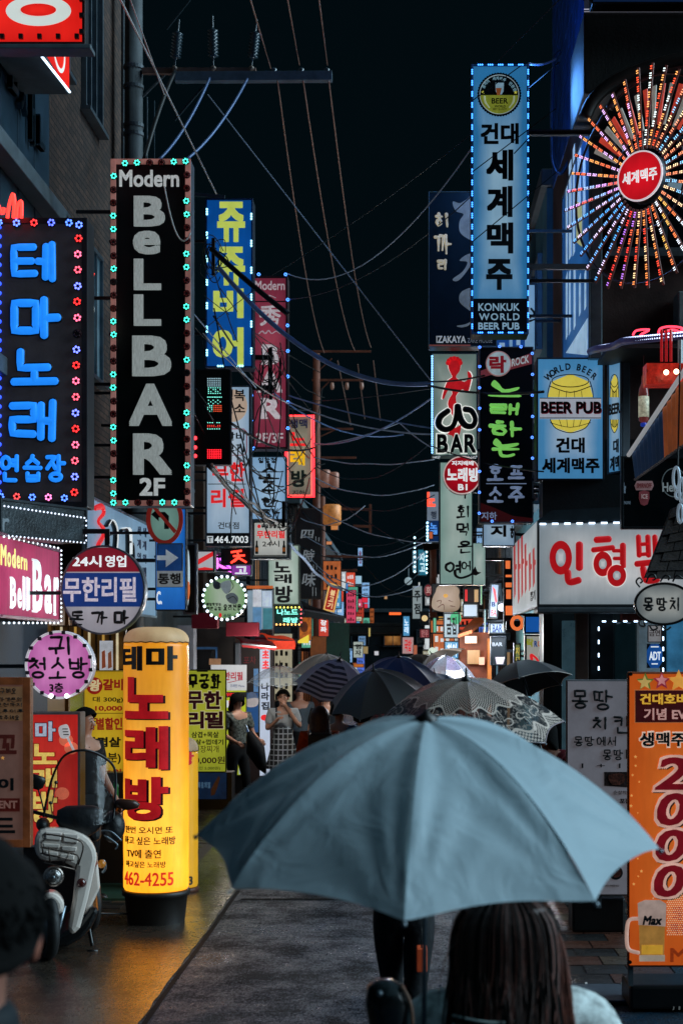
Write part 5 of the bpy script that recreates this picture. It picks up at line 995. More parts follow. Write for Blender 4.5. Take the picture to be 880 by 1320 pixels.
for x, y, rx, ry in ((871, 616, 4, 14), (878, 632, 3, 16), (876, 662, 3, 12), (873, 638, 3, 5)):
    c = P(x, y, 10.5)-o; q = [c+Vector((rx/F*10.5*math.cos(a*PI/8), 0, ry/F*10.5*math.sin(a*PI/8))) for a in range(16)]; MB().tube(q, .010, 6, closed=True).go('link', M('#a8bccc', .35, .3, emit=.3), t, True)
MB().tube([P(873, 600, 10.5)-o, P(876, 450, 10.5)-o], .006, 5).go('cord', BLACK, t)
# dark shaggy roof
t = empty('tiled_canopy', 'dark shingled canopy sloping over the oval hanging sign at the right edge', 'canopy', P(880, 745, 10.6)); o = t.location
TC = M('#25201e', .75, 0, .5, 20, .6); Aq, Bq, Cq = P(866, 655, 11.2)-o, P(832, 744, 10.4)-o, P(1000, 746, 10.4)-o; Dq = P(1000, 600, 11.2)-o
m = MB(); m.v = [Aq, Bq, Cq, Dq]; m.v += [v+Vector((0, .1, 0)) for v in m.v]; m.f = [(0, 1, 2, 3), (7, 6, 5, 4), (0, 4, 5, 1), (1, 5, 6, 2), (2, 6, 7, 3), (3, 7, 4, 0)]; m.go('board', TC, t)
for i in range(8):
    for j in range(7):
        u0, u1 = i/8, (i+1)/8; v0 = (j+(i % 2)*.5)/7; v1 = v0+.135
        p = lambda u, v: (Aq.lerp(Bq, u)).lerp(Dq.lerp(Cq, u), v)
        a_, b_, c_, d_ = p(u0, v0), p(min(1.02, u1+.04), v0), p(min(1.02, u1+.04), v1), p(u0, v1); of = Vector((0, -.012, 0)); m = MB(); m.v = [a_+of*.3, b_+of*1.6, c_+of*1.6, d_+of*.3, a_+of*.1, b_, c_, d_+of*.1]
        m.f = [(0, 1, 2, 3), (7, 6, 5, 4), (0, 4, 5, 1), (1, 5, 6, 2), (2, 6, 7, 3), (3, 7, 4, 0)]; m.go('shingle', M(['#2b2522', '#221d1b', '#332b26'][(i*3+j) % 3], .75, 0, .4, 20, .5), t)
# oval hanging sign
s = Sign('oval_sign', 'oval white hanging sign in a scrolled black iron frame at the right edge', 'sign', 817, 751, 893, 806, 10.0, .05, shape='disc', face=PANEL('#b4b8b4', .6, edge='#6a7478'), cab=BLACK, frame=BLACK, fw=.014)
for i, ch in enumerate('몽땅치'): s.brush(ch, 828+17*i, 770, 842+17*i, 788, INK, 2.6, gap=0, taper=.1, wob=.02)
for pts in ([(824, 757), (819, 750), (823, 745), (827, 749), (824, 752)], [(832, 751), (836, 742), (842, 741), (844, 746), (840, 748)], [(850, 750), (856, 742), (862, 744), (860, 748)], [(822, 799), (824, 806), (830, 807), (829, 802)], [(836, 806), (840, 812), (846, 810), (844, 806)], [(852, 807), (858, 812), (864, 808)], [(866, 750), (871, 742), (878, 745)]): MB().tube(catmull([(a, -.01, b) for a, b in [s.L(*p) for p in pts]], 4), .006, 5).go('scroll', BLACK, s.root, True)
# ---------------------------------------------------------------- banners at street level on the right
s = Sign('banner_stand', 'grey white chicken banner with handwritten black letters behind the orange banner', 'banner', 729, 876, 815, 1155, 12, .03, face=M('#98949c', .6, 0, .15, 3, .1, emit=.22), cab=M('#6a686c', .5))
for k, (ch, x, y, w_, h_) in enumerate((('몽', 736, 889, 22, 25), ('땅', 764, 889, 24, 27), ('치', 763, 924, 20, 17), ('킨', 790, 922, 22, 24))): s.brush(ch, x, y, x+w_, y+h_, INK, 3, gap=0, taper=.1, wob=.03)
for k, (ch, x) in enumerate(zip('몽땅에서', (739, 753, 768, 782))): s.brush(ch, x, 949, x+12, 962, INK, 1.7, gap=0, taper=.1)
for k, (ch, x) in enumerate(zip('몽땅!', (776, 790, 803))): (s.brush(ch, x, 966, x+12, 980, INK, 1.7, gap=0, taper=.1) if ch != '!' else s.panel(x+3, 966, x+4.3, 978, INK))
s.text('1  +  1', 749, 984, 799, 990, INK, .0); s.poly([(778, 995), (808, 995), (808, 1015), (778, 1013)], M('#3a2420', .5, 0, .9, 40, .4), 'photo'); s.poly([(784, 999), (804, 998), (802, 1010), (788, 1011)], M('#7a4030', .5, 0, .9, 60, .4), 'photo', 2, 3)
s.text('순살치킨', 790, 1019, 812, 1024, INK, .0); s.text('포장', 798, 1029, 812, 1036, INK, .05); s.disc(793, 1125, 9, 9, INK, 'plate', 1); s.disc(793, 1124, 7, 7, M('#6a3428', .5, 0, .8, 60, .3), 'food', 2); s.text('본사 MENU', 776, 1140, 797, 1143, INK, .0)
for k in range(9): s.panel(764+k*5, 1050, 767+k*5, 1052, INK)
MB().box(-s.W/2+.05, s.W/2-.05, .04, .34, -.29, -.02).go('base', BLACK, s.root, bevel=.02); MB().box(-.02, .02, .03, .05, -.1, s.H).go('pole', GREYP, s.root)
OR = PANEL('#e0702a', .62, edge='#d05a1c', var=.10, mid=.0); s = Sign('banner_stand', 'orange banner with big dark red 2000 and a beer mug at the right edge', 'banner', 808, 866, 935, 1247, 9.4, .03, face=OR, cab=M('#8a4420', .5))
def star(s, x, y, r, mat, ly=1): s.poly([(x+(r if k % 2 == 0 else r*.45)*math.sin(PI*k/5), y-(r if k % 2 == 0 else r*.45)*math.cos(PI*k/5)) for k in range(10)], mat, 'star', ly)
star(s, 831, 879, 12, M('#6a8a3c', .4, emit=.35)); star(s, 830, 880, 9.5, M('#d8b468', .4, emit=.55), 2); star(s, 852, 878, 12, M('#b03850', .4, emit=.35)); star(s, 852, 877, 8, M('#e09090', .4, emit=.5), 2); star(s, 874, 878, 15, M('#f0a848', .4, emit=.6))
MR = M('#4c1014', .5, emit=.25)
s.panel(817, 889, 930, 932, M('#e08850', .4, emit=.4), 'plate_edge'); s.panel(818, 890, 930, 931, MR, 'plate', 2); s.text('건대호바', 824, 894, 886, 908, M('#e8b840', .4, emit=.6), .04, 3); s.text('기념 EVENT', 829, 913, 915, 928, M('#d8a8a0', .4, emit=.5), .03, 3)
s.text('생맥주', 822.5, 942, 885, 964, M('#e8d0c0', .4, emit=.6), .12, 1); s.text('생맥주', 824, 944, 883, 962, INK, .05, 2)
D4 = M('#8c1220', .4, emit=.4); DE = M('#e8b8a8', .4, emit=.55)
for k, (x0, y0, x1, y1) in enumerate(((847, 976, 888, 1018), (846, 1022, 886, 1064), (844, 1069, 884, 1110), (842, 1115, 882, 1156))):
    ch = '2000'[k]
    for e, mt_, ly, dx in ((.10, M('#3c3430', .4), 1, 2), (.09, DE, 2, 0), (.03, D4, 3, 0)):
        p = {1: 3, 2: 3, 3: 0}[ly]; s.text(ch, x0-p+dx, y0-p+dx*.6, x1+p+dx, y1+p+dx*.6, mt_, e, ly, big=False, shear=.22)
# mug
s.poly([(822, 1164), (857, 1164), (855, 1237), (824, 1237)], M('#b88440', .3, 0, .3, 6, emit=.45), 'mug'); s.poly([(821, 1164), (830, 1160), (850, 1160), (858, 1165), (857, 1194), (822, 1192)], M('#c0a498', .5, 0, .25, 9, emit=.45), 'foam', 2); s.poly([(826, 1218), (853, 1218), (853, 1230), (826, 1230)], M('#e0a838', .3, emit=.55), 'beer_glow', 2); s.panel(823, 1231, 856, 1239, M('#c8b4a0', .3, emit=.4), 'mug_base', 2)
s.strokes([[(822, 1184), (812, 1185), (808, 1192), (807, 1212), (810, 1224), (822, 1228)]], M('#d8b0a0', .3, emit=.5), 5, 1, .004, 0, 0, 'mug_handle'); s.text('Max', 828, 1180, 852, 1192, INK, .06, 4, big=False, shear=.2)
s.text('크림생', 866, 1168, 884, 1186, M('#c02818', .4, emit=.4), .02, 1); s.text('맥주', 864, 1190, 884, 1204, M('#c02818', .4, emit=.4), .02, 1); s.text('M', 863, 1222, 884, 1240, M('#b84418', .4, emit=.3), .03, 1)
rnd = random.Random(11)
for k in range(15): star(s, 812+rnd.uniform(0, 14), 975+k*12+rnd.uniform(-4, 4), rnd.uniform(1, 2.4), M('#f0b060', .4, emit=.6))
m = MB()
for i in range(22):
    for j in range(22):
        x, y = 832+j*2.6+(i % 2)*1.3, 1150+i*2.6
        if x+y > 1990+rnd.uniform(0, 30) and not (820 < x < 859 and y > 1158): p = s.L(x, y); m.box(p[0]-.003, p[0]+.003, -.0065, -.004, p[1]-.003, p[1]+.003)
m.go('halftone_dot', M('#f0c8a0', .4, emit=.6), s.root, kind='stuff')
for x, y in ((812, 869), (811, 1240)): p = s.L(x, y); MB().lathe([(.012, 0), (.012, .006)], 10, (p[0], -.003, p[1]), 'y').go('eyelet', BLACK, s.root)
MB().box(-s.W/2+.02, s.W/2+.2, .05, .42, -.27, -.12).go('base', BLACK, s.root, bevel=.02); MB().box(-s.W/2+.01, -s.W/2+.04, .03, .06, -.12, s.H).go('pole', GREYP, s.root); MB().box(s.W/2-.06, s.W/2-.03, .03, .06, -.12, s.H).go('pole', GREYP, s.root)
# ================================================================ street level on the left
# brown handwritten board at the edge
s = Sign('sign_board', 'brown framed board with a handwritten note and round dark letters at the left edge', 'sign board', -60, 873, 40, 1092, 9.3, .07, face=M('#7c5a50', .6, 0, .2, 4, .1, emit=.30), cab=M('#6e3e20', .5, 0, .3, 5, .15), frame=M('#7a4424', .5, 0, .4, 8, .15, emit=.2), fw=.045)
s.panel(-40, 885, 33, 929, M('#9a7454', .7, 0, .2, 8, .15, emit=.2), 'note', 2)
for k, (tx, x0, y0, x1, y1) in enumerate((('구해요', 1, 887, 23, 894), ('가게문의', 0, 899, 30, 905), ('오전까지', -4, 906, 31, 911), ('오후이후', -6, 914, 33, 919), ('연락주세요', -8, 922, 27, 928))): s.brush(tx, x0, y0, x1, y1, INK, 1, 3, .003, taper=.3, wob=.08)
s.text('꼬', -2, 947, 22, 972, M('#6a2820', .5, emit=.1), .07); s.text('이', -2, 1003, 18, 1019, INK, .08); s.panel(-30, 1029, 26, 1046, M('#6a2018', .5, emit=.12), 'plate', 1); s.text('ENT', -1, 1032, 23, 1042, M('#a8786c', .5, emit=.2), .05, 2); s.text('드', -8, 1054, 20, 1074, INK, .08); star(s, 4, 977, 2.5, LIT('#e0a050', .5))
MB().box(-s.W/2+.03, -s.W/2+.08, .02, .08, -1.0, 0).box(0, .05, .02, .08, -.92, 0).go('leg', M('#5a3420', .5), s.root)
# red karaoke light box with brush illustration
s = Sign('light_box', 'red standing light box with white 마 and yellow letters behind the scooter', 'light box', 30, 918, 104, 1092, 12.6, .2, face=PANEL('#d83a30', .7, edge='#c02420', var=.2), cab=M('#7a7c80', .4, .6), frame=M('#8a8c90', .4, .6, emit=.05), fw=.02)
s.text('테', 20, 930, 41, 955, M('#1a2c5c', .4), .12, 1) if False else None
for e, mt_, ly in ((.12, M('#182850', .4), 1), (.05, M('#b8c4d8', .4, emit=.6), 2)): s.text('마', 46-(2-ly), 930-(2-ly), 72+(2-ly), 955+(2-ly), mt_, e, ly); s.text('ㅣ', 38, 932, 41, 954, mt_, e, ly)
for ch, y0, y1 in (('노', 959, 985), ('래', 990, 1015), ('방', 1018, 1062)):
    for e, mt_, ly in ((.12, M('#a01818', .4, emit=.3), 1), (.05, M('#e8c868', .4, emit=.7), 2)): s.text(ch, 41-(2-ly)*1.5, y0-(2-ly), 74+(2-ly)*1.5, y1+(2-ly), mt_, e, ly)
s.poly([(76, 938), (83, 934), (88, 935), (91, 947), (85, 952), (78, 950)], M('#c8c8cc', .4, emit=.6), 'microphone', 1, 3); s.poly([(86, 951), (89, 950), (97, 967), (94, 968)], M('#c8c8cc', .4, emit=.6), 'microphone_handle', 1)
for k in range(3): s.panel(81+k*.6, 939+k*3.6, 88+k*.6, 940.2+k*3.6, INK, 'grille_line', 2)
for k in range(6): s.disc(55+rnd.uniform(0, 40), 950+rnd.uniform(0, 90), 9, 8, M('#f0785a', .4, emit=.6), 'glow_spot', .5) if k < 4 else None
MB().box(-s.W/2, s.W/2, .0, .3, -.62, -.003).go('base', M('#1c1c1e', .5), s.root, bevel=.01)
# big yellow menu behind
s = Sign('menu_board', 'wide yellow menu board with red and black lines of prices behind the man in black', 'menu board', 108, 864, 161, 1022, 14.8, .12, face=PANEL('#d8b428', .62, edge='#c09a1c', var=.12), cab=M('#5a4a20', .5), frame=M('#a08428', .5, emit=.15), fw=.012)
KR = M('#b8281c', .5, emit=.25)
s.disc(122, 884, 10.5, 11, KR, 'emblem'); s.text('왕', 115, 876, 130, 891, M('#e0d0a0', .4, emit=.5), .05, 2); s.text('갈비', 133, 875, 159, 890, KR, .07); s.text('대 300g)', 120, 898, 159, 906, INK, .02); s.text('10,000', 123, 910, 158, 917, KR, .04); s.panel(112, 919, 160, 919.8, M('#8a6a18', .5))
s.text('특별할인', 112, 925, 158, 941, KR, .05); s.text('삼겹살', 110, 950, 156, 963, INK, .05); s.text('(1인분)', 114, 970, 156, 985, INK, .03); s.text('8,000원', 112, 991, 157, 1006, KR, .04)
MB().box(-s.W/2, s.W/2+.1, .02, .2, -.8, -.003).go('base', M('#141413', .5), s.root)
s = Sign('wall_poster', 'row of warm lit brass posts and posters behind the pink round sign', 'shop window', 20, 806, 162, 864, 16.2, .1, face=M('#6a4a20', .3, .2, .7, 3, emit=.22), cab=M('#4a3018', .5))
for k, x in enumerate(range(24, 160, 9)): s.panel(x, 808, x+3, 864, [M('#d8a850', .3, .6, emit=.5), M('#3a2410', .4), M('#e8d8b0', .3, emit=.6), M('#5a3a18', .4)][k % 4], 'post', 1, .02)
s.panel(129, 826, 146, 864, M('#c8ccd4', .4, emit=.55), 'poster', 3); s.poly([(132, 840), (136, 838), (137, 860), (132, 862)], M('#b05838', .5, emit=.3), 'photo', 5); s.poly([(140, 842), (144, 839), (145, 860), (140, 862)], M('#b06848', .5, emit=.3), 'photo', 5)
s.text('참이슬', 4+20, 842, 34, 858, REDL, .03) 
# grey pillar and lower left wall
r, cx, cy = building('storefront', 'left shop ground floor with grey pillar and brass glazing', -6, -3.75, 9.0, 21.6, 2.85, M('#3c3834', .6, 0, .4, 2, .2), roof=False)
for k in range(10): MB().box(1.127, 1.17, -5.9+k*1.25, -5.82+k*1.25, .0, 2.8).go('post', M('#8a6a3a', .35, .7), r)
for k in range(9): MB().box(1.13, 1.14, -5.80+k*1.25, -4.68+k*1.25, .3, 2.7).go('pane', [M('#3a2a18', .15, coat=.4, emit=.35), GLASS, PANEL('#7a5424', .3, var=.4)][k % 3], r)
# ---------------------------------------------------------------- inflatable columns
def inflatable(label, px, ytop, ybot, ypot, Y, r, body, cap, pot, texts):
    X = (px-CX)/F*Y; k = Y/F; zb = CH-(ybot-CY)*k; zt = CH-(ytop-CY)*k
    root = empty('inflatable_column', label, 'inflatable sign', (X, Y, 0))
    prof = [(r*.96, zb), (r, zb+.02)]; n = 22
    for i in range(n+1): z = zb+.04+(zt-.16-zb-.04)*i/n; prof.append((r*(1+.006*math.sin(i*2.2)), z))
    MB().lathe(prof+[(r*.985, zt-.13)], 40).go('body', body, root, True)
    cp = [(r*.99, zt-.128), (r*1.0, zt-.12)]+[(r*math.cos(a*PI/16)**.55 if a < 8 else .001, zt-.115+.115*math.sin(a*PI/16)) for a in range(1, 9)]
    m = MB().lathe(cp, 40); m.v = [(x*(1+.012*math.sin(11*math.atan2(y, x))), y*(1+.012*math.sin(11*math.atan2(y, x))), z) for x, y, z in m.v]; m.go('top_cap', cap, root, True)
    # stitched seam ring
    MB().tube([(r*1.003*math.cos(a*PI/20), r*1.003*math.sin(a*PI/20), zt-.125+.004*math.sin(a*3)) for a in range(40)], .005, 5, closed=True).go('seam', M('#6a4a18', .6), root)
    zp = CH-(ypot-CY)*k
    if pot: MB().lathe([(r*.86, zp), (r*.88, zp+.02), (r*.97, zb-.05), (r*1.04, zb-.045), (r*1.05, zb-.012), (r*1.0, zb-.004)], 40).go('pot', pot, root, True)
    for (tx, x0, y0, x1, y1, mat, bold, ly) in texts:
        it, bb = layout(tx, bold); sx = (x1-x0)*k/(bb[1]-bb[0]); sz = (y1-y0)*k/(bb[3]-bb[2]); z0 = CH-(y1-CY)*k
        for m_, xo in it:
            bm = bmesh.new(); bm.from_mesh(m_)
            for v in bm.verts: v.co = Vector(((v.co.x+xo-bb[0])*sx+(x0-px)*k, v.co.y, (v.co.z-bb[2])*sz))
            c = -1.5*r
            while c < 1.5*r:
                g = bm.verts[:]+bm.edges[:]+bm.faces[:]; bmesh.ops.bisect_plane(bm, geom=g, plane_co=(c, 0, 0), plane_no=(1, 0, 0)); c += r*.12
            for v in bm.verts:
                a = v.co.x/r; rr = r+.003+.003*ly+(-v.co.y)*.006; v.co = Vector((rr*math.sin(a), -rr*math.cos(a), z0+v.co.z))
            me = bpy.data.meshes.new('letter'); bm.to_mesh(me); bm.free(); link('letter', me, mat, root)
    return root
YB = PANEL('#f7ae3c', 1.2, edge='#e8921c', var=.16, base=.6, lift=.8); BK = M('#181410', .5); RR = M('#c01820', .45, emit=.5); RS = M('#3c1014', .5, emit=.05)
T_ = [('테마', 154, 833, 236, 864, BK, .07, 1)]
for ch, y0, y1 in (('노', 872, 925), ('래', 934, 989), ('방', 998, 1053)): T_ += [(ch, 164, y0+1, 226, y1+1.5, RS, .06, 0), (ch, 161, y0, 223, y1, RR, .06, 1)]
for tx, x0, y0, x1, y1 in (('한번 오시면 또', 163, 1061, 229, 1070), ('하고 싶은 노래방', 161, 1074, 233, 1084), ('TV에 출연', 166, 1090, 214, 1101), ('하고싶은 노래방', 164, 1105, 220, 1113)): T_.append((tx, x0, y0, x1, y1, BK, .015, 1))
T_.append(('462-4255', 160, 1119, 230, 1136, M('#e03a20', .4, emit=.7), .02, 1))
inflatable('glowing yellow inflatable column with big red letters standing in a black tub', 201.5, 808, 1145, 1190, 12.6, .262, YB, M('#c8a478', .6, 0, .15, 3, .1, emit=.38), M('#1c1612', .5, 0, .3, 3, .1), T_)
inflatable('second smaller yellow inflatable column mostly hidden behind the first', 232, 950, 1142, 1175, 14.2, .165, PANEL('#e8b028', .8, edge='#d09a20', var=.1), M('#b89a78', .6, emit=.2), M('#5a3424', .5), [('방', 232, 968, 254, 985, RR, .08, 1), ('3', 246, 1127, 252, 1138, BK, .03, 1)])
# green yellow banner
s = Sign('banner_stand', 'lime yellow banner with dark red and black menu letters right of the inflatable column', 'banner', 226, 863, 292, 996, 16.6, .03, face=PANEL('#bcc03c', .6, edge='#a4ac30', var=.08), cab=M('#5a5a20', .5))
PU = M('#5c2030', .5, emit=.1)
s.brush('무궁화', 242, 869, 286, 888, INK, 3, gap=.05, taper=.4, wob=.05); 
for ch, a in (('무', (240, 891, 262, 914)), ('한', (263, 891, 286, 914)), ('리', (241, 917, 263, 939)), ('필', (264, 917, 288, 939))): s.text(ch, a[0]-1.2, a[1]-1, a[2]+1.2, a[3]+1, M('#c8c090', .4, emit=.6), .12); s.text(ch, *a, PU, .07, 2)
s.text('삼겹+목살', 247, 943, 282, 951, M('#1c2c50'), .03); s.text('목살+껍데기', 244, 953, 288, 960, M('#1c2c50'), .03); s.text('된장찌개', 250, 961, 282, 970, PU, .0); s.text('10,000원', 247, 975, 290, 985, PU, .02); s.text('(2인 5,000원)', 252, 988, 284, 993, M('#1c2c50'), .0)
s.panel(254, 863.5, 268, 866, M('#202020')); s.panel(228, 996, 292, 1030, M('#16365c', .5, 0, .4, 5, emit=.25), 'lower_panel', 1); s.brush('처음처럼', 255, 1008, 272, 1016, M('#5a80a0', .5, emit=.3), 1.3, 2); s.poly([(272, 1018), (276, 1010), (282, 1000), (284, 1003), (280, 1016), (277, 1024), (272, 1026)], M('#5a3420', .4, emit=.2), 'bottle', 2)
MB().box(-s.W/2, s.W/2+.05, .05, .35, -.40, -.003).go('base', BLACK, s.root)
s = Sign('banner_stand', 'white and lime banner partly hidden behind the lime menu banner', 'banner', 272, 857, 318, 1000, 22.2, .03, face=PANEL('#b8c430', .6, var=.1), cab=M('#5a5a20', .5))
s.panel(272, 857, 318, 890, PANEL('#c4c8cc', .6)); s.text('한리필', 289, 866, 313, 877, M('#a01c30', .4, emit=.3), .04, 2, big=False, shear=.0); s.strokes([[(294, 880), (312, 876)]], M('#a01c30', .4, emit=.3), .8, 2); s.text('무제한 Menu', 297, 882, 315, 886, M('#2a4a8c'), .0, 2)
s.panel(290, 892, 318, 899, INK); s.text('무한리필', 292, 893, 308, 898, REDL, .03, 2); s.text('11.8', 290, 903, 305, 911, KR, .03); s.panel(290, 903, 300, 912, SOFTW, ly=.5); s.panel(291, 916, 305, 926, INK); s.panel(291, 927, 305, 938, SOFTW)
s.panel(304, 965, 318, 980, M('#7ab040', .5, emit=.4)); s.panel(308, 981, 318, 998, PANEL('#b8ccd8', .5)); s.text('소', 312, 984, 317, 990, INK, .02, 2)
MB().box(-s.W/2, s.W/2, .05, .3, -.25, -.003).go('base', BLACK, s.root)
# ---------------------------------------------------------------- mid street shops (left): fascias, awnings, pillars
def slab(name, label, cat, x0, y0, x1, y1, Y, d, mat, bevel=.01, group=None):
    a = P(x0, y1, Y); b = P(x1, y0, Y); c = ((a.x+b.x)/2, Y, a.z); o = MB().box(-(b.x-a.x)/2, (b.x-a.x)/2, 0, d, 0, b.z-a.z).go(name, mat, None, bevel=bevel, loc=c); return tag(o, label, cat, group)
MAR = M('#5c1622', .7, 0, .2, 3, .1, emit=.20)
slab('fascia_board', 'left maroon fascia board under the green round sign', 'fascia', 247, 790, 280, 810, 20.6, .2, MAR); slab('fascia_board', 'right longer maroon fascia board over the dark shop opening', 'fascia', 291, 802, 333, 820, 21.4, .2, MAR)
def awning(label, pts, Y0, Y1, mat, drop=.18, n=7):
    """pts: four pixel corners, top left, top right, bottom right, bottom left"""
    t = empty('awning', label, 'awning', P(pts[0][0], pts[0][1], Y1)); o = t.location
    q = [P(*pts[0], Y1)-o, P(*pts[1], Y1)-o, P(*pts[2], Y0)-o, P(*pts[3], Y0)-o]; m = MB(); N = 8
    for i in range(N+1):
        u = i/N
        for j in range(4):
            v = j/3; p = (q[0].lerp(q[1], u)).lerp(q[3].lerp(q[2], u), v); p.z += .03*math.sin(PI*v)+.012*math.sin(9*u+4*v); m.v.append(p)
    for i in range(N):
        for j in range(3): a = i*4+j; m.f.append((a, a+1, a+5, a+4))
    o_ = m.go('canvas', mat, t, True); sm = o_.modifiers.new('thickness', 'SOLIDIFY'); sm.thickness = .012
    m = MB()
    for i in range(n*2+1):
        u = i/(n*2); p = q[3].lerp(q[2], u); dz = drop*(1 if i % 2 else .8); m.v += [p, p-Vector((0, 0, dz))]
    for i in range(n*2): a = 2*i; m.f.append((a, a+1, a+3, a+2))
    o_ = m.go('valance', mat, t); sm = o_.modifiers.new('thickness', 'SOLIDIFY'); sm.thickness = .01
    MB().tube([q[3], q[2]], .015, 6).go('rod', STEEL, t); return t
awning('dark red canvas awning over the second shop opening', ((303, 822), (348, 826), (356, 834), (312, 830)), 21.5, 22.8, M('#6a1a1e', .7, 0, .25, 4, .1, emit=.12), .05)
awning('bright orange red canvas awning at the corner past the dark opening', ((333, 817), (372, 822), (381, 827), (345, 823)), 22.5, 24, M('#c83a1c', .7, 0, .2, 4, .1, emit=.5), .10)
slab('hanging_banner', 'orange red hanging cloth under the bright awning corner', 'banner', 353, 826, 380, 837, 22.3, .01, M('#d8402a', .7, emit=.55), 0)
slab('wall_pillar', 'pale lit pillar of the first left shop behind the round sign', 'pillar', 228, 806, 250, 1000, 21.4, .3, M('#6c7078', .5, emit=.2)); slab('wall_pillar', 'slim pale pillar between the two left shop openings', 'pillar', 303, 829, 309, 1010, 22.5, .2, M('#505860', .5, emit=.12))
s = Sign('storefront', 'dark shop opening with a blue framed window left of the man with the umbrella', 'shop front', 248, 808, 304, 1020, 22.6, .3, face=M('#14100f', .4, 0, .8, 3, emit=.2), cab=M('#2a2422', .6))
for a in ((251, 834, 280, 837), (251, 834, 253.5, 864), (278, 834, 280.5, 864)): s.panel(*a, M('#2a5078', .4, emit=.25), 'window_frame', 3, .02)
s.panel(254, 838, 277, 864, M('#16181a', .15, coat=.5), 'window_pane', 1); s.panel(270, 849, 285, 857, M('#a07858', .6, emit=.3), 'box', 5, .04)
s = Sign('storefront', 'second shop front with a bright white and red poster pillar', 'shop front', 309, 832, 352, 1010, 23.6, .3, face=M('#231a1a', .4, 0, .6, 3, emit=.25), cab=M('#2a2422', .6))
s.panel(335, 837, 348, 1000, PANEL('#c0cce0', .75), 'light_panel', 2); s.text('횟집', 338, 838, 346, 858, REDL, .05, 3) if False else s.vtext('초초', 338, 838, 347, 862, REDL, .08, ly=3); s.vtext('나라집', 337, 880, 347, 915, M('#1c2c44'), .06, ly=3); s.disc(341, 925, 5, 4, REDL, 'crab', 3, 8)
s.text('포차', 314, 846, 330, 856, M('#7a2028', .5, emit=.3), .0, 2); s.panel(327, 862, 333, 905, M('#5a88b8', .4, emit=.4), 'blue_strip', 2)
s = Sign('menu_board', 'small blue poster with a white bear picture between the two men and the dress', 'poster', 316, 892, 334, 945, 23.2, .03, face=PANEL('#2c5c98', .5), cab=GREYP)
s.disc(325, 902, 7.5, 10, M('#5c7090', .5, emit=.35), 'cap', 1, 20); s.poly([(317.5, 902), (332.5, 900), (331, 910), (319, 911)], M('#b8b0b0', .5, emit=.5), 'face_picture', 2, 3)
s = Sign('menu_board', 'low poster strip with yellow edge at the feet of the woman in the dress', 'poster', 322, 938, 352, 1003, 24, .05, face=PANEL('#5a7890', .45), cab=GREYP); s.panel(322, 940, 352, 945, M('#c8b040', .4, emit=.5)); s.panel(324, 948, 348, 962, M('#7a5040', .5, 0, .6, 30, emit=.3), 'photo', 2)
s = Sign('wall_sign', 'blue and white window posters under the green round sign', 'poster', 318, 760, 352, 812, 23, .1, face=M('#8fa8b8', .5, 0, .3, 2, emit=.4), cab=GREYP)
for a, c in (((326, 760, 337, 782), '#c8ccd4'), ((338, 762, 350, 782), '#b8c8d8'), ((326, 783, 337, 812), '#5c8cb4'), ((339, 784, 351, 811), '#3c7c88')): s.panel(*a, M(c, .5, emit=.5), 'poster', 1)
s.panel(318, 755, 352, 759, M('#c0602c', .5, emit=.5), 'orange_strip', 3)
slab('wall_panel', 'narrow black lamp case left of the white karaoke sign', 'lamp case', 343, 757, 352, 820, 23.4, .2, M('#141a1c', .4))
# far left objects
s = Sign('banner_flag', 'tilted red and gold paper lantern stick sign', 'sign', 416, 752, 431, 788, 29, .08, face=M('#b01c18', .4, emit=.6), cab=M('#6a4418', .5), frame=LIT('#e0b060', .8), fw=.03)
s.root.rotation_euler.y = .22; s.vtext('불고기', 420, 760, 427, 784, LIT('#e8c890', .8), .05)
awning('dark steel canopy below the black vertical sign', ((387, 774), (422, 792), (444, 795), (392, 786)), 25, 28, M('#1c2426', .5, .3), .12)
slab('lamp_strip', 'thin white lamp strip along the dark canopy edge', 'lamp strip', 416, 793, 442, 796, 25.5, .05, LIT('#b8c8d0', .8))
s = Sign('wall_sign', 'orange sign of a burning chicken with yellow corner below the green lamp board', 'sign', 385, 795, 402, 826, 26.5, .1, face=M('#c86a20', .5, 0, .5, 12, emit=.45), cab=GREYP); s.poly([(384, 826), (398, 818), (398, 829), (384, 829)], LIT('#e8d040', .8)); s.disc(392, 808, 5, 7, M('#7a3818', .5, emit=.2), 'picture', 1, 12)
s = Sign('wall_sign', 'small orange red sign with white letters past the burning chicken sign', 'sign', 410, 797, 424, 821, 27.5, .1, face=PANEL('#d8402c', .7), cab=GREYP); s.vtext('장좌', 413, 799, 421, 815, WHT, .05); 
slab('green_hoarding', 'plain green hoarding beyond the black umbrella on the left', 'hoarding', 419, 803, 450, 870, 29, .1, M('#1c4a40', .6, 0, .3, 2, .1, emit=.10)); slab('wall_post', 'warm lit wooden post beside the green hoarding', 'post', 400, 820, 420, 880, 28.4, .15, M('#8a4c20', .5, 0, .4, 3, emit=.3))
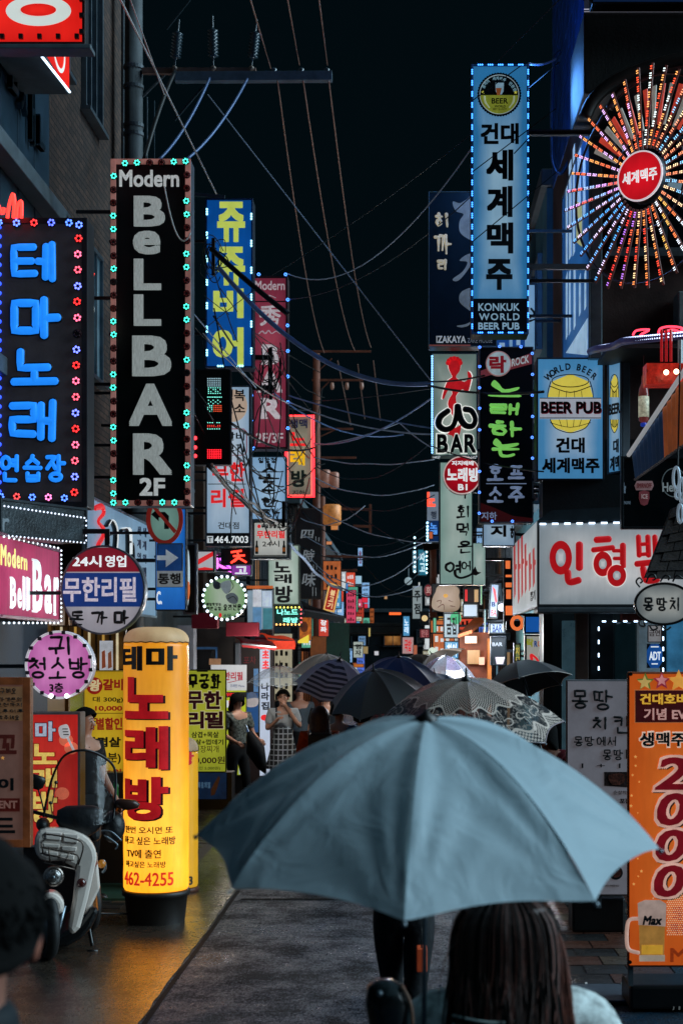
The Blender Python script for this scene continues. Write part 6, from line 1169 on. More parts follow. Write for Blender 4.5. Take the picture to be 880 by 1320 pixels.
# ---------------------------------------------------------------- far end of the street
fs = [ # name, label, x0,y0,x1,y1,Y, face, text, colour, vertical
 ('sign_box', 'white gourd shaped sign with black letters at the end of the street', 455, 827, 468, 848, 46, PANEL('#b8c4bc', .7), '영자', INK, 1),
 ('sign_box', 'pink standing sign with red badge and letters in the distance', 518, 821, 533, 843, 44, PANEL('#c8a0a0', .7), '국밥', REDL, 0),
 ('sign_box', 'tiny blue lit vertical sign high at the middle of the street', 461, 706, 467, 730, 60, PANEL('#8ab8e8', .9), '술집', M('#a02040', emit=.3), 1),
 ('sign_box', 'pair of tiny pale window lights under the blue vertical sign', 454, 742, 466, 753, 62, PANEL('#a8d0e8', .8), '', INK, 0),
 ('sign_box', 'small red square sign floating in the dark street end', 466, 770, 474, 777, 58, PANEL('#e83048', .9), '', INK, 0),
 ('sign_box', 'second small red sign under the floating red one', 469, 778, 474, 784, 58, PANEL('#e83048', .9), '', INK, 0),
 ('sign_box', 'white and red sign with 노 at the far right side', 549, 633, 566, 700, 34, PANEL('#8a9cb0', .5), '', INK, 0),
 ('sign_box', 'teal lit vertical sign with white letters far right', 538, 708, 550, 742, 36, PANEL('#2a7c98', .7), '자고', LIT('#d0f0f8'), 1),
 ('sign_box', 'white starry sign beside the teal vertical sign', 531, 709, 537, 738, 37, PANEL('#86b4c8', .5), '가', INK, 0),
 ('sign_box', 'long pale vertical sign with faint letters at the far right', 531, 755, 544, 798, 38, PANEL('#a4b4b8', .6), '주점', INK, 1),
 ('sign_box', 'blue white window sign under the long pale sign', 519, 794, 528, 820, 40, PANEL('#4f98c8', .9), '노래', LIT('#d8f0ff'), 1),
 ('sign_box', 'dark red menu sign below the pale pig sign', 540, 810, 554, 823, 30, PANEL('#8c1c24', .6), '한우', M('#d09090', emit=.4), 0),
 ('sign_box', 'dark sign with warm lamp light beside the pale vertical sign', 541, 788, 553, 806, 33, M('#1c2428', emit=.1), '', INK, 0),
 ('sign_box', 'thin orange lit line sign over the far tent', 501, 789, 517, 793, 55, LIT('#ff6a30', 1.3), '', INK, 0),
 ('sign_box', 'white blue sign with black brush lettering beneath the salmon sign', 571, 790, 592, 823, 26, PANEL('#b8d0dc', .7), '금집', INK, 0),
 ('sign_box', 'blue and white lower poster under the brush lettered sign', 572, 826, 592, 850, 25.5, PANEL('#5aa8d8', .8), '하이', LIT('#e8f0f8'), 0),
 ('sign_box', 'white sign with orange and red marks behind the pig sign', 597, 757, 618, 778, 26, M('#3a2420', emit=.1), '', INK, 0),
 ('sign_box', 'dark framed blue lit window box beside the bar signs', 596, 778, 616, 796, 24, PANEL('#a8c0d8', .6), '', INK, 0),
 ('sign_box', 'tall slanted white sign with blue BAR lettering', 629, 752, 641, 797, 22, PANEL('#a4bcd8', .6), '', INK, 0),
 ('sign_box', 'white sign strip lettered BAR in blue', 630, 803, 651, 817, 21.6, PANEL('#a8c4d8', .65), 'BAR', M('#1c3c7c', emit=.1), 0),
 ('sign_box', 'black sign lettered BAR in grey above the black umbrella', 632, 820, 652, 858, 21, M('#101a20', emit=.05), '', INK, 0),
 ('sign_box', 'tall dark sign with big orange letters beside the white shop sign', 649, 720, 662, 812, 18.6, M('#0c1014', emit=.03), '', INK, 0),
 ('sign_box', 'plain bright blue panel under the white shop sign', 675, 793, 700, 817, 17.6, PANEL('#1c60b8', .7), '', INK, 0),
 ('sign_box', 'white poster with colourful rock letters under the blue panel', 676, 818, 707, 866, 17.4, PANEL('#b0b0a8', .65), '', INK, 0),
 ('sign_box', 'yellow and white vertical sign between the bar sign and rock poster', 662, 829, 671, 862, 19.5, PANEL('#8a9c68', .5), '치킨', M('#e8d060', emit=.5), 1),
]
D = {}
for nm, lb, x0, y0, x1, y1, Y, fc, tx, tc_, vert in fs:
    s = Sign(nm, lb, 'sign', x0, y0, x1, y1, Y, .18, face=fc, cab=GREYP, frame=DMET if Y < 35 else None, fw=.02); D[lb[:14]] = s
    w_, h_ = x1-x0, y1-y0
    if tx: (s.vtext if vert else s.text)(tx, x0+w_*.2, y0+h_*.15, x1-w_*.2, y1-h_*.15, tc_, .04)
    last = s
    if 'white and red' in lb: s.panel(550, 634, 553, 653, LED('#ff5038', 1.6), 'letter'); s.text('노', 550, 635, 561, 653, LED('#ff5038', 1.6), .07); s.text('행', 555, 659, 562, 669, M('#1c4a8c'), .03); s.panel(550, 671, 566, 698, M('#123c78', .4, emit=.4)); s.ledrow([(550.5, 672), (550.5, 698)], 4, LED('#a8e0ff', 3), .03); s.vtext('노래', 554, 674, 563, 690, LIT('#5aa0f0'), .04, ly=2)
    if 'teal lit' in lb: s.ledrow([(549.5, 709), (549.5, 741)], 5, LED('#c8f8ff', 3), .025)
    if 'starry' in lb: s.ledrow([(534, 690), (534, 740)], 6, LED('#c8f0ff', 2.5), .03)
    if 'slanted' in lb: s.root.rotation_euler.y = .06; s.poly([(632, 756), (636, 760), (639, 775), (637, 778)], REDL); s.text('B', 632, 776, 637, 782, M('#1c3c7c'), .05); s.text('BA', 632, 786, 639, 794, REDL, .02)
    if 'lettered BAR in grey' in lb: s.text('BAR', 634, 828, 647, 833, M('#8c9094', emit=.3), .03); s.poly([(638, 847), (650, 847), (648, 856), (640, 858)], M('#c8b8c0', emit=.5)); 
    if 'orange letters' in lb: s.panel(651, 722, 657, 733, LIT('#f07840', .9), 'letter'); s.panel(651, 741, 659, 744, LIT('#f07840', .9), 'letter'); s.panel(651, 751, 659, 757, LIT('#f07840', .9), 'letter'); s.panel(652, 760, 658, 772, LIT('#f07840', .9), 'letter'); s.panel(651, 781, 662, 793, LIT('#f07840', .9), 'letter'); 
    if 'colourful rock' in lb:
        for ch, x0_, x1_, c in (('락', 678, 687, '#b8c020'), ('R', 688, 692, '#2050a0'), ('O', 692.5, 697, '#c86040'), ('C', 697, 702, '#b09020'), ('K', 702, 707, '#a02840')): s.text(ch, x0_, 826 if ch != '락' else 823, x1_, 834, M(c, emit=.4), .06)
        s.strokes([[(685, 850), (684, 844), (690, 848), (695, 854), (701, 852)]], REDL, 3)
    if 'lamp light' in lb: s.disc(547, 797, 4, 4, LIT('#e8c890', .9), 'lamp', 1, 10)
    if 'orange and red' in lb: s.panel(599, 760, 602, 775, REDL, 'letter'); s.panel(611, 760, 616, 776, LIT('#d0a878', .7), 'letter')
    if 'white blue sign' in lb: s.disc(587, 797, 7.5, 8, LIT('#3cb078', .8), 'green_emblem', 1, 16)
# orange ring letter next to tall orange letter sign
s = Sign('sign_box', 'orange ring lettered box below the orange letters', 'sign', 652, 800, 675, 812, 18.4, .1, face=M('#0c1014', emit=.03), cab=BLACK); s.ring(666, 803, 9, 10, 4.5, LIT('#f07840', .9), 'letter')
# pale pig mascot free: plain round lobed sign
s = Sign('lobed_sign', 'pale lobed sign with faint brush marks above the bar lane', 'sign', 556, 752, 594, 789, 26.8, .1)
s.root.children[0].name = 'back_box'
LB = PANEL('#c4ac98', .7, edge='#a89078')
s.poly([(558, 769), (561, 763), (563, 757), (568, 754), (574, 753), (582, 754), (589, 757), (592, 762), (591, 768), (593, 777), (590, 786), (580, 789), (566, 788), (557, 784), (556, 776)], LB, 'face', 1, 3); s.disc(574, 768, 3, 2.5, LIT('#d8a040', .8), 'bell', 2, 10); s.strokes([[(563, 775), (568, 774), (567, 779)], [(564, 783), (571, 779), (572, 786)], [(578, 774), (583, 776)], [(580, 781), (586, 782)]], M('#8a3830'), .8, 2); s.text('조개', 546, 757, 551, 764, WHT, .0) if False else None
s = Sign('round_sign', 'dark red round sign behind the pale lobed sign', 'sign', 545, 752, 558, 770, 27.4, .1, shape='disc', face=PANEL('#8c1c24', .5), cab=BROWN if 'BROWN' in globals() else GREYP); s.text('회', 549, 756, 555, 766, M('#d8b0a8', emit=.5), .03)
# little warm lit tiled hut lane on the right
t = empty('lane_hut', 'small warm lit hut with an orange tiled roof beyond the bar signs', 'hut', P(608, 870, 24)); o = t.location
def hb(x0, y0, x1, y1, Y, d, mat, name): a = P(x0, y1, Y)-o; b = P(x1, y0, Y)-o; return MB().box(a.x, b.x, a.y, a.y+d, a.z, b.z).go(name, mat, t)
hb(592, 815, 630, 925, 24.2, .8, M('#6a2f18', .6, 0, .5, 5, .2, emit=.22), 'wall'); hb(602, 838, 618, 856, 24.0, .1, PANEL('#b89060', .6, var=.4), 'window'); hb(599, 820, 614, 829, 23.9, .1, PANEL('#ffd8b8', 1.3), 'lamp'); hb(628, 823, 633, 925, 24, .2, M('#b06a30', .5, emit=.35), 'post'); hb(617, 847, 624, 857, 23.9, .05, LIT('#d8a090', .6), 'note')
q = [P(590, 822, 23.4)-o, P(612, 799, 24.6)-o, P(626, 801, 24.6)-o, P(608, 816, 23.4)-o]
for i in range(8):
    u0, u1 = i/8, i/8+.115; a, b, c, d = q[0].lerp(q[3], u0), q[1].lerp(q[2], u0), q[1].lerp(q[2], u1), q[0].lerp(q[3], u1)
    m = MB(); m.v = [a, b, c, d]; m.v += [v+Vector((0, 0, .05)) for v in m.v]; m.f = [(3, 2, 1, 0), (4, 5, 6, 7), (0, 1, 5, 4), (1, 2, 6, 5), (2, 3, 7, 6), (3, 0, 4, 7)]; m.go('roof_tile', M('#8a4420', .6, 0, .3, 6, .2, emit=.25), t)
# shop, globe and hut lamps, one over the crowd; blue one added to tint the facade
def lamp_light(px, py, Y, power, col, r=.15):
    l = bpy.data.lights.new('lamp_light', 'POINT'); l.energy = power; l.color = col; l.shadow_soft_size = r; o_ = bpy.data.objects.new('lamp_light', l); COL.objects.link(o_); o_.location = P(px, py, Y)
lamp_light(343, 842, 21.2, 45, (1, .9, .8)); lamp_light(694, 120, 15.4, 65, (.1, .35, 1.), .3); lamp_light(646, 783, 20.5, 110, (.85, .9, 1)); lamp_light(560, 822, 22, 110, (.8, .9, 1)); lamp_light(607, 824, 23, 60, (1, .7, .45))
# globe street lamp and pale round lamp
for lb, x, y, r_, Y, c, e in (('bright white globe lamp near the bar signs', 646, 783, 5, 22, '#e8e4f4', 1.8), ('white flower shaped glowing lamp over the crowd', 557, 840, 5.5, 30, '#c8d8c8', 1.1), ('soft grey dish lamp under the cable tangle', 526, 749, 5, 40, '#9ab0b8', .7)):
    t = empty('globe_lamp', lb, 'lamp', P(x, y, Y)); MB().ball((0, 0, 0), r_/F*Y, n=14, m=10).go('globe', LED(c, e), t, True); MB().tube([(0, .05, 0), (0, .4, .35)], .02, 5).go('bracket', GREYP, t)
# tent and dark end structures
slab('far_tent', 'long grey market tent roof across the end of the street', 'tent', 448, 803, 518, 816, 60, 3, M('#3c4446', .7, 0, .4, 1, .2, emit=.04)); slab('far_tent', 'lower front flap of the grey market tent', 'tent flap', 450, 817, 516, 820, 59.5, .1, M('#2c3436', .7))
for k, (x, y) in enumerate(((495, 830), (501, 826), (507, 830))):
    pass
t = empty('parked_car', 'dark car with glowing red tail lamps at the end of the street', 'car', P(501, 846, 62)); o = t.location
m = MB(); m.prism([(-.85, .25), (.85, .25), (.9, .6), (.82, .95), (.62, 1.42), (-.62, 1.42), (-.82, .95), (-.9, .6)], 0, 3.8); m.v = [(x, y, z-o.z) for x, y, z in m.v]; m.go('body', M('#101418', .3, .4, coat=.6), t, bevel=.08)
for x in (-.62, .62, 0): MB().box(x-.15, x+.15, -.03, .02, (.95 if x else 1.32)-o.z, (1.1 if x else 1.4)-o.z).go('tail_lamp', LED('#ff2a3c', 5), t)
MB().box(-.55, .55, -.02, .05, 1.0-o.z, 1.3-o.z).go('rear_window', GLASS, t)
for x in (-.7, .7): MB().lathe([(.3, -.1), (.32, 0), (.3, .1)], 14, (0, 0, 0), 'x').go('wheel', RUB, t, loc=(x, .5, .3-o.z))
# scattered far small signs that only read as lit specks, each its own box
spk = [(409, 662, 6, 9, 40, '#e8a070', 'warm'), (424, 700, 8, 5, 44, '#e09060', 'warm'), (431, 676, 10, 15, 40, '#d88c50', 'amber'), (497, 770, 4, 5, 70, '#d0a070', 'dim'), (447, 758, 3, 14, 50, '#4a90e0', 'blue'), (560, 806, 5, 20, 30, '#6fc8a0', 'mint'), (583, 760, 5, 30, 27, '#e0c8c0', 'pale'), (522, 858, 8, 4, 50, '#e86040', 'red'), (470, 838, 9, 10, 50, '#a89060', 'tan'), (476, 815, 3, 12, 56, '#d8c070', 'yellow'), (555, 690, 6, 10, 33, '#d06a40', 'rust'), (540, 765, 3, 30, 39, '#e8f0f0', 'white'), (535, 838, 6, 14, 34, '#c06848', 'clay'), (485, 842, 6, 6, 60, '#e0e0e8', 'silver'), (462, 858, 14, 5, 40, '#c8702c', 'orange'), (443, 828, 3, 14, 42, '#d8a048', 'gold'), (620, 760, 3, 40, 23, '#9adf90', 'green'), (625, 800, 3, 30, 22.6, '#b0d8c8', 'aqua'), (606, 742, 8, 8, 25, '#2a3440', 'slate'), (557, 858, 12, 8, 32, '#a8c8b8', 'pale green')]
for x, y, w_, h_, Y, c, nm in spk: s = Sign('sign_box', 'far %s lit small sign %s' % ({409: 'soft amber', 424: 'warm'}.get(x, nm), 'left of the street centre' if x < 500 else 'right of the street centre'), 'sign', x-w_/2, y-h_/2, x+w_/2, y+h_/2, Y, .12, face=PANEL(c, .75), cab=GREYP)

rd_ = random.Random(21); pal = ['#58a8d8', '#e0e8ec', '#e05038', '#e8b050', '#6fd0b0', '#c86a38', '#8ab8e8', '#d8d0b0', '#d84868', '#5a78d8']
for k in range(84):      # tiny lit signs on both sides of the street's far end
    Y = rd_.uniform(29, 84); left = rd_.random() < .5; X = rd_.uniform(-3.3, -1.9) if left else rd_.uniform(.7, 1.85); z = rd_.uniform(2.2, 4.6) if rd_.random() < .6 else rd_.uniform(.9, 2.3); w_ = rd_.uniform(.2, .55); h_ = w_*rd_.choice([.5, 1.6, 2.4, 3.2, .8])
    t = empty('far_sign', 'tiny lit sign too far down the street to read', 'sign', (X, Y, z), 0, 'tiny lit signs at the street end')
    MB().box(-w_/2, w_/2, .0, .12, 0, h_).go('cabinet', DMET, t); MB().box(-w_/2+.02, w_/2-.02, -.006, .0, .02, h_-.02).go('face', PANEL(rd_.choice(pal), rd_.choice([.5, .7, .9]), var=.3), t)
    n_ = max(1, int(h_/.22)); m = MB()
    for i in range(n_):
        for j in range(3): m.box(-w_*.3+w_*.22*j, -w_*.3+w_*.22*j+w_*.12, -.010, -.006, .05+(h_-.1)*(i+.15)/n_, .05+(h_-.1)*(i+.15+rd_.uniform(.3, .6))/n_)
    m.go('lettering', rd_.choice([INK, WHT, INK]), t, kind='stuff')
# lit ground floor shop windows down both sides
for k, (X, Y, w_, c, e) in enumerate(((-3.45, 36, 2.2, '#c8905a', .45), (-3.45, 40, 2.4, '#6fa0a8', .35), (-3.28, 49, 3, '#c07040', .5), (-3.28, 55, 3.4, '#9ab8c0', .4), (-3.28, 63, 4, '#d09050', .5), (1.72, 27.5, 2, '#c8a070', .5), (1.72, 31, 2.4, '#80b0c8', .45), (1.87, 40, 3, '#c87a48', .5), (1.87, 46, 3.4, '#a8c0c8', .45), (1.87, 56, 5, '#c89858', .5))):
    t = empty('storefront', 'lit ground floor shop window, number %s along the %s side of the far street' % (('one', 'two', 'three', 'four', 'five')[k % 5], 'left' if X < 0 else 'right'), 'storefront', (X, Y, 0), PI/2 if X < 0 else -PI/2)
    MB().box(-w_/2, w_/2, -.05, .0, .3, 2.2).go('pane', PANEL(c, e, var=.5), t)
    for i in range(5): x = -w_/2+w_*i/4; MB().box(x-.04, x+.04, -.09, -.052, .1, 2.4).go('frame_post', DMET, t)
    MB().box(-w_/2-.1, w_/2+.1, -.6, .0, 2.4, 2.52).go('canopy', [MAR, DMET, M('#2c4a58', .6)][k % 3], t)
# ================================================================ poles and cables
CONCP = M('#6d7478', .7, 0, .25, 5, .25)
def pole(label, px, Y, r, h, mat=CONCP):
    X = (px-CX)/F*Y; t = empty('utility_pole', label, 'utility pole', (X, Y, 0)); MB().lathe([(r*1.15, -.2), (r*1.1, 1), (r*.85, h)], 20).go('shaft', mat, t, True); return t
pl = pole('thick concrete utility pole rising behind the tall black bar sign', 172.5, 20.5, .128, 14.5, M('#4c5458', .6, 0, .3, 4, .2)); o = pl.location
for y in (90, 115, 165, 176): MB().lathe([(.125, 0), (.134, .005), (.134, .05), (.125, .055)], 20, (0, 0, P(0, y, 20.5).z)).go('clamp_band', GREYP, pl)
def arm(t, x0, y0, x1, y1, Y, th, mat=STEEL, name='crossarm', dy=0): a = P(x0, y0, Y)-t.location; b = P(x1, y1, Y)-t.location; MB().tube([a+Vector((0, dy, 0)), b+Vector((0, dy, 0))], th, 4).go(name, mat, t, bevel=.003)
arm(pl, 184, 92, 330, 92, 20.45, .055, M('#8a6c60', .5, .2)); arm(pl, 226, 100, 428, 99, 20.3, .085, M('#6c8290', .45, .2)); arm(pl, 184, 125, 215, 94, 20.5, .018); arm(pl, 225, 155, 262, 112, 20.5, .02, M('#2c3c44', .5, .4))
arm(pl, 245, 0, 215, 38, 20.7, .015, M('#24343c', .5, .4)); arm(pl, 190, 125, 190, 205, 20.7, .012); arm(pl, 199, 130, 199, 205, 20.8, .012, M('#40525c', .4, .5)); arm(pl, 243, 250, 290, 254, 19.5, .03, M('#59656c', .4, .5))
INS = M('#3c4c56', .25, .1, coat=.6)
for x0, y0, x1, y1 in ((225, 88, 231, 25), (275, 88, 274, 20), (324, 88, 331, 25)):
    a = P(x0, y0, 20.4)-o; b = P(x1, y1, 20.4)-o; m = MB(); d = (b-a); n = 30; pts = [a+d*(i/n) for i in range(n+1)]
    m.tube(pts, [(.012 if (i < 6 or i > 22) else (.075 if i % 2 else .03)) for i in range(n+1)], 10); m.go('insulator', INS, pl, True); MB().ball(a, .04, .04, .035).go('insulator_foot', M('#7a6a60', .4, .3), pl, True)
for x in (353, 388, 421): m = MB(); a = P(x, 95, 20.3)-o; m.lathe([(.02, -.03), (.045, 0), (.05, .015), (.03, .03), (.045, .05), (.03, .07)], 10, a); m.go('insulator', INS, pl, True)
CAB = {'d': M('#0b0e10', .5), 'b': M('#5c7cae', .35, .1, emit=.05), 'w': M('#b8b4b0', .4, emit=.04), 'l': M('#9db2cc', .4, emit=.05), 'r': M('#a88070', .45, emit=.05), 't': M('#1f3440', .5)}
ncab = [0]
def cable(label, x0, y0, Y0, x1, y1, Y1, sag=.0, r=.006, c='d', n=18, wig=0.):
    a, b = P(x0, y0, Y0), P(x1, y1, Y1); rd_ = random.Random(int(x0*7+y1)); pts = []
    ph = rd_.uniform(0, 6)
    for i in range(n+1):
        u = i/n; p = a.lerp(b, u); p.z -= 4*sag*u*(1-u); p.z += wig*math.sin(u*17+ph)*(u*(1-u)*4); p.x += wig*.7*math.sin(u*11+ph); pts.append(p)
    t = pts[0].copy(); o_ = MB().tube([p-t for p in pts], r, 5).go('cable', CAB[c], None, True, loc=t); tag(o_, label, 'cable', 'overhead cables over the lane'); return o_
cable('pale cable falling past the pole top to the blue and yellow sign', 150, -12, 14, 279, 250, 18, .0, .010, 'w'); cable('second pale wire beside it twisting past the pole top', 165, -10, 14, 212, 122, 15, .0, .006, 'w')
cable('long thin grey cable from the crossarm down to the red silhouette sign', 268, 122, 20.2, 556, 492, 18, .0, .007, 'l')
for i, (xa, ya, xb, yb, xc, yc, xd, yd, nm) in enumerate(((320, -10, 349, 88, 358, 105, 418, 455, 'left'), (369, -10, 386, 84, 391, 105, 457, 452, 'middle'), (410, -10, 422, 84, 424, 105, 478, 448, 'right'))):
    cable('%s of the three thin power wires above the crossarm' % nm, xa, ya, 11, xb, yb, 20.2, .0, .006, 'r'); cable('%s of the three thin power wires running from the crossarm to the far pole' % nm, xc, yc, 20.2, xd, yd, 38, .55, .010, 'r')
    cable('%s thin wire hanging between the far pole crossarms' % nm, (435, 461, 481)[i], (465, 470, 465)[i], 38, (452, 470, 490)[i], (548, 540, 542)[i], 44, .0, .014, 'r')
cable('thick black cable curving from the left insulator down behind the bar sign', 226, 92, 20.3, 186, 206, 19, -.08, .028, 'd'); cable('blue cable from the middle insulator down to the bar sign', 273, 95, 20.3, 205, 206, 19, .12, .018, 'b'); cable('blue cable from the right insulator down to the bar sign', 322, 96, 20.3, 240, 206, 19, .12, .018, 'b')
cable('thick bundled cable from the blue and yellow sign to the red silhouette sign', 282, 345, 18.5, 556, 494, 18, .42, .030, 'b', 26); cable('dark upper part of the thick bundled cable over the yellow letters', 272, 320, 18.4, 372, 405, 18.3, .02, .034, 'd')
cable('long drooping cable from the red Modern sign up to the tall blue sign', 371, 353, 22, 607, 192, 15, .5, .007, 'l'); cable('upper cable from the blue and yellow sign up to the tall blue sign', 350, 355, 20, 720, 80, 15, .1, .006, 't'); cable('lower cable from the red Modern sign to the beer sign face', 372, 386, 22, 681, 178, 14.7, .35, .006, 't')
cable('dark wire across the beer sign badge', 608, 130, 14.7, 672, 84, 14.7, 0, .005, 'd'); cable('dark wire rising across the middle of the beer sign', 608, 222, 14.7, 716, 140, 14.6, 0, .005, 'd'); cable('dark wire crossing the lower beer sign', 608, 312, 14.7, 725, 215, 14.6, 0, .005, 'd'); cable('blue lit cable from the beer sign top to the tiled wall', 681, 82, 15, 716, 76, 17, .03, .012, 'b'); cable('dark wire far right of the beer sign top', 640, 80, 14.8, 740, -20, 14, .0, .005, 't')
cable('upper of the pair of cables crossing the dark sky centre', 372, 510, 22, 556, 552, 18, .04, .010, 'b'); cable('lower of the pair of cables crossing the dark sky centre', 372, 518, 22, 556, 560, 18, .10, .010, 'l'); cable('cable rising from the far pole to the red silhouette sign waist', 404, 572, 26, 560, 510, 18, .18, .012, 'b'); cable('branching thin cable below the pair near the silhouette sign', 404, 574, 26, 515, 545, 20, .05, .007, 'l'); cable('short cable from the branching point down to the BAR letters', 515, 545, 20, 556, 577, 18, .02, .008, 'l')
cable('flat thin cable across the street above the karaoke sign', 400, 517, 27, 560, 500, 18, .03, .006, 't'); cable('black wires over the silhouette figure', 552, 497, 17.4, 700, 505, 15, .05, .014, 'd'); cable('second black wire over the silhouette figure', 552, 492, 17.4, 624, 484, 16, .02, .010, 'd'); cable('black wire across the BAR letters', 556, 575, 17.4, 700, 608, 15, .05, .008, 'd')
for k, (x0, y0, x1, y1, sg) in enumerate(((405, 590, 560, 592, .10), (405, 600, 556, 570, .4), (398, 612, 560, 625, .25), (396, 625, 560, 638, .35), (385, 640, 556, 700, .2), (390, 660, 556, 672, .5), (392, 690, 545, 700, .3), (388, 705, 548, 690, .3), (400, 720, 545, 712, .5), (420, 740, 540, 738, .4), (410, 735, 540, 755, .3), (395, 610, 520, 700, .1), (388, 668, 470, 652, .2), (470, 728, 545, 768, .2))):
    cable('thin cable over the far street, %s' % ('uppermost', 'looping up to the BAR sign', 'sagging under the uppermost', 'next below the sagging one', 'slanting down to the right', 'deeply sagging one', 'flat one above the tent', 'crossing the flat one', 'lower deep loop', 'lowest flat loop', 'lowest slanting one', 'steep diagonal', 'short one near the black sign', 'curved piece by the teal sign')[k], x0, y0, 28, x1, y1, 24, sg, .009, 'lt'[k % 2], wig=.01)
cable('twisted black service cable from the led board across the white meat sign', 268, 600, 17.1, 352, 676, 20, .05, .028, 'd', 30, .012); cable('second strand twisted around the service cable', 272, 598, 17.1, 356, 674, 20, .03, .014, 'w', 30, .03); cable('pale twisted cable running down over the black vertical sign', 374, 700, 20.3, 440, 760, 27, .10, .022, 'l', 26, .02)
cable('black cable across the meat sign to the karaoke sign', 297, 545, 17, 405, 577, 26, .15, .016, 'd'); cable('thin diagonal wire over the yellow letters and Modern sign', 284, 372, 19, 400, 530, 22, .0, .007, 'd'); cable('thin diagonal wire from the bar sign over the meat sign', 246, 400, 17, 330, 500, 19, .0, .008, 'l'); cable('thin wire from the bar sign edge to the dusty red sign foot', 262, 430, 17, 372, 520, 21.5, .1, .008, 'w'); cable('thin wire slanting over the lower yellow letter', 262, 380, 19, 412, 480, 21.5, .05, .006, 'd'); cable('upward thin wire over the blue and yellow sign', 262, 425, 19, 330, 372, 19, 0, .005, 'd')
cable('thin wire over the R of the dusty red sign', 327, 470, 21.5, 405, 590, 26, .0, .010, 'd'); cable('long black wire from the dusty red sign to the karaoke board', 345, 500, 21.5, 520, 560, 22, .25, .010, 'b'); cable('drooping white wire in front of the Bell Bar letters', 212, 240, 14.8, 246, 300, 14.8, .25, .008, 'w'); cable('black ground cable from the scooter to the inflatable column tub', 118, 1177, 12.2, 170, 1178, 12.5, .0, .008, 'd')
rd_ = random.Random(31)
for k in range(22):
    a_ = rd_.choice([(276, 330, 18.8), (349, 470, 21.2), (262, 425, 18), (300, 590, 18), (250, 500, 17), (366, 664, 20.2)]); b_ = rd_.choice([(404, 560, 27), (410, 600, 30), (330, 520, 21), (372, 640, 22), (408, 520, 34), (352, 676, 20), (300, 700, 18.8)])
    cable('thin black wire in the tangle between the left signs', a_[0]+rd_.uniform(-14, 14), a_[1]+rd_.uniform(-30, 30), a_[2]-.4, b_[0]+rd_.uniform(-12, 12), b_[1]+rd_.uniform(-40, 40), b_[2]-.4, rd_.uniform(.02, .7), rd_.uniform(.006, .012), 'd', 18, .02)['group'] = 'black wires tangled between the left signs'
# loop bundles of cable hanging on the signs
for lb, cx_, cy_, r_, Y, n_ in (('tangled loops of black cable hanging on the blue and yellow sign', 276, 335, 20, 18.9, 9), ('tangled loops of black cable hanging over the dusty red sign', 348, 480, 22, 21.3, 12), ('small cable knot on the karaoke sign corner', 366, 665, 14, 20.2, 5)):
    t = empty('cable_bundle', lb, 'cable bundle', P(cx_, cy_, Y)); rd_ = random.Random(n_)
    for k in range(n_):
        a, b, ph, w_ = rd_.uniform(.3, 1)*r_/F*Y, rd_.uniform(.5, 1.6)*r_/F*Y, rd_.uniform(0, 6), rd_.uniform(-.6, .6)
        pts = [Vector((a*math.cos(q+w_)+rd_.uniform(-.01, .01), .03*math.sin(q*2+ph)-.05, b*math.sin(q)+rd_.uniform(-.01, .01))) for q in [ph+i*.5 for i in range(rd_.randint(7, 12))]]
        MB().tube(catmull(pts, 4), rd_.uniform(.004, .008), 5).go('cable_loop', CAB['d'], t, True)
    MB().box(-.02, .02, -.09, -.04, -r_/F*Y*1.1, r_/F*Y*1.3).go('hanger', BLACK, t, bevel=.004)
t = empty('sign_bracket', 'black steel bracket arms over the dusty red sign', 'bracket', P(350, 470, 21.2)); o = t.location
for a in ((326, 461, 352, 461), (326, 500, 352, 500)): p, q = P(a[0], a[1], 21.2)-o, P(a[2], a[3], 21.2)-o; MB().tube([p, q], .045, 4).go('arm', BLACK, t)
p, q = P(349, 448, 21.2)-o, P(349, 515, 21.2)-o; MB().tube([p, q], .03, 4).go('upright', BLACK, t)
# far pole with brown lit crossarms
LIT_BROWN = M('#6e4030', .6, .2, .4, 3, .2, emit=.10)  # light on the brown poles painted in as faint emission
fp = pole('distant utility pole with brown lit crossarms and transformers', 408, 38, .10, 9.5, LIT_BROWN)
for x0, x1, y in ((402, 478, 453), (402, 468, 490), (404, 455, 553), (411, 459, 590)): arm(fp, x0, y, x1, y, 38, .035, LIT_BROWN)
for x0, y0, x1, y1 in ((408, 480, 428, 462), (408, 508, 424, 492), (408, 565, 436, 552)): arm(fp, x0, y0, x1, y1, 38, .02, LIT_BROWN, 'brace')
for x in (428, 447, 466): p = P(x, 496, 38)-fp.location; MB().lathe([(.03, -.12), (.05, -.05), (.04, .05)], 8, p).go('insulator', M('#a07868', .4, emit=.15), fp, True)
for x, y, r_, h_ in ((419, 618, .13, .42), (431, 620, .11, .40), (428, 667, .22, .5)):
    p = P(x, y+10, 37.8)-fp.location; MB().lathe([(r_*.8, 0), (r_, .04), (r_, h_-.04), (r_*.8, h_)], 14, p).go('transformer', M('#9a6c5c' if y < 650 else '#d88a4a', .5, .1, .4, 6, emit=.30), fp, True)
fp2 = pole('second distant utility pole with square steel frame of arms', 416, 44, .08, 6.6, LIT_BROWN)
for a in ((416, 655, 477, 657), (455, 678, 477, 679), (420, 717, 470, 718), (420, 736, 460, 735), (416, 756, 440, 757)): arm(fp2, *a, 44, .05, LIT_BROWN)
arm(fp2, 477, 650, 477, 688, 44, .05, LIT_BROWN, 'upright')
fp3 = pole('third thin pole on the right of the far street beside the teal sign', 558, 36, .09, 4.6, LIT_BROWN); arm(fp3, 545, 706, 572, 702, 36, .12, M('#3a2a22', .6)); 
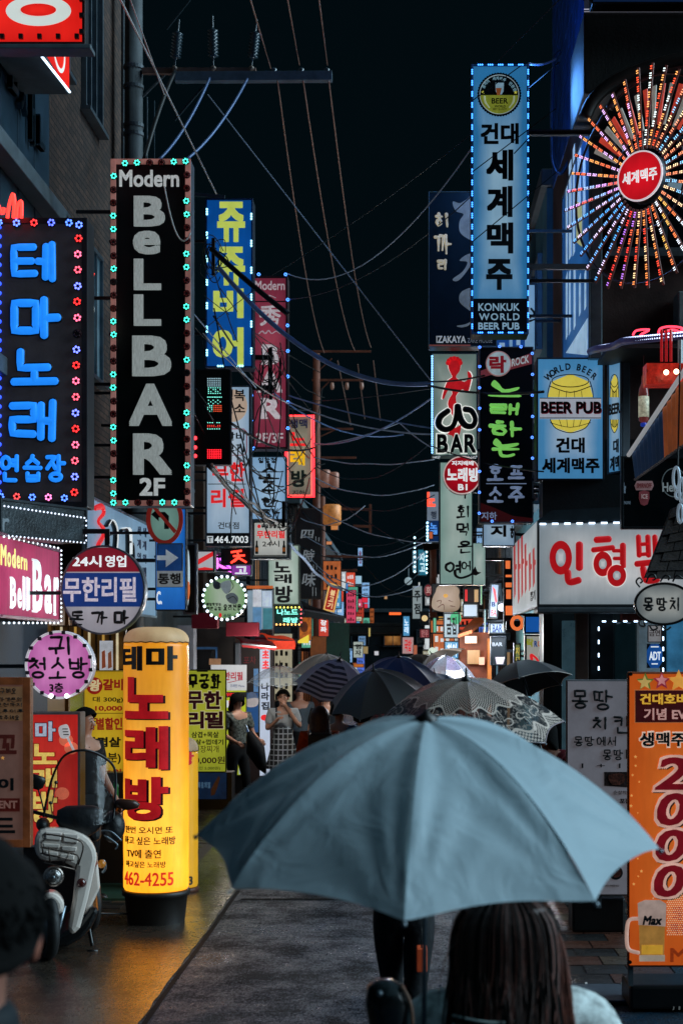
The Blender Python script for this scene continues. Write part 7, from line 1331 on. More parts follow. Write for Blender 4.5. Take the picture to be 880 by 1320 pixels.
# ================================================================ umbrellas
def umbrella(label, rc, axis, R, h, mats, phase=0., n=8, sub=8, shaft=.62, prof=1.9, edge=None, shaftm=STEEL, spike=.05, sag=.035, scal=.05, ripple=0., alpha=False, hm=None):
    t = empty('umbrella', label, 'umbrella', rc); q = Vector(axis).normalized().to_track_quat('Z', 'Y'); M3 = q.to_matrix()
    # keep the rib phase measured from the camera side
    fx = M3.inverted() @ Vector((0, -1, 0)); ph0 = math.atan2(fx.y, fx.x)
    t.rotation_mode = 'QUATERNION'; t.rotation_quaternion = q
    def zf(v): return h*(1-v**prof)
    for k in range(n):
        a0 = ph0+math.radians(phase)+2*PI*k/n; a1 = a0+2*PI/n; m = MB(); NU = NV = sub
        for i in range(NU+1):
            u = i/NU; sc_ = 1-scal*math.sin(PI*u)
            for j in range(NV+1):
                v = (j/NV)*sc_; r = R*v
                p = Vector((math.cos(a0), math.sin(a0), 0)).lerp(Vector((math.cos(a1), math.sin(a1), 0)), u)*r
                p.z = zf(v)-sag*h*math.sin(PI*u)*math.sin(PI*min(1, v))-sag*R*.4*math.sin(PI*u)*v*v
                if ripple:
                    for (ut, a) in ((u, 1), (1-u, -1)):
                        dd = math.hypot(ut*.8, (1-v)); an = math.atan2(ut*.8, (1-v)+1e-3)
                        p.z += ripple*math.sin(an*13+k)*min(1, dd*7)*math.exp(-dd*3.2)*(1 if dd > .02 else 0)
                m.v.append(p)
        for i in range(NU):
            for j in range(NV): a = i*(NV+1)+j; m.f.append((a, a+1, a+NV+2, a+NV+1))
        o_ = m.go('canopy_panel', mats[k % len(mats)], t, True)
        rp = [Vector((math.cos(a0)*R*v, math.sin(a0)*R*v, zf(v)-.006)) for v in [i/8 for i in range(9)]]; MB().tube(rp, .0025, 4).go('rib', shaftm, t, True)
        MB().ball(rp[-1]+Vector((math.cos(a0), math.sin(a0), 0))*.004, .0055*max(1, R/.5), n=6, m=5).go('rib_tip', hm or STEEL, t, True)
        if edge:
            ep = [m.v[i*(NV+1)+NV]+Vector((0, 0, .001)) for i in range(NU+1)]; MB().tube(ep, .004, 4).go('hem', edge, t, True)
        s0 = Vector((0, 0, h*.45)); MB().tube([s0, rp[4]], .002, 4).go('stretcher', shaftm, t)
    MB().tube([(0, 0, h+.002), (0, 0, -shaft)], .006, 8).go('shaft', shaftm, t, True)
    MB().lathe([(.03, h-.012), (.026, h+.006), (.009, h+.014), (.005, h+.014+spike), (.001, h+.016+spike)], 14).go('ferrule', hm or BLACK, t, True)
    MB().tube(catmull([(0, 0, -shaft+.1), (0, 0, -shaft-.02), (.012, 0, -shaft-.06), (.045, 0, -shaft-.06), (.05, 0, -shaft-.03)], 4), .011, 8).go('handle', BLACK, t, True)
    return t
def FAB(c, **k): return M(c, .62, 0, .06, 2, .12, 260., sheen=.25, **k)
def clearmat(c, al, em=0.):
    m = bpy.data.materials.new('clear_vinyl'); m.use_nodes = True; b = m.node_tree.nodes['Principled BSDF']; b.inputs['Base Color'].default_value = lin(c); b.inputs['Roughness'].default_value = .12; b.inputs['Alpha'].default_value = al
    tc = m.node_tree.nodes.new('ShaderNodeTexNoise'); tc.inputs['Scale'].default_value = 14; r = m.node_tree.nodes.new('ShaderNodeMapRange'); r.inputs[3].default_value = al*.6; r.inputs[4].default_value = min(1, al*1.5)
    m.node_tree.links.new(tc.outputs[0], r.inputs[0]); m.node_tree.links.new(r.outputs[0], b.inputs['Alpha']); b.inputs['Coat Weight'].default_value = .5; return m
BLU = bpy.data.materials.new('umbrella_cloth'); BLU.use_nodes = True; nn = BLU.node_tree.nodes; ll = BLU.node_tree.links; b = nn['Principled BSDF']; b.inputs['Base Color'].default_value = lin('#b3cbd5'); b.inputs['Roughness'].default_value = .55; b.inputs['Sheen Weight'].default_value = .2
tr = nn.new('ShaderNodeBsdfTranslucent'); tr.inputs[0].default_value = lin('#b0ccd4'); ms = nn.new('ShaderNodeMixShader'); ms.inputs[0].default_value = .42; ll.new(b.outputs[0], ms.inputs[1]); ll.new(tr.outputs[0], ms.inputs[2]); ll.new(ms.outputs[0], nn['Material Output'].inputs[0])
tc = nn.new('ShaderNodeTexCoord'); n1 = nn.new('ShaderNodeTexNoise'); n1.inputs['Scale'].default_value = 260; n2 = nn.new('ShaderNodeTexNoise'); n2.inputs['Scale'].default_value = 7; n2.inputs['Detail'].default_value = 3; n2.inputs['Distortion'].default_value = 1.2; ll.new(tc.outputs['Object'], n1.inputs[0]); ll.new(tc.outputs['Object'], n2.inputs[0])
b1 = nn.new('ShaderNodeBump'); b1.inputs['Strength'].default_value = .12; b1.inputs['Distance'].default_value = .002; b2 = nn.new('ShaderNodeBump'); b2.inputs['Strength'].default_value = .35; b2.inputs['Distance'].default_value = .02; ll.new(n1.outputs[0], b1.inputs['Height']); ll.new(n2.outputs[0], b2.inputs['Height']); ll.new(b1.outputs[0], b2.inputs['Normal']); ll.new(b2.outputs[0], b.inputs['Normal'])
bx_, by_ = P(548, 1085, 3.7), None
umbrella('big pale blue umbrella held by the long haired woman in the foreground', P(548, 1085, 3.7), (0.005, -math.sin(math.radians(10)), math.cos(math.radians(10))), .552, .300, [BLU], -5, 8, 22, .62, 2.05, None, STEEL, .006, .05, .035, .013)
def umb(label, ax, ay, rx, ry, hw, Y, mats, lean=.0, phase=10, **k):
    """apex pixel, rim centre pixel, half width in pixels"""
    C = P(rx, ry, Y); A = P(ax, ay, Y); A.y -= lean; v = A-C; return umbrella(label, C, v, hw/F*Y, v.length, mats, phase, **k)
NAV = FAB('#164684'); NAV2 = FAB('#1f4e70'); BLKF = FAB('#0c1418'); GRYF = FAB('#b0bdd0')
umb('plain black umbrella at the back left of the crowd', 421, 843, 419, 868, 46, 22, [BLKF], .05, phase=20, edge=M('#4a3c34', .5))
m_ = bpy.data.materials.new('striped_cloth'); m_.use_nodes = True; nn = m_.node_tree.nodes; ll = m_.node_tree.links; b = nn['Principled BSDF']; tc = nn.new('ShaderNodeTexCoord'); sx = nn.new('ShaderNodeSeparateXYZ'); ll.new(tc.outputs['Object'], sx.inputs[0])
ml = nn.new('ShaderNodeMath'); ml.operation = 'MULTIPLY'; ml.inputs[1].default_value = 23; ll.new(sx.outputs[2], ml.inputs[0]); fr_ = nn.new('ShaderNodeMath'); fr_.operation = 'FRACT'; ll.new(ml.outputs[0], fr_.inputs[0]); gt = nn.new('ShaderNodeMath'); gt.operation = 'GREATER_THAN'; gt.inputs[1].default_value = .5; ll.new(fr_.outputs[0], gt.inputs[0])
mx = nn.new('ShaderNodeMix'); mx.data_type = 'RGBA'; mx.inputs[6].default_value = lin('#3a4456'); mx.inputs[7].default_value = lin('#b8c2d4'); ll.new(gt.outputs[0], mx.inputs[0]); ll.new(mx.outputs[2], b.inputs['Base Color']); b.inputs['Roughness'].default_value = .6
umb('pale grey umbrella with navy stripes on its near panels', 438, 851, 430, 892, 54, 16.5, [m_, GRYF, GRYF, GRYF, GRYF, GRYF, GRYF, m_], .10, phase=-14, spike=.08)
umb('deep navy blue umbrella behind the black one in mid street', 514, 847, 513, 877, 56, 17.5, [NAV], .08, phase=12)
umb('large black umbrella in mid street with a bluish left panel', 482, 864, 488, 903, 66, 15.2, [BLKF, BLKF, BLKF, BLKF, BLKF, NAV2, NAV2, BLKF], .10, phase=22, spike=.06)
umb('small dark umbrella far behind the navy one', 540, 843, 540, 856, 30, 27, [BLKF], .0)
umb('clear vinyl umbrella over the woman in the checked dress', 361, 858, 361, 880, 43, 22.6, [clearmat('#b8ccd8', .30)], .03, phase=5, edge=M('#c0ccd4', .3), sag=.02, spike=.06)
umb('clear vinyl umbrella with a violet sheen behind the lace one', 575, 845, 574, 872, 38, 21, [clearmat('#a8a4c8', .5), clearmat('#b8c0cc', .5)], .03, edge=M('#c0ccd4', .3), phase=0)
# lace umbrella: vinyl with printed dots and flourishes (flat print)
lm = bpy.data.materials.new('lace_print'); lm.use_nodes = True; nn = lm.node_tree.nodes; ll = lm.node_tree.links; b = nn['Principled BSDF']; tc = nn.new('ShaderNodeTexCoord')
sx = nn.new('ShaderNodeSeparateXYZ'); ll.new(tc.outputs['Object'], sx.inputs[0])
def mth(op, a, b_=None, c_=None):
    x = nn.new('ShaderNodeMath'); x.operation = op
    for i, v in enumerate((a, b_, c_)):
        if v is None: continue
        if isinstance(v, (int, float)): x.inputs[i].default_value = v
        else: ll.new(v, x.inputs[i])
    return x.outputs[0]
X_, Y_, Z_ = sx.outputs; rad = mth('SQRT', mth('ADD', mth('MULTIPLY', X_, X_), mth('MULTIPLY', Y_, Y_))); ang = mth('ARCTAN2', Y_, X_)
cellx = mth('SINE', mth('MULTIPLY', ang, 110)); celly = mth('SINE', mth('MULTIPLY', rad, 330)); dotv = mth('GREATER_THAN', mth('MULTIPLY', cellx, celly), .05)
# petals: rosettes repeating round the canopy
pa = mth('SUBTRACT', mth('FRACT', mth('MULTIPLY', ang, 16/(2*PI))), .5); px_ = mth('MULTIPLY', pa, .20); py_ = mth('SUBTRACT', rad, .36); pr = mth('SQRT', mth('ADD', mth('MULTIPLY', px_, px_), mth('MULTIPLY', py_, py_))); pang = mth('ARCTAN2', py_, px_)
pet = mth('ADD', .045, mth('MULTIPLY', mth('COSINE', mth('MULTIPLY', pang, 4)), .030)); ln1 = mth('LESS_THAN', mth('ABSOLUTE', mth('SUBTRACT', pr, pet)), .006); wave = mth('ADD', .425, mth('MULTIPLY', mth('SINE', mth('MULTIPLY', ang, 16)), .022)); ln2 = mth('LESS_THAN', mth('ABSOLUTE', mth('SUBTRACT', rad, wave)), .007); wave2 = mth('ADD', .28, mth('MULTIPLY', mth('SINE', mth('MULTIPLY', ang, 16)), .020)); ln3 = mth('LESS_THAN', mth('ABSOLUTE', mth('SUBTRACT', rad, wave2)), .006)
nz = nn.new('ShaderNodeTexNoise'); nz.inputs['Scale'].default_value = 60; ll.new(tc.outputs['Object'], nz.inputs[0]); spk_ = mth('MULTIPLY', mth('GREATER_THAN', nz.outputs[0], .56), mth('GREATER_THAN', rad, .29))
inner = mth('LESS_THAN', rad, wave2); outr = mth('GREATER_THAN', rad, wave); dots_ = mth('MULTIPLY', dotv, mth('MAXIMUM', inner, outr)); pat = mth('MAXIMUM', mth('MAXIMUM', ln1, mth('MAXIMUM', ln2, ln3)), mth('MAXIMUM', dots_, mth('MULTIPLY', spk_, .35)))
mx = nn.new('ShaderNodeMix'); mx.data_type = 'RGBA'; mx.inputs[6].default_value = lin('#1c1e22'); mx.inputs[7].default_value = lin('#c4b2a6'); ll.new(pat, mx.inputs[0]); ll.new(mx.outputs[2], b.inputs['Base Color']); b.inputs['Roughness'].default_value = .3
al = mth('ADD', .80, mth('MULTIPLY', pat, .2)); ll.new(al, b.inputs['Alpha'])
umb('dark vinyl umbrella printed with a pale lace of dots and petals', 600, 876, 601, 934, 126, 8.2, [lm], .06, phase=3, n=8, sub=10, edge=M('#8c8084', .4), spike=.05, shaft=.75, sag=.02)
umb('black umbrella with a pale hem on the right of the crowd', 668, 853, 676, 886, 62, 13.5, [BLKF], -.06, phase=-8, edge=M('#a89c94', .5), spike=.02)
umb('small dark umbrella low behind the lace umbrella', 560, 868, 562, 884, 34, 19, [NAV2], .0)
umb('dark umbrella with a thin pale rim far behind the navy one', 556, 843, 566, 858, 40, 24, [BLKF], .0, edge=M('#5c6a74', .4))
# ================================================================ people
SKIN = M('#a87c66', .5, 0, .08, 8, .05); SKIND = M('#7c5444', .55, 0, .1, 8, .05); HAIR = M('#040404', .95, 0, .3, 30, .3); HAIRB = M('#3a2018', .5, 0, .5, 30, .3)
def skin_mesh(name, nodes, edges, mat, parent, sub=1, grow=0., keys=None):
    ks = [k for k in nodes if keys is None or k in keys]; ix = {k: i for i, k in enumerate(ks)}
    me = bpy.data.meshes.new(name); me.from_pydata([nodes[k][0] for k in ks], [(ix[a], ix[b]) for a, b in edges if a in ix and b in ix], []); me.update()
    o = link(name, me, None, parent); me.materials.append(mat); me.skin_vertices or None
    md = o.modifiers.new('skin', 'SKIN'); md.use_smooth_shade = True
    if not me.skin_vertices: 
        bm = bmesh.new(); bm.from_mesh(me); bm.verts.layers.skin.verify(); bm.to_mesh(me); bm.free()
    for i, k in enumerate(ks):
        r = nodes[k][1]; rx, ry = (r if isinstance(r, tuple) else (r, r)); me.skin_vertices[0].data[i].radius = (rx+grow, ry+grow); me.skin_vertices[0].data[i].use_root = (i == 0)
    sd_ = o.modifiers.new('smooth', 'SUBSURF'); sd_.levels = sub; sd_.render_levels = sub; return o
def person(label, px, Y, h, yaw, top, bottom, hair='short', arms=None, legs=None, skirt=None, skin=SKIN, hairm=HAIR, shoes=BLACK, group=None, lean=0., headturn=0., bag=None, z=0., X=None):
    X = (px-CX)/F*Y if X is None else X; t = empty('person', label, 'person', (X, Y, z), math.radians(yaw), group); k = h
    V = lambda x, y, z_: Vector((x*k, (y-lean*max(0, z_-.5))*k, z_*k))
    N_ = {'pelvis': (V(0, 0, .52), (.088*k, .062*k)), 'waist': (V(0, 0, .61), (.072*k, .052*k)), 'chest': (V(0, 0, .72), (.090*k, .060*k)), 'upper': (V(0, 0, .795), (.085*k, .045*k)), 'neck': (V(0, .004, .845), .030*k), 'jaw': (V(0, -.008, .885), (.036*k, .036*k)), 'head': (V(0, -.002, .925), (.043*k, .052*k)), 'crown': (V(0, .002, .968), (.034*k, .040*k))}
    E_ = [('pelvis', 'waist'), ('waist', 'chest'), ('chest', 'upper'), ('upper', 'neck'), ('neck', 'jaw'), ('jaw', 'head'), ('head', 'crown')]
    A = arms or {}; Lg = legs or {}
    for s_, sg in (('l', 1), ('r', -1)):      # l = +x side
        el, wr = A.get(s_, ((.135, .01, .63), (.145, -.03, .49)))
        kn, an = Lg.get(s_, ((.052, -.01, .28), (.055, .01, .045)))
        sh = V(sg*.105, 0, .80); e_ = V(sg*el[0], el[1], el[2]); w_ = V(sg*wr[0], wr[1], wr[2]); d = (w_-e_).normalized(); pm = w_+d*.045*k
        N_['sh'+s_] = (sh, .034*k); N_['el'+s_] = (e_, .024*k); N_['wr'+s_] = (w_, .015*k); N_['pa'+s_] = (pm, (.021*k, .012*k)); E_ += [('upper', 'sh'+s_), ('sh'+s_, 'el'+s_), ('el'+s_, 'wr'+s_), ('wr'+s_, 'pa'+s_)]
        sd_ = d.orthogonal().normalized(); cu = d.cross(sd_)
        for f in range(5):
            off = sd_*((f-1.5)*.0095*k) if f < 4 else sd_*(-.024*k); ln = (.040, .046, .043, .034, .026)[f]*k; b0 = pm+off*.9+(d*.008*k if f < 4 else -d*.015*k)
            mid_ = b0+d*ln*.55+cu*.008*k; tip = mid_+d*ln*.3+cu*.018*k
            N_['f%d%s' % (f, s_)] = (b0, .0055*k); N_['g%d%s' % (f, s_)] = (mid_, .0050*k); N_['h%d%s' % (f, s_)] = (tip, .0042*k); E_ += [('pa'+s_, 'f%d%s' % (f, s_)), ('f%d%s' % (f, s_), 'g%d%s' % (f, s_)), ('g%d%s' % (f, s_), 'h%d%s' % (f, s_))]
        hp = V(sg*.052, 0, .47); K = V(sg*kn[0], kn[1], kn[2]); AN = V(sg*an[0], an[1], an[2]); N_['hp'+s_] = (hp, .058*k); N_['kn'+s_] = (K, .034*k); N_['ca'+s_] = (K.lerp(AN, .35)+Vector((0, .008*k, 0)), .033*k); N_['an'+s_] = (AN, .021*k); N_['to'+s_] = (AN+Vector((sg*.01*k, -.075*k, -.022*k)), (.022*k, .014*k)); E_ += [('pelvis', 'hp'+s_), ('hp'+s_, 'kn'+s_), ('kn'+s_, 'ca'+s_), ('ca'+s_, 'an'+s_), ('an'+s_, 'to'+s_)]
    skin_mesh('body', N_, E_, skin, t, 1)
    slv = A.get('sleeve', 'short')
    tk = ['pelvis', 'waist', 'chest', 'upper', 'shl', 'shr']+(['ell', 'elr'] if slv != 'none' else [])+(['wrl', 'wrr'] if slv == 'long' else [])
    T_ = dict(N_); 
    if slv == 'short':
        for s_ in 'lr': T_['el'+s_] = (N_['sh'+s_][0].lerp(N_['el'+s_][0], .75), .030*k)
    if top: skin_mesh('shirt', T_, E_, top, t, 2, .009*k, tk)
    if bottom and not skirt: skin_mesh('trousers', N_, E_, bottom, t, 2, .007*k, ['waist', 'pelvis', 'hpl', 'hpr', 'knl', 'knr', 'cal', 'car', 'anl', 'anr'])
    if skirt:
        m = MB(); NS = 28
        for i in range(9):
            u = i/8; zz = .63-(.63-skirt)*u; r0 = (.075+.075*u)*k
            for j in range(NS): a = 2*PI*j/NS; w_ = 1+.07*u*math.sin(6*a+1); m.v.append((r0*w_*math.cos(a), r0*.8*w_*math.sin(a), zz*k))
        for i in range(8):
            for j in range(NS): a = i*NS+j; b = i*NS+(j+1) % NS; m.f.append((a, a+NS, b+NS, b))
        m.go('skirt', bottom, t, True)
    for s_ in 'lr':
        an = N_['an'+s_][0]; m = MB(); m.ball(an+Vector((0, -.035*k, -.022*k)), .030*k, .075*k, .026*k, 10, 8); m.go('shoe', shoes, t, True)
    # face
    hd = N_['head'][0]; fy = hd.y-.052*k*1.02
    for sg in (-1, 1):
        MB().ball((sg*.017*k, fy+.007*k, hd.z-.002*k), .0065*k, .004*k, .0035*k).go('eye', M('#120c0a', .2), t, True); MB().tube([(sg*.009*k, fy+.004*k, hd.z+.012*k), (sg*.018*k, fy+.004*k, hd.z+.015*k), (sg*.026*k, fy+.010*k, hd.z+.011*k)], .0022*k, 5).go('eyebrow', HAIR, t); MB().ball((sg*.046*k, hd.y+.005*k, hd.z-.008*k), .006*k, .011*k, .018*k).go('ear', skin, t, True)
    m = MB(); m.v = [(-.008*k, fy+.004*k, hd.z-.022*k), (.008*k, fy+.004*k, hd.z-.022*k), (0, fy-.012*k, hd.z-.020*k), (0, fy+.004*k, hd.z+.004*k), (0, fy+.008*k, hd.z-.027*k)]; m.f = [(0, 2, 3), (2, 1, 3), (0, 4, 2), (4, 1, 2)]; m.go('nose', skin, t, True)
    MB().ball((0, fy+.010*k, hd.z-.036*k), .012*k, .006*k, .004*k).go('mouth', M('#7c3a38', .45), t, True)
    # hair: shell over the skull, longer down the back when long
    m = MB(); NA, NZ = 18, 10; L_ = {'short': .018, 'bob': .075, 'long': .20}[hair]
    for i in range(NZ+1):
        for j in range(NA):
            a = 2*PI*j/NA; back = .5+.5*math.sin(a)          # +y is the back
            lim = 62+48*back if hair != 'short' else 50+54*back; ph = math.radians(lim)*min(1, i/6); x, y = math.sin(ph)*math.cos(a), math.sin(ph)*math.sin(a); zz = math.cos(ph); jit = 1+.035*math.sin(7*a+i)+.02*math.sin(13*a)
            p = Vector((x*.056*k*jit, hd.y+.002*k+y*.064*k*jit, hd.z+.004*k+zz*.060*k*jit))
            if i > 6: p.z -= (i-6)/4*L_*k*(.25+.75*back if hair == 'short' else .4+.6*back); p.x *= 1+.05*(i-6)*(hair == 'long'); p.y += (.006*(i-6)*k if back > .5 else 0)
            m.v.append(p)
    for i in range(NZ):
        for j in range(NA): a = i*NA+j; b = i*NA+(j+1) % NA; m.f.append((a, a+NA, b+NA, b))
    m.v.append((0, hd.y+.002*k, hd.z+.064*k)); ho = m.go('hair', hairm, t, True); sd_ = ho.modifiers.new('thick', 'SOLIDIFY'); sd_.thickness = .008*k; sd_.offset = 1
    return t, N_
PRINT = M('#5c6460', .7, 0, .95, 30, .1); DRESS = None
pm = bpy.data.materials.new('checked_cloth'); pm.use_nodes = True; nn = pm.node_tree.nodes; ll = pm.node_tree.links; b = nn['Principled BSDF']; tc = nn.new('ShaderNodeTexCoord'); sx = nn.new('ShaderNodeSeparateXYZ'); ll.new(tc.outputs['Object'], sx.inputs[0])
def fr(o_, s_): return mth('LESS_THAN', mth('FRACT', mth('MULTIPLY', o_, s_)), .22)
g = mth('MAXIMUM', fr(sx.outputs[0], 15), fr(sx.outputs[2], 13)); mx = nn.new('ShaderNodeMix'); mx.data_type = 'RGBA'; mx.inputs[6].default_value = lin('#11171c'); mx.inputs[7].default_value = lin('#9ca4ac'); ll.new(g, mx.inputs[0]); ll.new(mx.outputs[2], b.inputs['Base Color']); b.inputs['Roughness'].default_value = .7
WHITEC = M('#98a0a4', .7, 0, .1, 10)
BLK = M('#0a0e12', .7, 0, .3, 10, .1)
p1, N1 = person('person in a patterned shirt and black trousers holding a closed black umbrella', 306, 21.5, 1.64, 42, PRINT, BLK, 'bob', arms={'l': ((.14, -.03, .64), (.12, -.14, .60)), 'r': ((.13, .02, .64), (.10, -.12, .585))}, legs={'l': ((.055, -.05, .28), (.06, -.09, .045)), 'r': ((.052, .0, .28), (.055, .07, .045))})
# closed umbrella pointing down to the right
t = empty('closed_umbrella', 'closed black umbrella held slanting down by the person in the patterned shirt', 'umbrella', P(322, 948, 21.2)); m = MB(); m.tube([(0, 0, .06), (.01, 0, 0), (.08, -.02, -.2), (.17, -.03, -.42), (.22, -.03, -.52)], [.03, .06, .13, .07, .01], 10); m.go('folded_canopy', BLK, t, True); MB().tube([(-.05, 0, .14), (.0, 0, .02)], .009, 6).go('shaft', STEEL, t); MB().tube([(.22, -.03, -.52), (.235, -.03, -.56)], .006, 6).go('ferrule', STEEL, t)
p2, N2 = person('woman in a checked pinafore dress over a white top raising her hand to her mouth', 365, 22.6, 1.66, 0, WHITEC, pm, 'short', arms={'l': ((.15, -.02, .66), (.035, -.10, .845)), 'r': ((.14, -.02, .64), (.055, -.11, .72))}, skirt=.30)
skin_mesh('dress_bodice', N2, [('pelvis', 'waist'), ('waist', 'chest')], pm, p2, 2, .014*1.66, ['pelvis', 'waist', 'chest'])
for sx_ in (-.055, .055): MB().tube([(sx_*1.66, -.075*1.66, .76*1.66), (sx_*1.66, -.05*1.66, .83*1.66), (sx_*1.66, .05*1.66, .80*1.66)], .012, 5).go('strap', pm, p2)
person('man in a grey jacket and glasses half hidden behind the woman in the checked dress', 386, 24.5, 1.70, 8, M('#46525a', .7, 0, .2), BLK, 'short', arms={'sleeve': 'long'})
person('person in a black shirt standing behind the clear umbrella', 347, 24.8, 1.72, 150, M('#10161a', .7), BLK, 'short')
p5, N5 = person('long haired woman in an orange top with a black backpack seen from behind', 412, 16.8, 1.62, 185, M('#b04a20', .7, 0, .15, 6, .1), BLK, 'long', hairm=HAIRB, arms={'sleeve': 'long'})
m = MB().box(-.13, .13, .11, .25, 1.0, 1.33); m.go('backpack', M('#14181c', .6, bump=.2), p5, bevel=.03)
for sx_ in (-.1, .1): MB().tube([(sx_, .13, 1.32), (sx_, .02, 1.36), (sx_, -.09, 1.25)], .014, 5).go('strap', BLACK, p5)
person('person with short hair in a pale blue shirt under the large black umbrella', 468, 15.6, 1.66, 170, M('#7c8ca4', .7, 0, .1), BLK, 'short'); person('person in a denim shirt behind the long haired woman', 437, 18.2, 1.62, 160, M('#3c5878', .7, 0, .2), BLK, 'short')
person('dark haired woman in a dark red top under the right black umbrella facing the camera', 703, 13.9, 1.60, -20, M('#541a20', .7, 0, .2), BLK, 'long', skin=SKIND)
person('person with white shirt far behind under the clear violet umbrella', 576, 21.3, 1.62, 175, M('#808890', .7), BLK, 'short'); person('person in dark clothes between the two umbrellas near the bar signs', 622, 19.5, 1.66, 180, M('#22262a', .7), BLK, 'short')
person('person in black under the plain black umbrella at the back left', 420, 22.3, 1.68, 5, M('#1c2024', .7), BLK, 'short'); person('person in dark clothes under the deep navy umbrella', 516, 17.9, 1.64, 178, M('#1a2028', .7), BLK, 'short')
p9, N9 = person('person in black carrying an orange bag just ahead under the lace umbrella', 520, 8.25, 1.66, 178, M('#15191d', .7, 0, .3, 8, .2), M('#1a1d20', .7, 0, .3, 12, .4), 'short', arms={'sleeve': 'long', 'l': ((.11, -.10, .66), (.03, -.20, .76)), 'r': ((.11, -.08, .66), (.05, -.20, .72))}, legs={'l': ((.040, -.04, .28), (.036, -.07, .045)), 'r': ((.040, .04, .28), (.036, .08, .045))})
t = empty('hand_bag', 'small orange paper bag carried at the side of the person in black', 'bag', P(543, 1238, 8.05)); m = MB().box(-.025, .03, -.06, .06, -.05, .07); m.go('bag_body', M('#c8522c', .5, 0, .2, 8, .1, emit=.10), t, bevel=.006); MB().tube(catmull([(0, -.03, .07), (0, -.03, .16), (0, .03, .16), (0, .03, .07)], 4), .004, 5).go('handle', BLACK, t)
person('man in a black shirt between the red light box and the yellow menu', 110, 13.6, 1.72, 68, M('#0c0f12', .65, 0, .3, 8, .1), BLK, 'short', arms={'l': ((.13, -.02, .64), (.13, -.10, .52))}, skin=SKIN)
# foreground woman: shoulders, back, long hair
def ring_loft(m, rows, n=24):
    i0 = len(m.v)
    for cx_, cy_, z_, rx, ry, e in rows:
        for j in range(n):
            a = 2*PI*j/n; c, s_ = math.cos(a), math.sin(a); m.v.append((cx_+rx*abs(c)**e*(1 if c > 0 else -1), cy_+ry*abs(s_)**e*(1 if s_ > 0 else -1), z_))
    for i in range(len(rows)-1):
        for j in range(n): a = i0+i*n+j; b = i0+i*n+(j+1) % n; m.f.append((a, b, b+n, a+n))
    m.f.append(tuple(range(i0+n-1, i0-1, -1))); q = i0+(len(rows)-1)*n; m.f.append(tuple(range(q, q+n))); return m
TOPG = M('#c0c8c6', .8, 0, .5, 26, .35, 160.); FW = 1.63
fw_, NF = person('long haired woman in a grey green top under the big pale blue umbrella', 649, 3.86, FW, 184, TOPG, BLK, 'long', hairm=HAIRB, arms={'sleeve': 'short', 'l': ((.165, -.03, .66), (.06, -.17, .74)), 'r': ((.16, -.02, .64), (.15, -.1, .50))})
fw_.rotation_euler.z = math.radians(184)
sk2 = skin_mesh('loose_top', {**NF, 'shl': (NF['shl'][0]+Vector((.035, 0, -.01)), .07), 'shr': (NF['shr'][0]+Vector((-.055, 0, -.01)), .075), 'ell': (NF['ell'][0], .06), 'elr': (NF['elr'][0]+Vector((-.04, 0, 0)), .065), 'upper': (NF['upper'][0], (.15, .085)), 'chest': (NF['chest'][0], (.165, .115)), 'waist': (NF['waist'][0], (.15, .11)), 'pelvis': (NF['pelvis'][0], (.17, .12))}, [('pelvis', 'waist'), ('waist', 'chest'), ('chest', 'upper'), ('upper', 'shl'), ('shl', 'ell'), ('upper', 'shr'), ('shr', 'elr')], TOPG, fw_, 2, .006, ['pelvis', 'waist', 'chest', 'upper', 'shl', 'shr', 'ell', 'elr'])
# hair strands, hanging over the back (local +y is her back, towards the camera)
rd_ = random.Random(5); hz = NF['head'][0].z
for g_ in range(5):
    m = MB()
    for k in range(230):
        a = rd_.uniform(-.1, PI+.1); e = rd_.uniform(.75, 1.0); x0, y0 = .125*e*math.cos(a), .02+.108*e*math.sin(a)
        x1 = x0*rd_.uniform(.8, 1.15)+rd_.uniform(-.03, .03)+.012; y1 = .125+rd_.uniform(-.0, .055)-abs(x1)*.35; ln = rd_.uniform(.42, .66)
        cw = .006*math.sin(x0*140+g_); pts = [Vector((x0*.55, y0*.7, hz+.085)), Vector((x0, y0, hz+.03)), Vector((x0*1.12, y0*1.05+.01, hz-.08)), Vector((x0*.5+x1*.55+rd_.uniform(-.01, .01), (y0+y1)*.5+.03+cw, hz-.2)), Vector((x1*.95+rd_.uniform(-.02, .02)+cw*2, y1+.02+cw, hz-.34)), Vector((x1+rd_.uniform(-.02, .02), y1, hz-ln))]
        m.tube(catmull(pts, 3), [.0024]*4+[.0027]*7+[.0022]*3+[.0018, .001], 3)
    m.go('hair_lock', [HAIRB, HAIR, M('#5a2c20', .5, 0, .4, 30, .2), HAIRB, HAIR][g_], fw_, True, kind='stuff')
m = ring_loft(MB(), [(0, .035, hz+.09, .03, .03, .9), (0, .02, hz+.06, .10, .085, .9), (0, .03, hz-.03, .135, .085, .9), (0, .065, hz-.18, .140, .062, .9), (.01, .075, hz-.32, .12, .055, .9), (.01, .075, hz-.48, .10, .04, .9), (0, .07, hz-.58, .06, .02, .9)], 28); m.v = [Vector(v)+Vector((.006*math.sin(v[0]*90), .006*math.sin(v[0]*110+v[2]*9), 0)) for v in m.v]; m.go('hair_mass', HAIRB, fw_, True)
m = MB()      # flyaway hairs
for k in range(60):
    a = rd_.uniform(.1, PI-.1); p0 = Vector((.13*math.cos(a), .05+.05*math.sin(a), hz-rd_.uniform(0, .35))); d = Vector((math.cos(a)*rd_.uniform(.01, .05), rd_.uniform(.0, .04), -rd_.uniform(.05, .2))); m.tube(catmull([p0, p0+d*.5+Vector((math.cos(a)*.015, .01, 0)), p0+d], 4), .0012, 3)
m.go('flyaway_hair', HAIRB, fw_, True, kind='stuff')
m = MB()      # loose reddish locks falling over the right shoulder
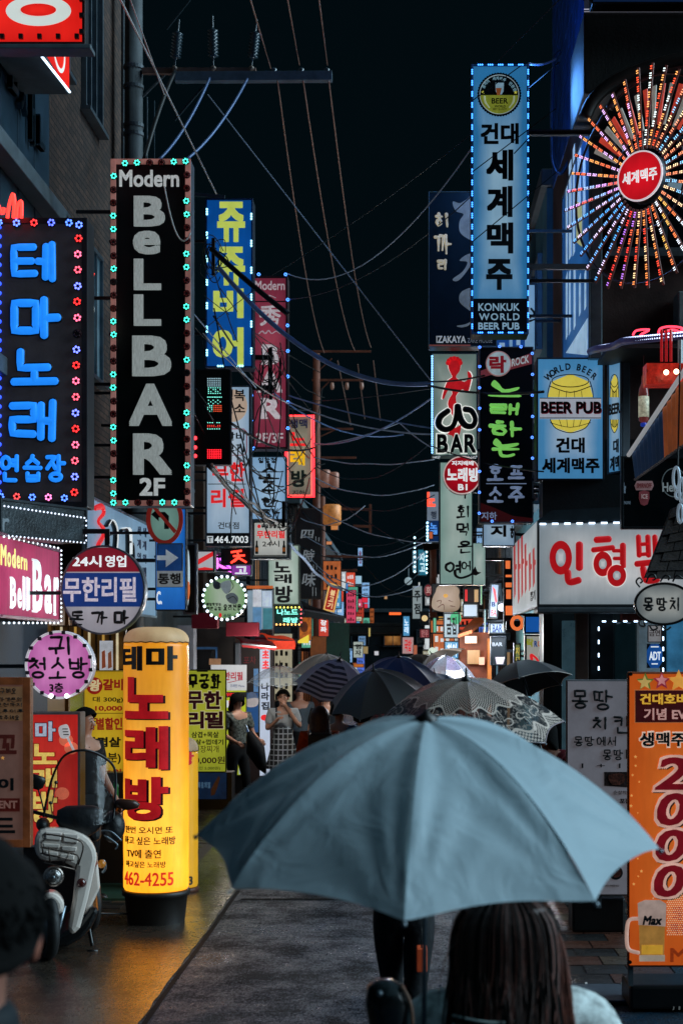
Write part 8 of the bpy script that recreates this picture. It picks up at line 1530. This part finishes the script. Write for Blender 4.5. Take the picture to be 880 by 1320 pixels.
for k in range(150):
    x0 = -.09-rd_.uniform(0, .03); x1 = -.115-rd_.uniform(0, .05); y1 = rd_.uniform(.02, .12)
    m.tube(catmull([Vector((x0*.7, .03, hz+.07)), Vector((x0*1.15, .05, hz-.02)), Vector(((x0+x1)*.55, (.06+y1)*.5, hz-.12+rd_.uniform(-.01, .01))), Vector((x1, y1, hz-.22)), Vector((x1-.01+rd_.uniform(-.04, .02), y1+.02, hz-rd_.uniform(.28, .5)))], 4), [.0022]*6+[.0026]*6+[.002]*3+[.0012, .0008], 3)
m.go('hair_lock', M('#7a4030', .5, 0, .5, 30, .2), fw_, True, kind='stuff')
for k in range(2): MB().tube(catmull([(-.02, .165, 1.300+.02*k-.0), (.06, .168, 1.298+.02*k), (.14, .12, 1.305+.02*k)], 4), .004, 5).go('back_strap', M('#a8b4b0', .6), fw_, True)
t = empty('shoulder_bag', 'dark round leather shoulder bag at the left elbow of the woman with the blue umbrella', 'bag', P(500, 1292, 3.75)); m = ring_loft(MB(), [(0, 0, -.09, .02, .02, .8), (0, 0, -.07, .045, .035, .8), (0, 0, 0, .056, .045, .8), (-.005, 0, .04, .045, .036, .8), (-.01, 0, .055, .02, .02, .8)], 18); m.go('bag_body', M('#0d1214', .25, 0, .3, 12, .2, coat=.4), t, True); MB().tube(catmull([(.03, -.03, .05), (.055, -.035, 0), (.06, -.03, -.09)], 4), .005, 6).go('strap', M('#7c5a48', .5), t, True); MB().ball((-.02, -.04, .03), .008).go('stud', STEEL, t, True)
# foreground man: head and shoulders at the lower left corner
MANH = 1.93; fm, NM = person('dark haired man in a dark jacket close up at the lower left corner', 0, 2.35, MANH, 200, M('#0c1216', .7, 0, .3, 10, .2), BLK, 'short', arms={'sleeve': 'long'}, skin=M('#7c5040', .55, 0, .2, 12, .1), hairm=HAIR, X=-.672)
m = MB(); hd = NM['head'][0]; rd_ = random.Random(9)
for k in range(1300):
    a = rd_.uniform(0, 2*PI); ph = rd_.uniform(0, 1.0)*(.85+.85*(.5+.5*math.sin(a))); n_ = Vector((math.sin(ph)*math.cos(a), math.sin(ph)*math.sin(a), math.cos(ph))); b0 = Vector((n_.x*.104, hd.y+.004+n_.y*.122, hd.z+.005+n_.z*.112)); dr = (n_*.5+Vector((rd_.uniform(-.5, .5), rd_.uniform(-.2, .6), -.9))).normalized(); m.tube([b0, b0+dr*.02+n_*.008, b0+dr*.045+n_*.004], [.0025, .002, .0008], 4)
m.go('hair_strand', HAIR, fm, True, kind='stuff')
sk3 = skin_mesh('jacket', {**NM, 'shl': (NM['shl'][0]+Vector((.03, 0, .0)), .065), 'shr': (NM['shr'][0]+Vector((-.03, 0, 0)), .065), 'ell': (NM['ell'][0], .06), 'elr': (NM['elr'][0], .06), 'upper': (NM['upper'][0]+Vector((0, 0, .01)), (.17, .10)), 'chest': (NM['chest'][0], (.20, .13)), 'waist': (NM['waist'][0], (.19, .13))}, [('waist', 'chest'), ('chest', 'upper'), ('upper', 'shl'), ('shl', 'ell'), ('upper', 'shr'), ('shr', 'elr')], M('#0c1216', .7, 0, .3, 10, .2), fm, 2, .006, ['waist', 'chest', 'upper', 'shl', 'shr', 'ell', 'elr'])
MB().ball((-.102, hd.y-.004, hd.z-.03), .012, .022, .034, 12, 10).go('ear', M('#8c5442', .55, 0, .2, 12, .1), fm, True); MB().ball((-.108, hd.y-.002, hd.z-.028), .008, .012, .02, 10, 8).go('ear_fold', M('#5c3228', .55), fm, True)
m = ring_loft(MB(), [(0, .0, .835*MANH, .085, .075, 1), (0, .0, .855*MANH, .078, .07, 1), (0, 0, .862*MANH, .070, .064, 1)], 20); m.go('collar', M('#1c2226', .7), fm, True)
# ================================================================ scooter
SY = 11.1; sc_ = empty('scooter', 'cream step through scooter with tall windshield parked facing the camera by the red light box', 'scooter', (P(85, 0, SY).x, SY, 0)); o = sc_.location.copy(); sc_.rotation_euler.z = math.radians(12)
def q3(x, y, dy=0.): return P(x, y, SY)-o+Vector((0, dy, 0))
def sp(pts, y0, y1, mat, name, bev=.02, smooth=0):
    q = [(q3(*p).x, q3(*p).z) for p in pts]
    if smooth: q = [(v.x, v.y) for v in catmull([(a, b, 0) for a, b in q], smooth, True)]
    return MB().prism(q, y0, y1).go(name, mat, sc_, bevel=bev)
CREAM = M('#e6d6ca', .28, 0, .06, 5, coat=.5); BLP = M('#0c0d0f', .35, bump=.1)
o_ = sp([(46, 1086), (49, 1073), (60, 1067), (85, 1068), (107, 1076), (119, 1088), (124, 1104), (121, 1122), (103, 1196), (87, 1197), (98, 1119), (60, 1109), (49, 1101)], -.05, .10, CREAM, 'leg_shield', .035, 2)
for i, a in enumerate(((60, 1070, 80, 1082), (82, 1073, 101, 1086), (57, 1085, 78, 1092), (80, 1089, 99, 1097), (60, 1095, 76, 1102), (78, 1099, 96, 1108))): sp([(a[0], a[1]), (a[2], a[1]+2), (a[2]-1, a[3]), (a[0], a[3]-2)], -.062, -.048, M('#ecdcd0', .3, 0, .06, 5, coat=.4), 'grille_panel', .006)
for pts in ([(58, 1078), (60, 1072), (96, 1079), (107, 1088), (101, 1112)], [(54, 1088), (90, 1097), (101, 1102), (97, 1118)], [(54, 1096), (95, 1106)], [(64, 1088), (66, 1108)], [(90, 1096), (82, 1112)], [(58, 1108), (97, 1118)], [(55, 1082), (57, 1096)]): MB().tube(catmull([q3(*p, -.13) for p in pts], 4), .006, 6).go('carrier_wire', M('#6a5c54', .3, .8), sc_, True)
for pts in ([(58, 1080), (57, 1082)], [(97, 1084), (98, 1086)]): MB().tube([q3(*pts[0], -.13), q3(*pts[1], -.04)], .006, 6).go('carrier_stay', M('#6a5c54', .3, .8), sc_)
m = MB().lathe([(.062, -.02), (.072, .0), (.074, .03), (.06, .045)], 24, q3(70, 1127, -.06), 'y'); m.go('headlight_rim', M('#8c8078', .2, .8), sc_, True)
hl = MB().lathe([(.058, .03), (.052, .048), (.03, .062), (.004, .068)], 24, q3(70, 1127, -.06), 'y').go('headlight', M('#8c8886', .08, .6, .8, 60, .8, coat=1.), sc_, True)
MB().ball(q3(70, 1127, -.13), .012).go('headlight_bulb', STEEL, sc_, True)
sp([(53, 1177), (54, 1158), (60, 1148), (70, 1147), (79, 1153), (84, 1166), (77, 1176), (66, 1174)], -.14, .06, CREAM, 'fender', .03, 2)
wc = q3(62, 1190, -.02)
m = MB(); pr = [(.20+.045*math.cos(a), .045*math.sin(a)) for a in [2*PI*i/12 for i in range(12)]]
for j in range(36):
    a = 2*PI*j/36
    for r_, x_ in pr: m.v.append((x_, r_*math.cos(a), r_*math.sin(a)))
for j in range(36):
    for i in range(12): A = j*12+i; B = ((j+1) % 36)*12+i; A2 = j*12+(i+1) % 12; B2 = ((j+1) % 36)*12+(i+1) % 12; m.f.append((A, B, B2, A2))
for dx, dy in ((0, 0), (.30, 1.1)):
    wz = Vector((wc.x+dx, wc.y+dy, .25)); w_ = MB(); w_.v = m.v; w_.f = m.f; wh = w_.go('wheel', RUB, sc_, True, loc=wz, rot=(0, 0, math.radians(14))); MB().lathe([(.03, -.05), (.16, -.012), (.165, 0), (.16, .012), (.03, .05)], 18, (0, 0, 0), 'x').go('rim', STEEL, wh, True)
for x0, y0, x1, y1, c in ((84, 1166, 70, 1216, 1), (66, 1178, 58, 1222, 0)): MB().tube([q3(x0, y0, -.05), q3((x0+x1)/2, (y0+y1)/2, -.07), q3(x1, y1, -.06)], [.014, .017, .015], 8).go('fork', STEEL if c else BLP, sc_, True)
sp([(37, 1238), (44, 1205), (50, 1178), (53, 1200), (55, 1238)], -.02, .03, CREAM, 'side_panel', .006)
sp([(68, 1226), (80, 1205), (100, 1196), (120, 1170), (128, 1178), (118, 1200), (106, 1214), (88, 1224)], .08, .9, BLP, 'underbody', .03); sp([(118, 1125), (126, 1118), (129, 1150), (112, 1185), (106, 1185)], .14, .9, CREAM, 'rear_body', .04)
sp([(98, 1072), (130, 1070), (132, 1095), (118, 1100)], .5, 1.3, M('#17191b', .5, bump=.2), 'seat', .04)
MB().tube(catmull([q3(112, 1172, .3), q3(114, 1200, .25), q3(119, 1228, .2)], 4), .014, 8).go('side_stand', BLP, sc_, True); MB().tube([q3(112, 1234, .2), q3(126, 1234, .2)], .010, 6).go('stand_foot', BLP, sc_, True); MB().tube(catmull([q3(108, 1165, .3), q3(122, 1178, .25), q3(125, 1190, .3), q3(112, 1200, .3)], 4), .012, 7).go('foot_lever', BLP, sc_, True)
m = MB().lathe([(.032, -.01), (.034, .01), (.02, .03), (.002, .034)], 14, q3(105, 1137, -.06), 'y'); m.go('indicator', M('#3c1410', .15, 0, .3, 5, emit=.15, coat=.6), sc_, True); MB().lathe([(.03, -.01), (.032, .01), (.02, .03), (.002, .034)], 14, q3(131, 1122, .3), 'y').go('indicator', M('#a86a20', .2, 0, .3, 5, emit=.3), sc_, True)
MB().tube(catmull([q3(128, 1120, .3), q3(134, 1118, .3), q3(136, 1128, .3), q3(132, 1134, .3)], 4), .010, 6).go('foot_peg', STEEL, sc_, True)
# handlebar covers, cowl
CL = M('#0b0c0f', .5, 0, .3, 18, .5, 30.)
m = ring_loft(MB(), [(0, 0, 0, .05, .05, .8), (0, 0, .05, .13, .09, .8), (0, 0, .12, .17, .1, .8), (0, 0, .2, .16, .08, .8), (0, 0, .23, .1, .04, .8)], 22); m.go('cowl_cover', CL, sc_, True, loc=q3(103, 1079, .12)+Vector((0, 0, -.02)))
for x, y, rx, rz in ((146, 1070, .085, .12), (56, 1065, .05, .05)): MB().ball(q3(x, y, .15), rx, .1, rz, 14, 10).go('hand_cover', CL, sc_, True)
MB().tube(catmull([q3(42, 1047, .12), q3(60, 1052, .1), q3(100, 1062, .08), q3(140, 1066, .12), q3(153, 1078, .16)], 4), .014, 8).go('handlebar', BLP, sc_, True)
for pts in ([(130, 1072), (143, 1074), (156, 1086)], [(134, 1078), (150, 1090), (148, 1097)]): MB().tube(catmull([q3(*p, .02) for p in pts], 4), .006, 6).go('brake_lever', STEEL, sc_, True)
W2 = [(57, 1054), (60, 1036), (68, 1003), (80, 978), (94, 969), (112, 968), (128, 974), (143, 986), (149, 1002), (148, 1034), (145, 1062)]
ws = catmull([q3(*p, 0) for p in W2], 4)
for v in ws: v.y = .10+.18*(1-((v.x-q3(103, 0).x)/.26)**2)*-.9+.16*(v.z-.95)
m = MB(); base = q3(101, 1066, -.0); base.y = -.02; NV = 8
for p in ws:
    bp = Vector((p.x*.9+base.x*.1, 0, base.z)); bp.y = .10-.16*(1-((p.x-base.x)/.26)**2)
    for j in range(NV+1): u = j/NV; c = Vector((base.x+(p.x-base.x)*u, 0, base.z+(p.z-base.z)*u)); c.y = .10-.17*(1-((c.x-base.x)/.27)**2)+.16*(c.z-.95); m.v.append(c)
for i in range(len(ws)-1):
    for j in range(NV): a = i*(NV+1)+j; m.f.append((a, a+1, a+NV+2, a+NV+1))
wm = bpy.data.materials.new('windshield_vinyl'); wm.use_nodes = True; nn = wm.node_tree.nodes; b = nn['Principled BSDF']; b.inputs['Base Color'].default_value = lin('#1c2024'); b.inputs['Roughness'].default_value = .1; b.inputs['Alpha'].default_value = .3; b.inputs['Coat Weight'].default_value = 1.
tn = nn.new('ShaderNodeTexNoise'); tn.inputs['Scale'].default_value = 9; bpn = nn.new('ShaderNodeBump'); bpn.inputs['Strength'].default_value = .25; bpn.inputs['Distance'].default_value = .02; wm.node_tree.links.new(tn.outputs[0], bpn.inputs['Height']); wm.node_tree.links.new(bpn.outputs[0], b.inputs['Normal'])
m.go('windshield', wm, sc_, True)
MB().tube([Vector((v.x, .10-.17*(1-((v.x-base.x)/.27)**2)+.16*(v.z-.95)-.004, v.z)) for v in ws], .009, 7).go('windshield_edging', BLP, sc_, True)
for pts in ([(68, 1036), (73, 1007)], [(66, 1034), (68, 1050)]): MB().tube([q3(*pts[0], -.02), q3(*pts[1], 0)], .004, 5).go('windshield_stay', BLP, sc_)
for x, y in ((73, 1008), (66, 1034), (142, 1026)): MB().ball(q3(x, y, -.03), .013).go('stay_knob', BLP, sc_, True)
m = ring_loft(MB(), [(0, 0, -.045, .03, .02, .8), (0, 0, -.02, .055, .03, .8), (0, 0, .03, .06, .03, .8), (0, 0, .055, .045, .02, .8)], 16); m.go('mirror', BLP, sc_, True, loc=q3(48, 1010, .1), rot=(0, .35, 0)); MB().tube(catmull([q3(50, 1018, .1), q3(54, 1032, .1), q3(58, 1050, .1)], 4), .006, 6).go('mirror_stem', BLP, sc_, True)
m = ring_loft(MB(), [(0, 0, -.04, .02, .03, .8), (0, 0, -.02, .085, .035, .8), (0, 0, .01, .095, .04, .8), (0, 0, .035, .06, .03, .8)], 16); m.go('mirror', M('#3a241e', .3, .2, .3, 5), sc_, True, loc=q3(163, 1040, .1), rot=(0, .12, 0)); MB().tube(catmull([q3(160, 1047, .1), q3(145, 1058, .1), q3(136, 1074, .1)], 4), .006, 6).go('mirror_stem', M('#9c8478', .3, .8), sc_, True)
# small things on the pavement near the scooter
t = tag(MB().box(-.9, .35, -.4, .5, 0, .02).go('floor_mat', M('#123a2c', .6, 0, .3, 6, .3), None, loc=(P(130, 0, 13.7).x, 14.0, .017)), 'dark green mat on the pavement behind the scooter', 'mat')
t = empty('drink_bottle', 'green glass bottle on the ledge under the yellow menu board', 'bottle', P(150, 1030, 14.6)); MB().lathe([(.03, 0), (.033, .02), (.033, .13), (.014, .19), (.014, .24)], 12).go('glass', M('#0f6a34', .15, emit=.2), t, True)
t = tag(MB().box(-.26, .3, -.1, .1, 0, 1.06).go('display_plinth', M('#10100f', .5), None, bevel=.01, loc=(P(150, 0, 14.7).x+.03, 14.68, 0)), 'dark plinth under the green bottle', 'plinth')
# litter and wet glints at the right kerb
rd_ = random.Random(2)
for k in range(16):
    x, y = 700+rd_.uniform(0, 175), 1268+rd_.uniform(0, 40); Yg = CH*F/(y-CY); p = P(x, y, Yg); w_ = rd_.uniform(.01, .03)
    m = MB(); m.prism([(0, 0), (w_, .004), (w_*1.2, .012), (w_*.3, .01)], 0, .02); o_ = m.go('litter', M(['#8c8078', '#9a6a58', '#70706c'][k % 3], .5), None, loc=(p.x, p.y, .02)); o_.rotation_euler = (PI/2+rd_.uniform(-.3, .3), 0, rd_.uniform(0, 6)); tag(o_, 'scrap of litter on the wet kerb at the lower right', 'litter', 'litter scraps at the right kerb')
tag(MB().box(-.9, .9, -.25, .25, 0, .03).go('kerb_stone', M('#3c4650', .4, 0, .3, 6, .3), None, bevel=.01, loc=(P(790, 0, 10).x, 9.9, .0)), 'low kerb stone under the orange banner', 'kerb')
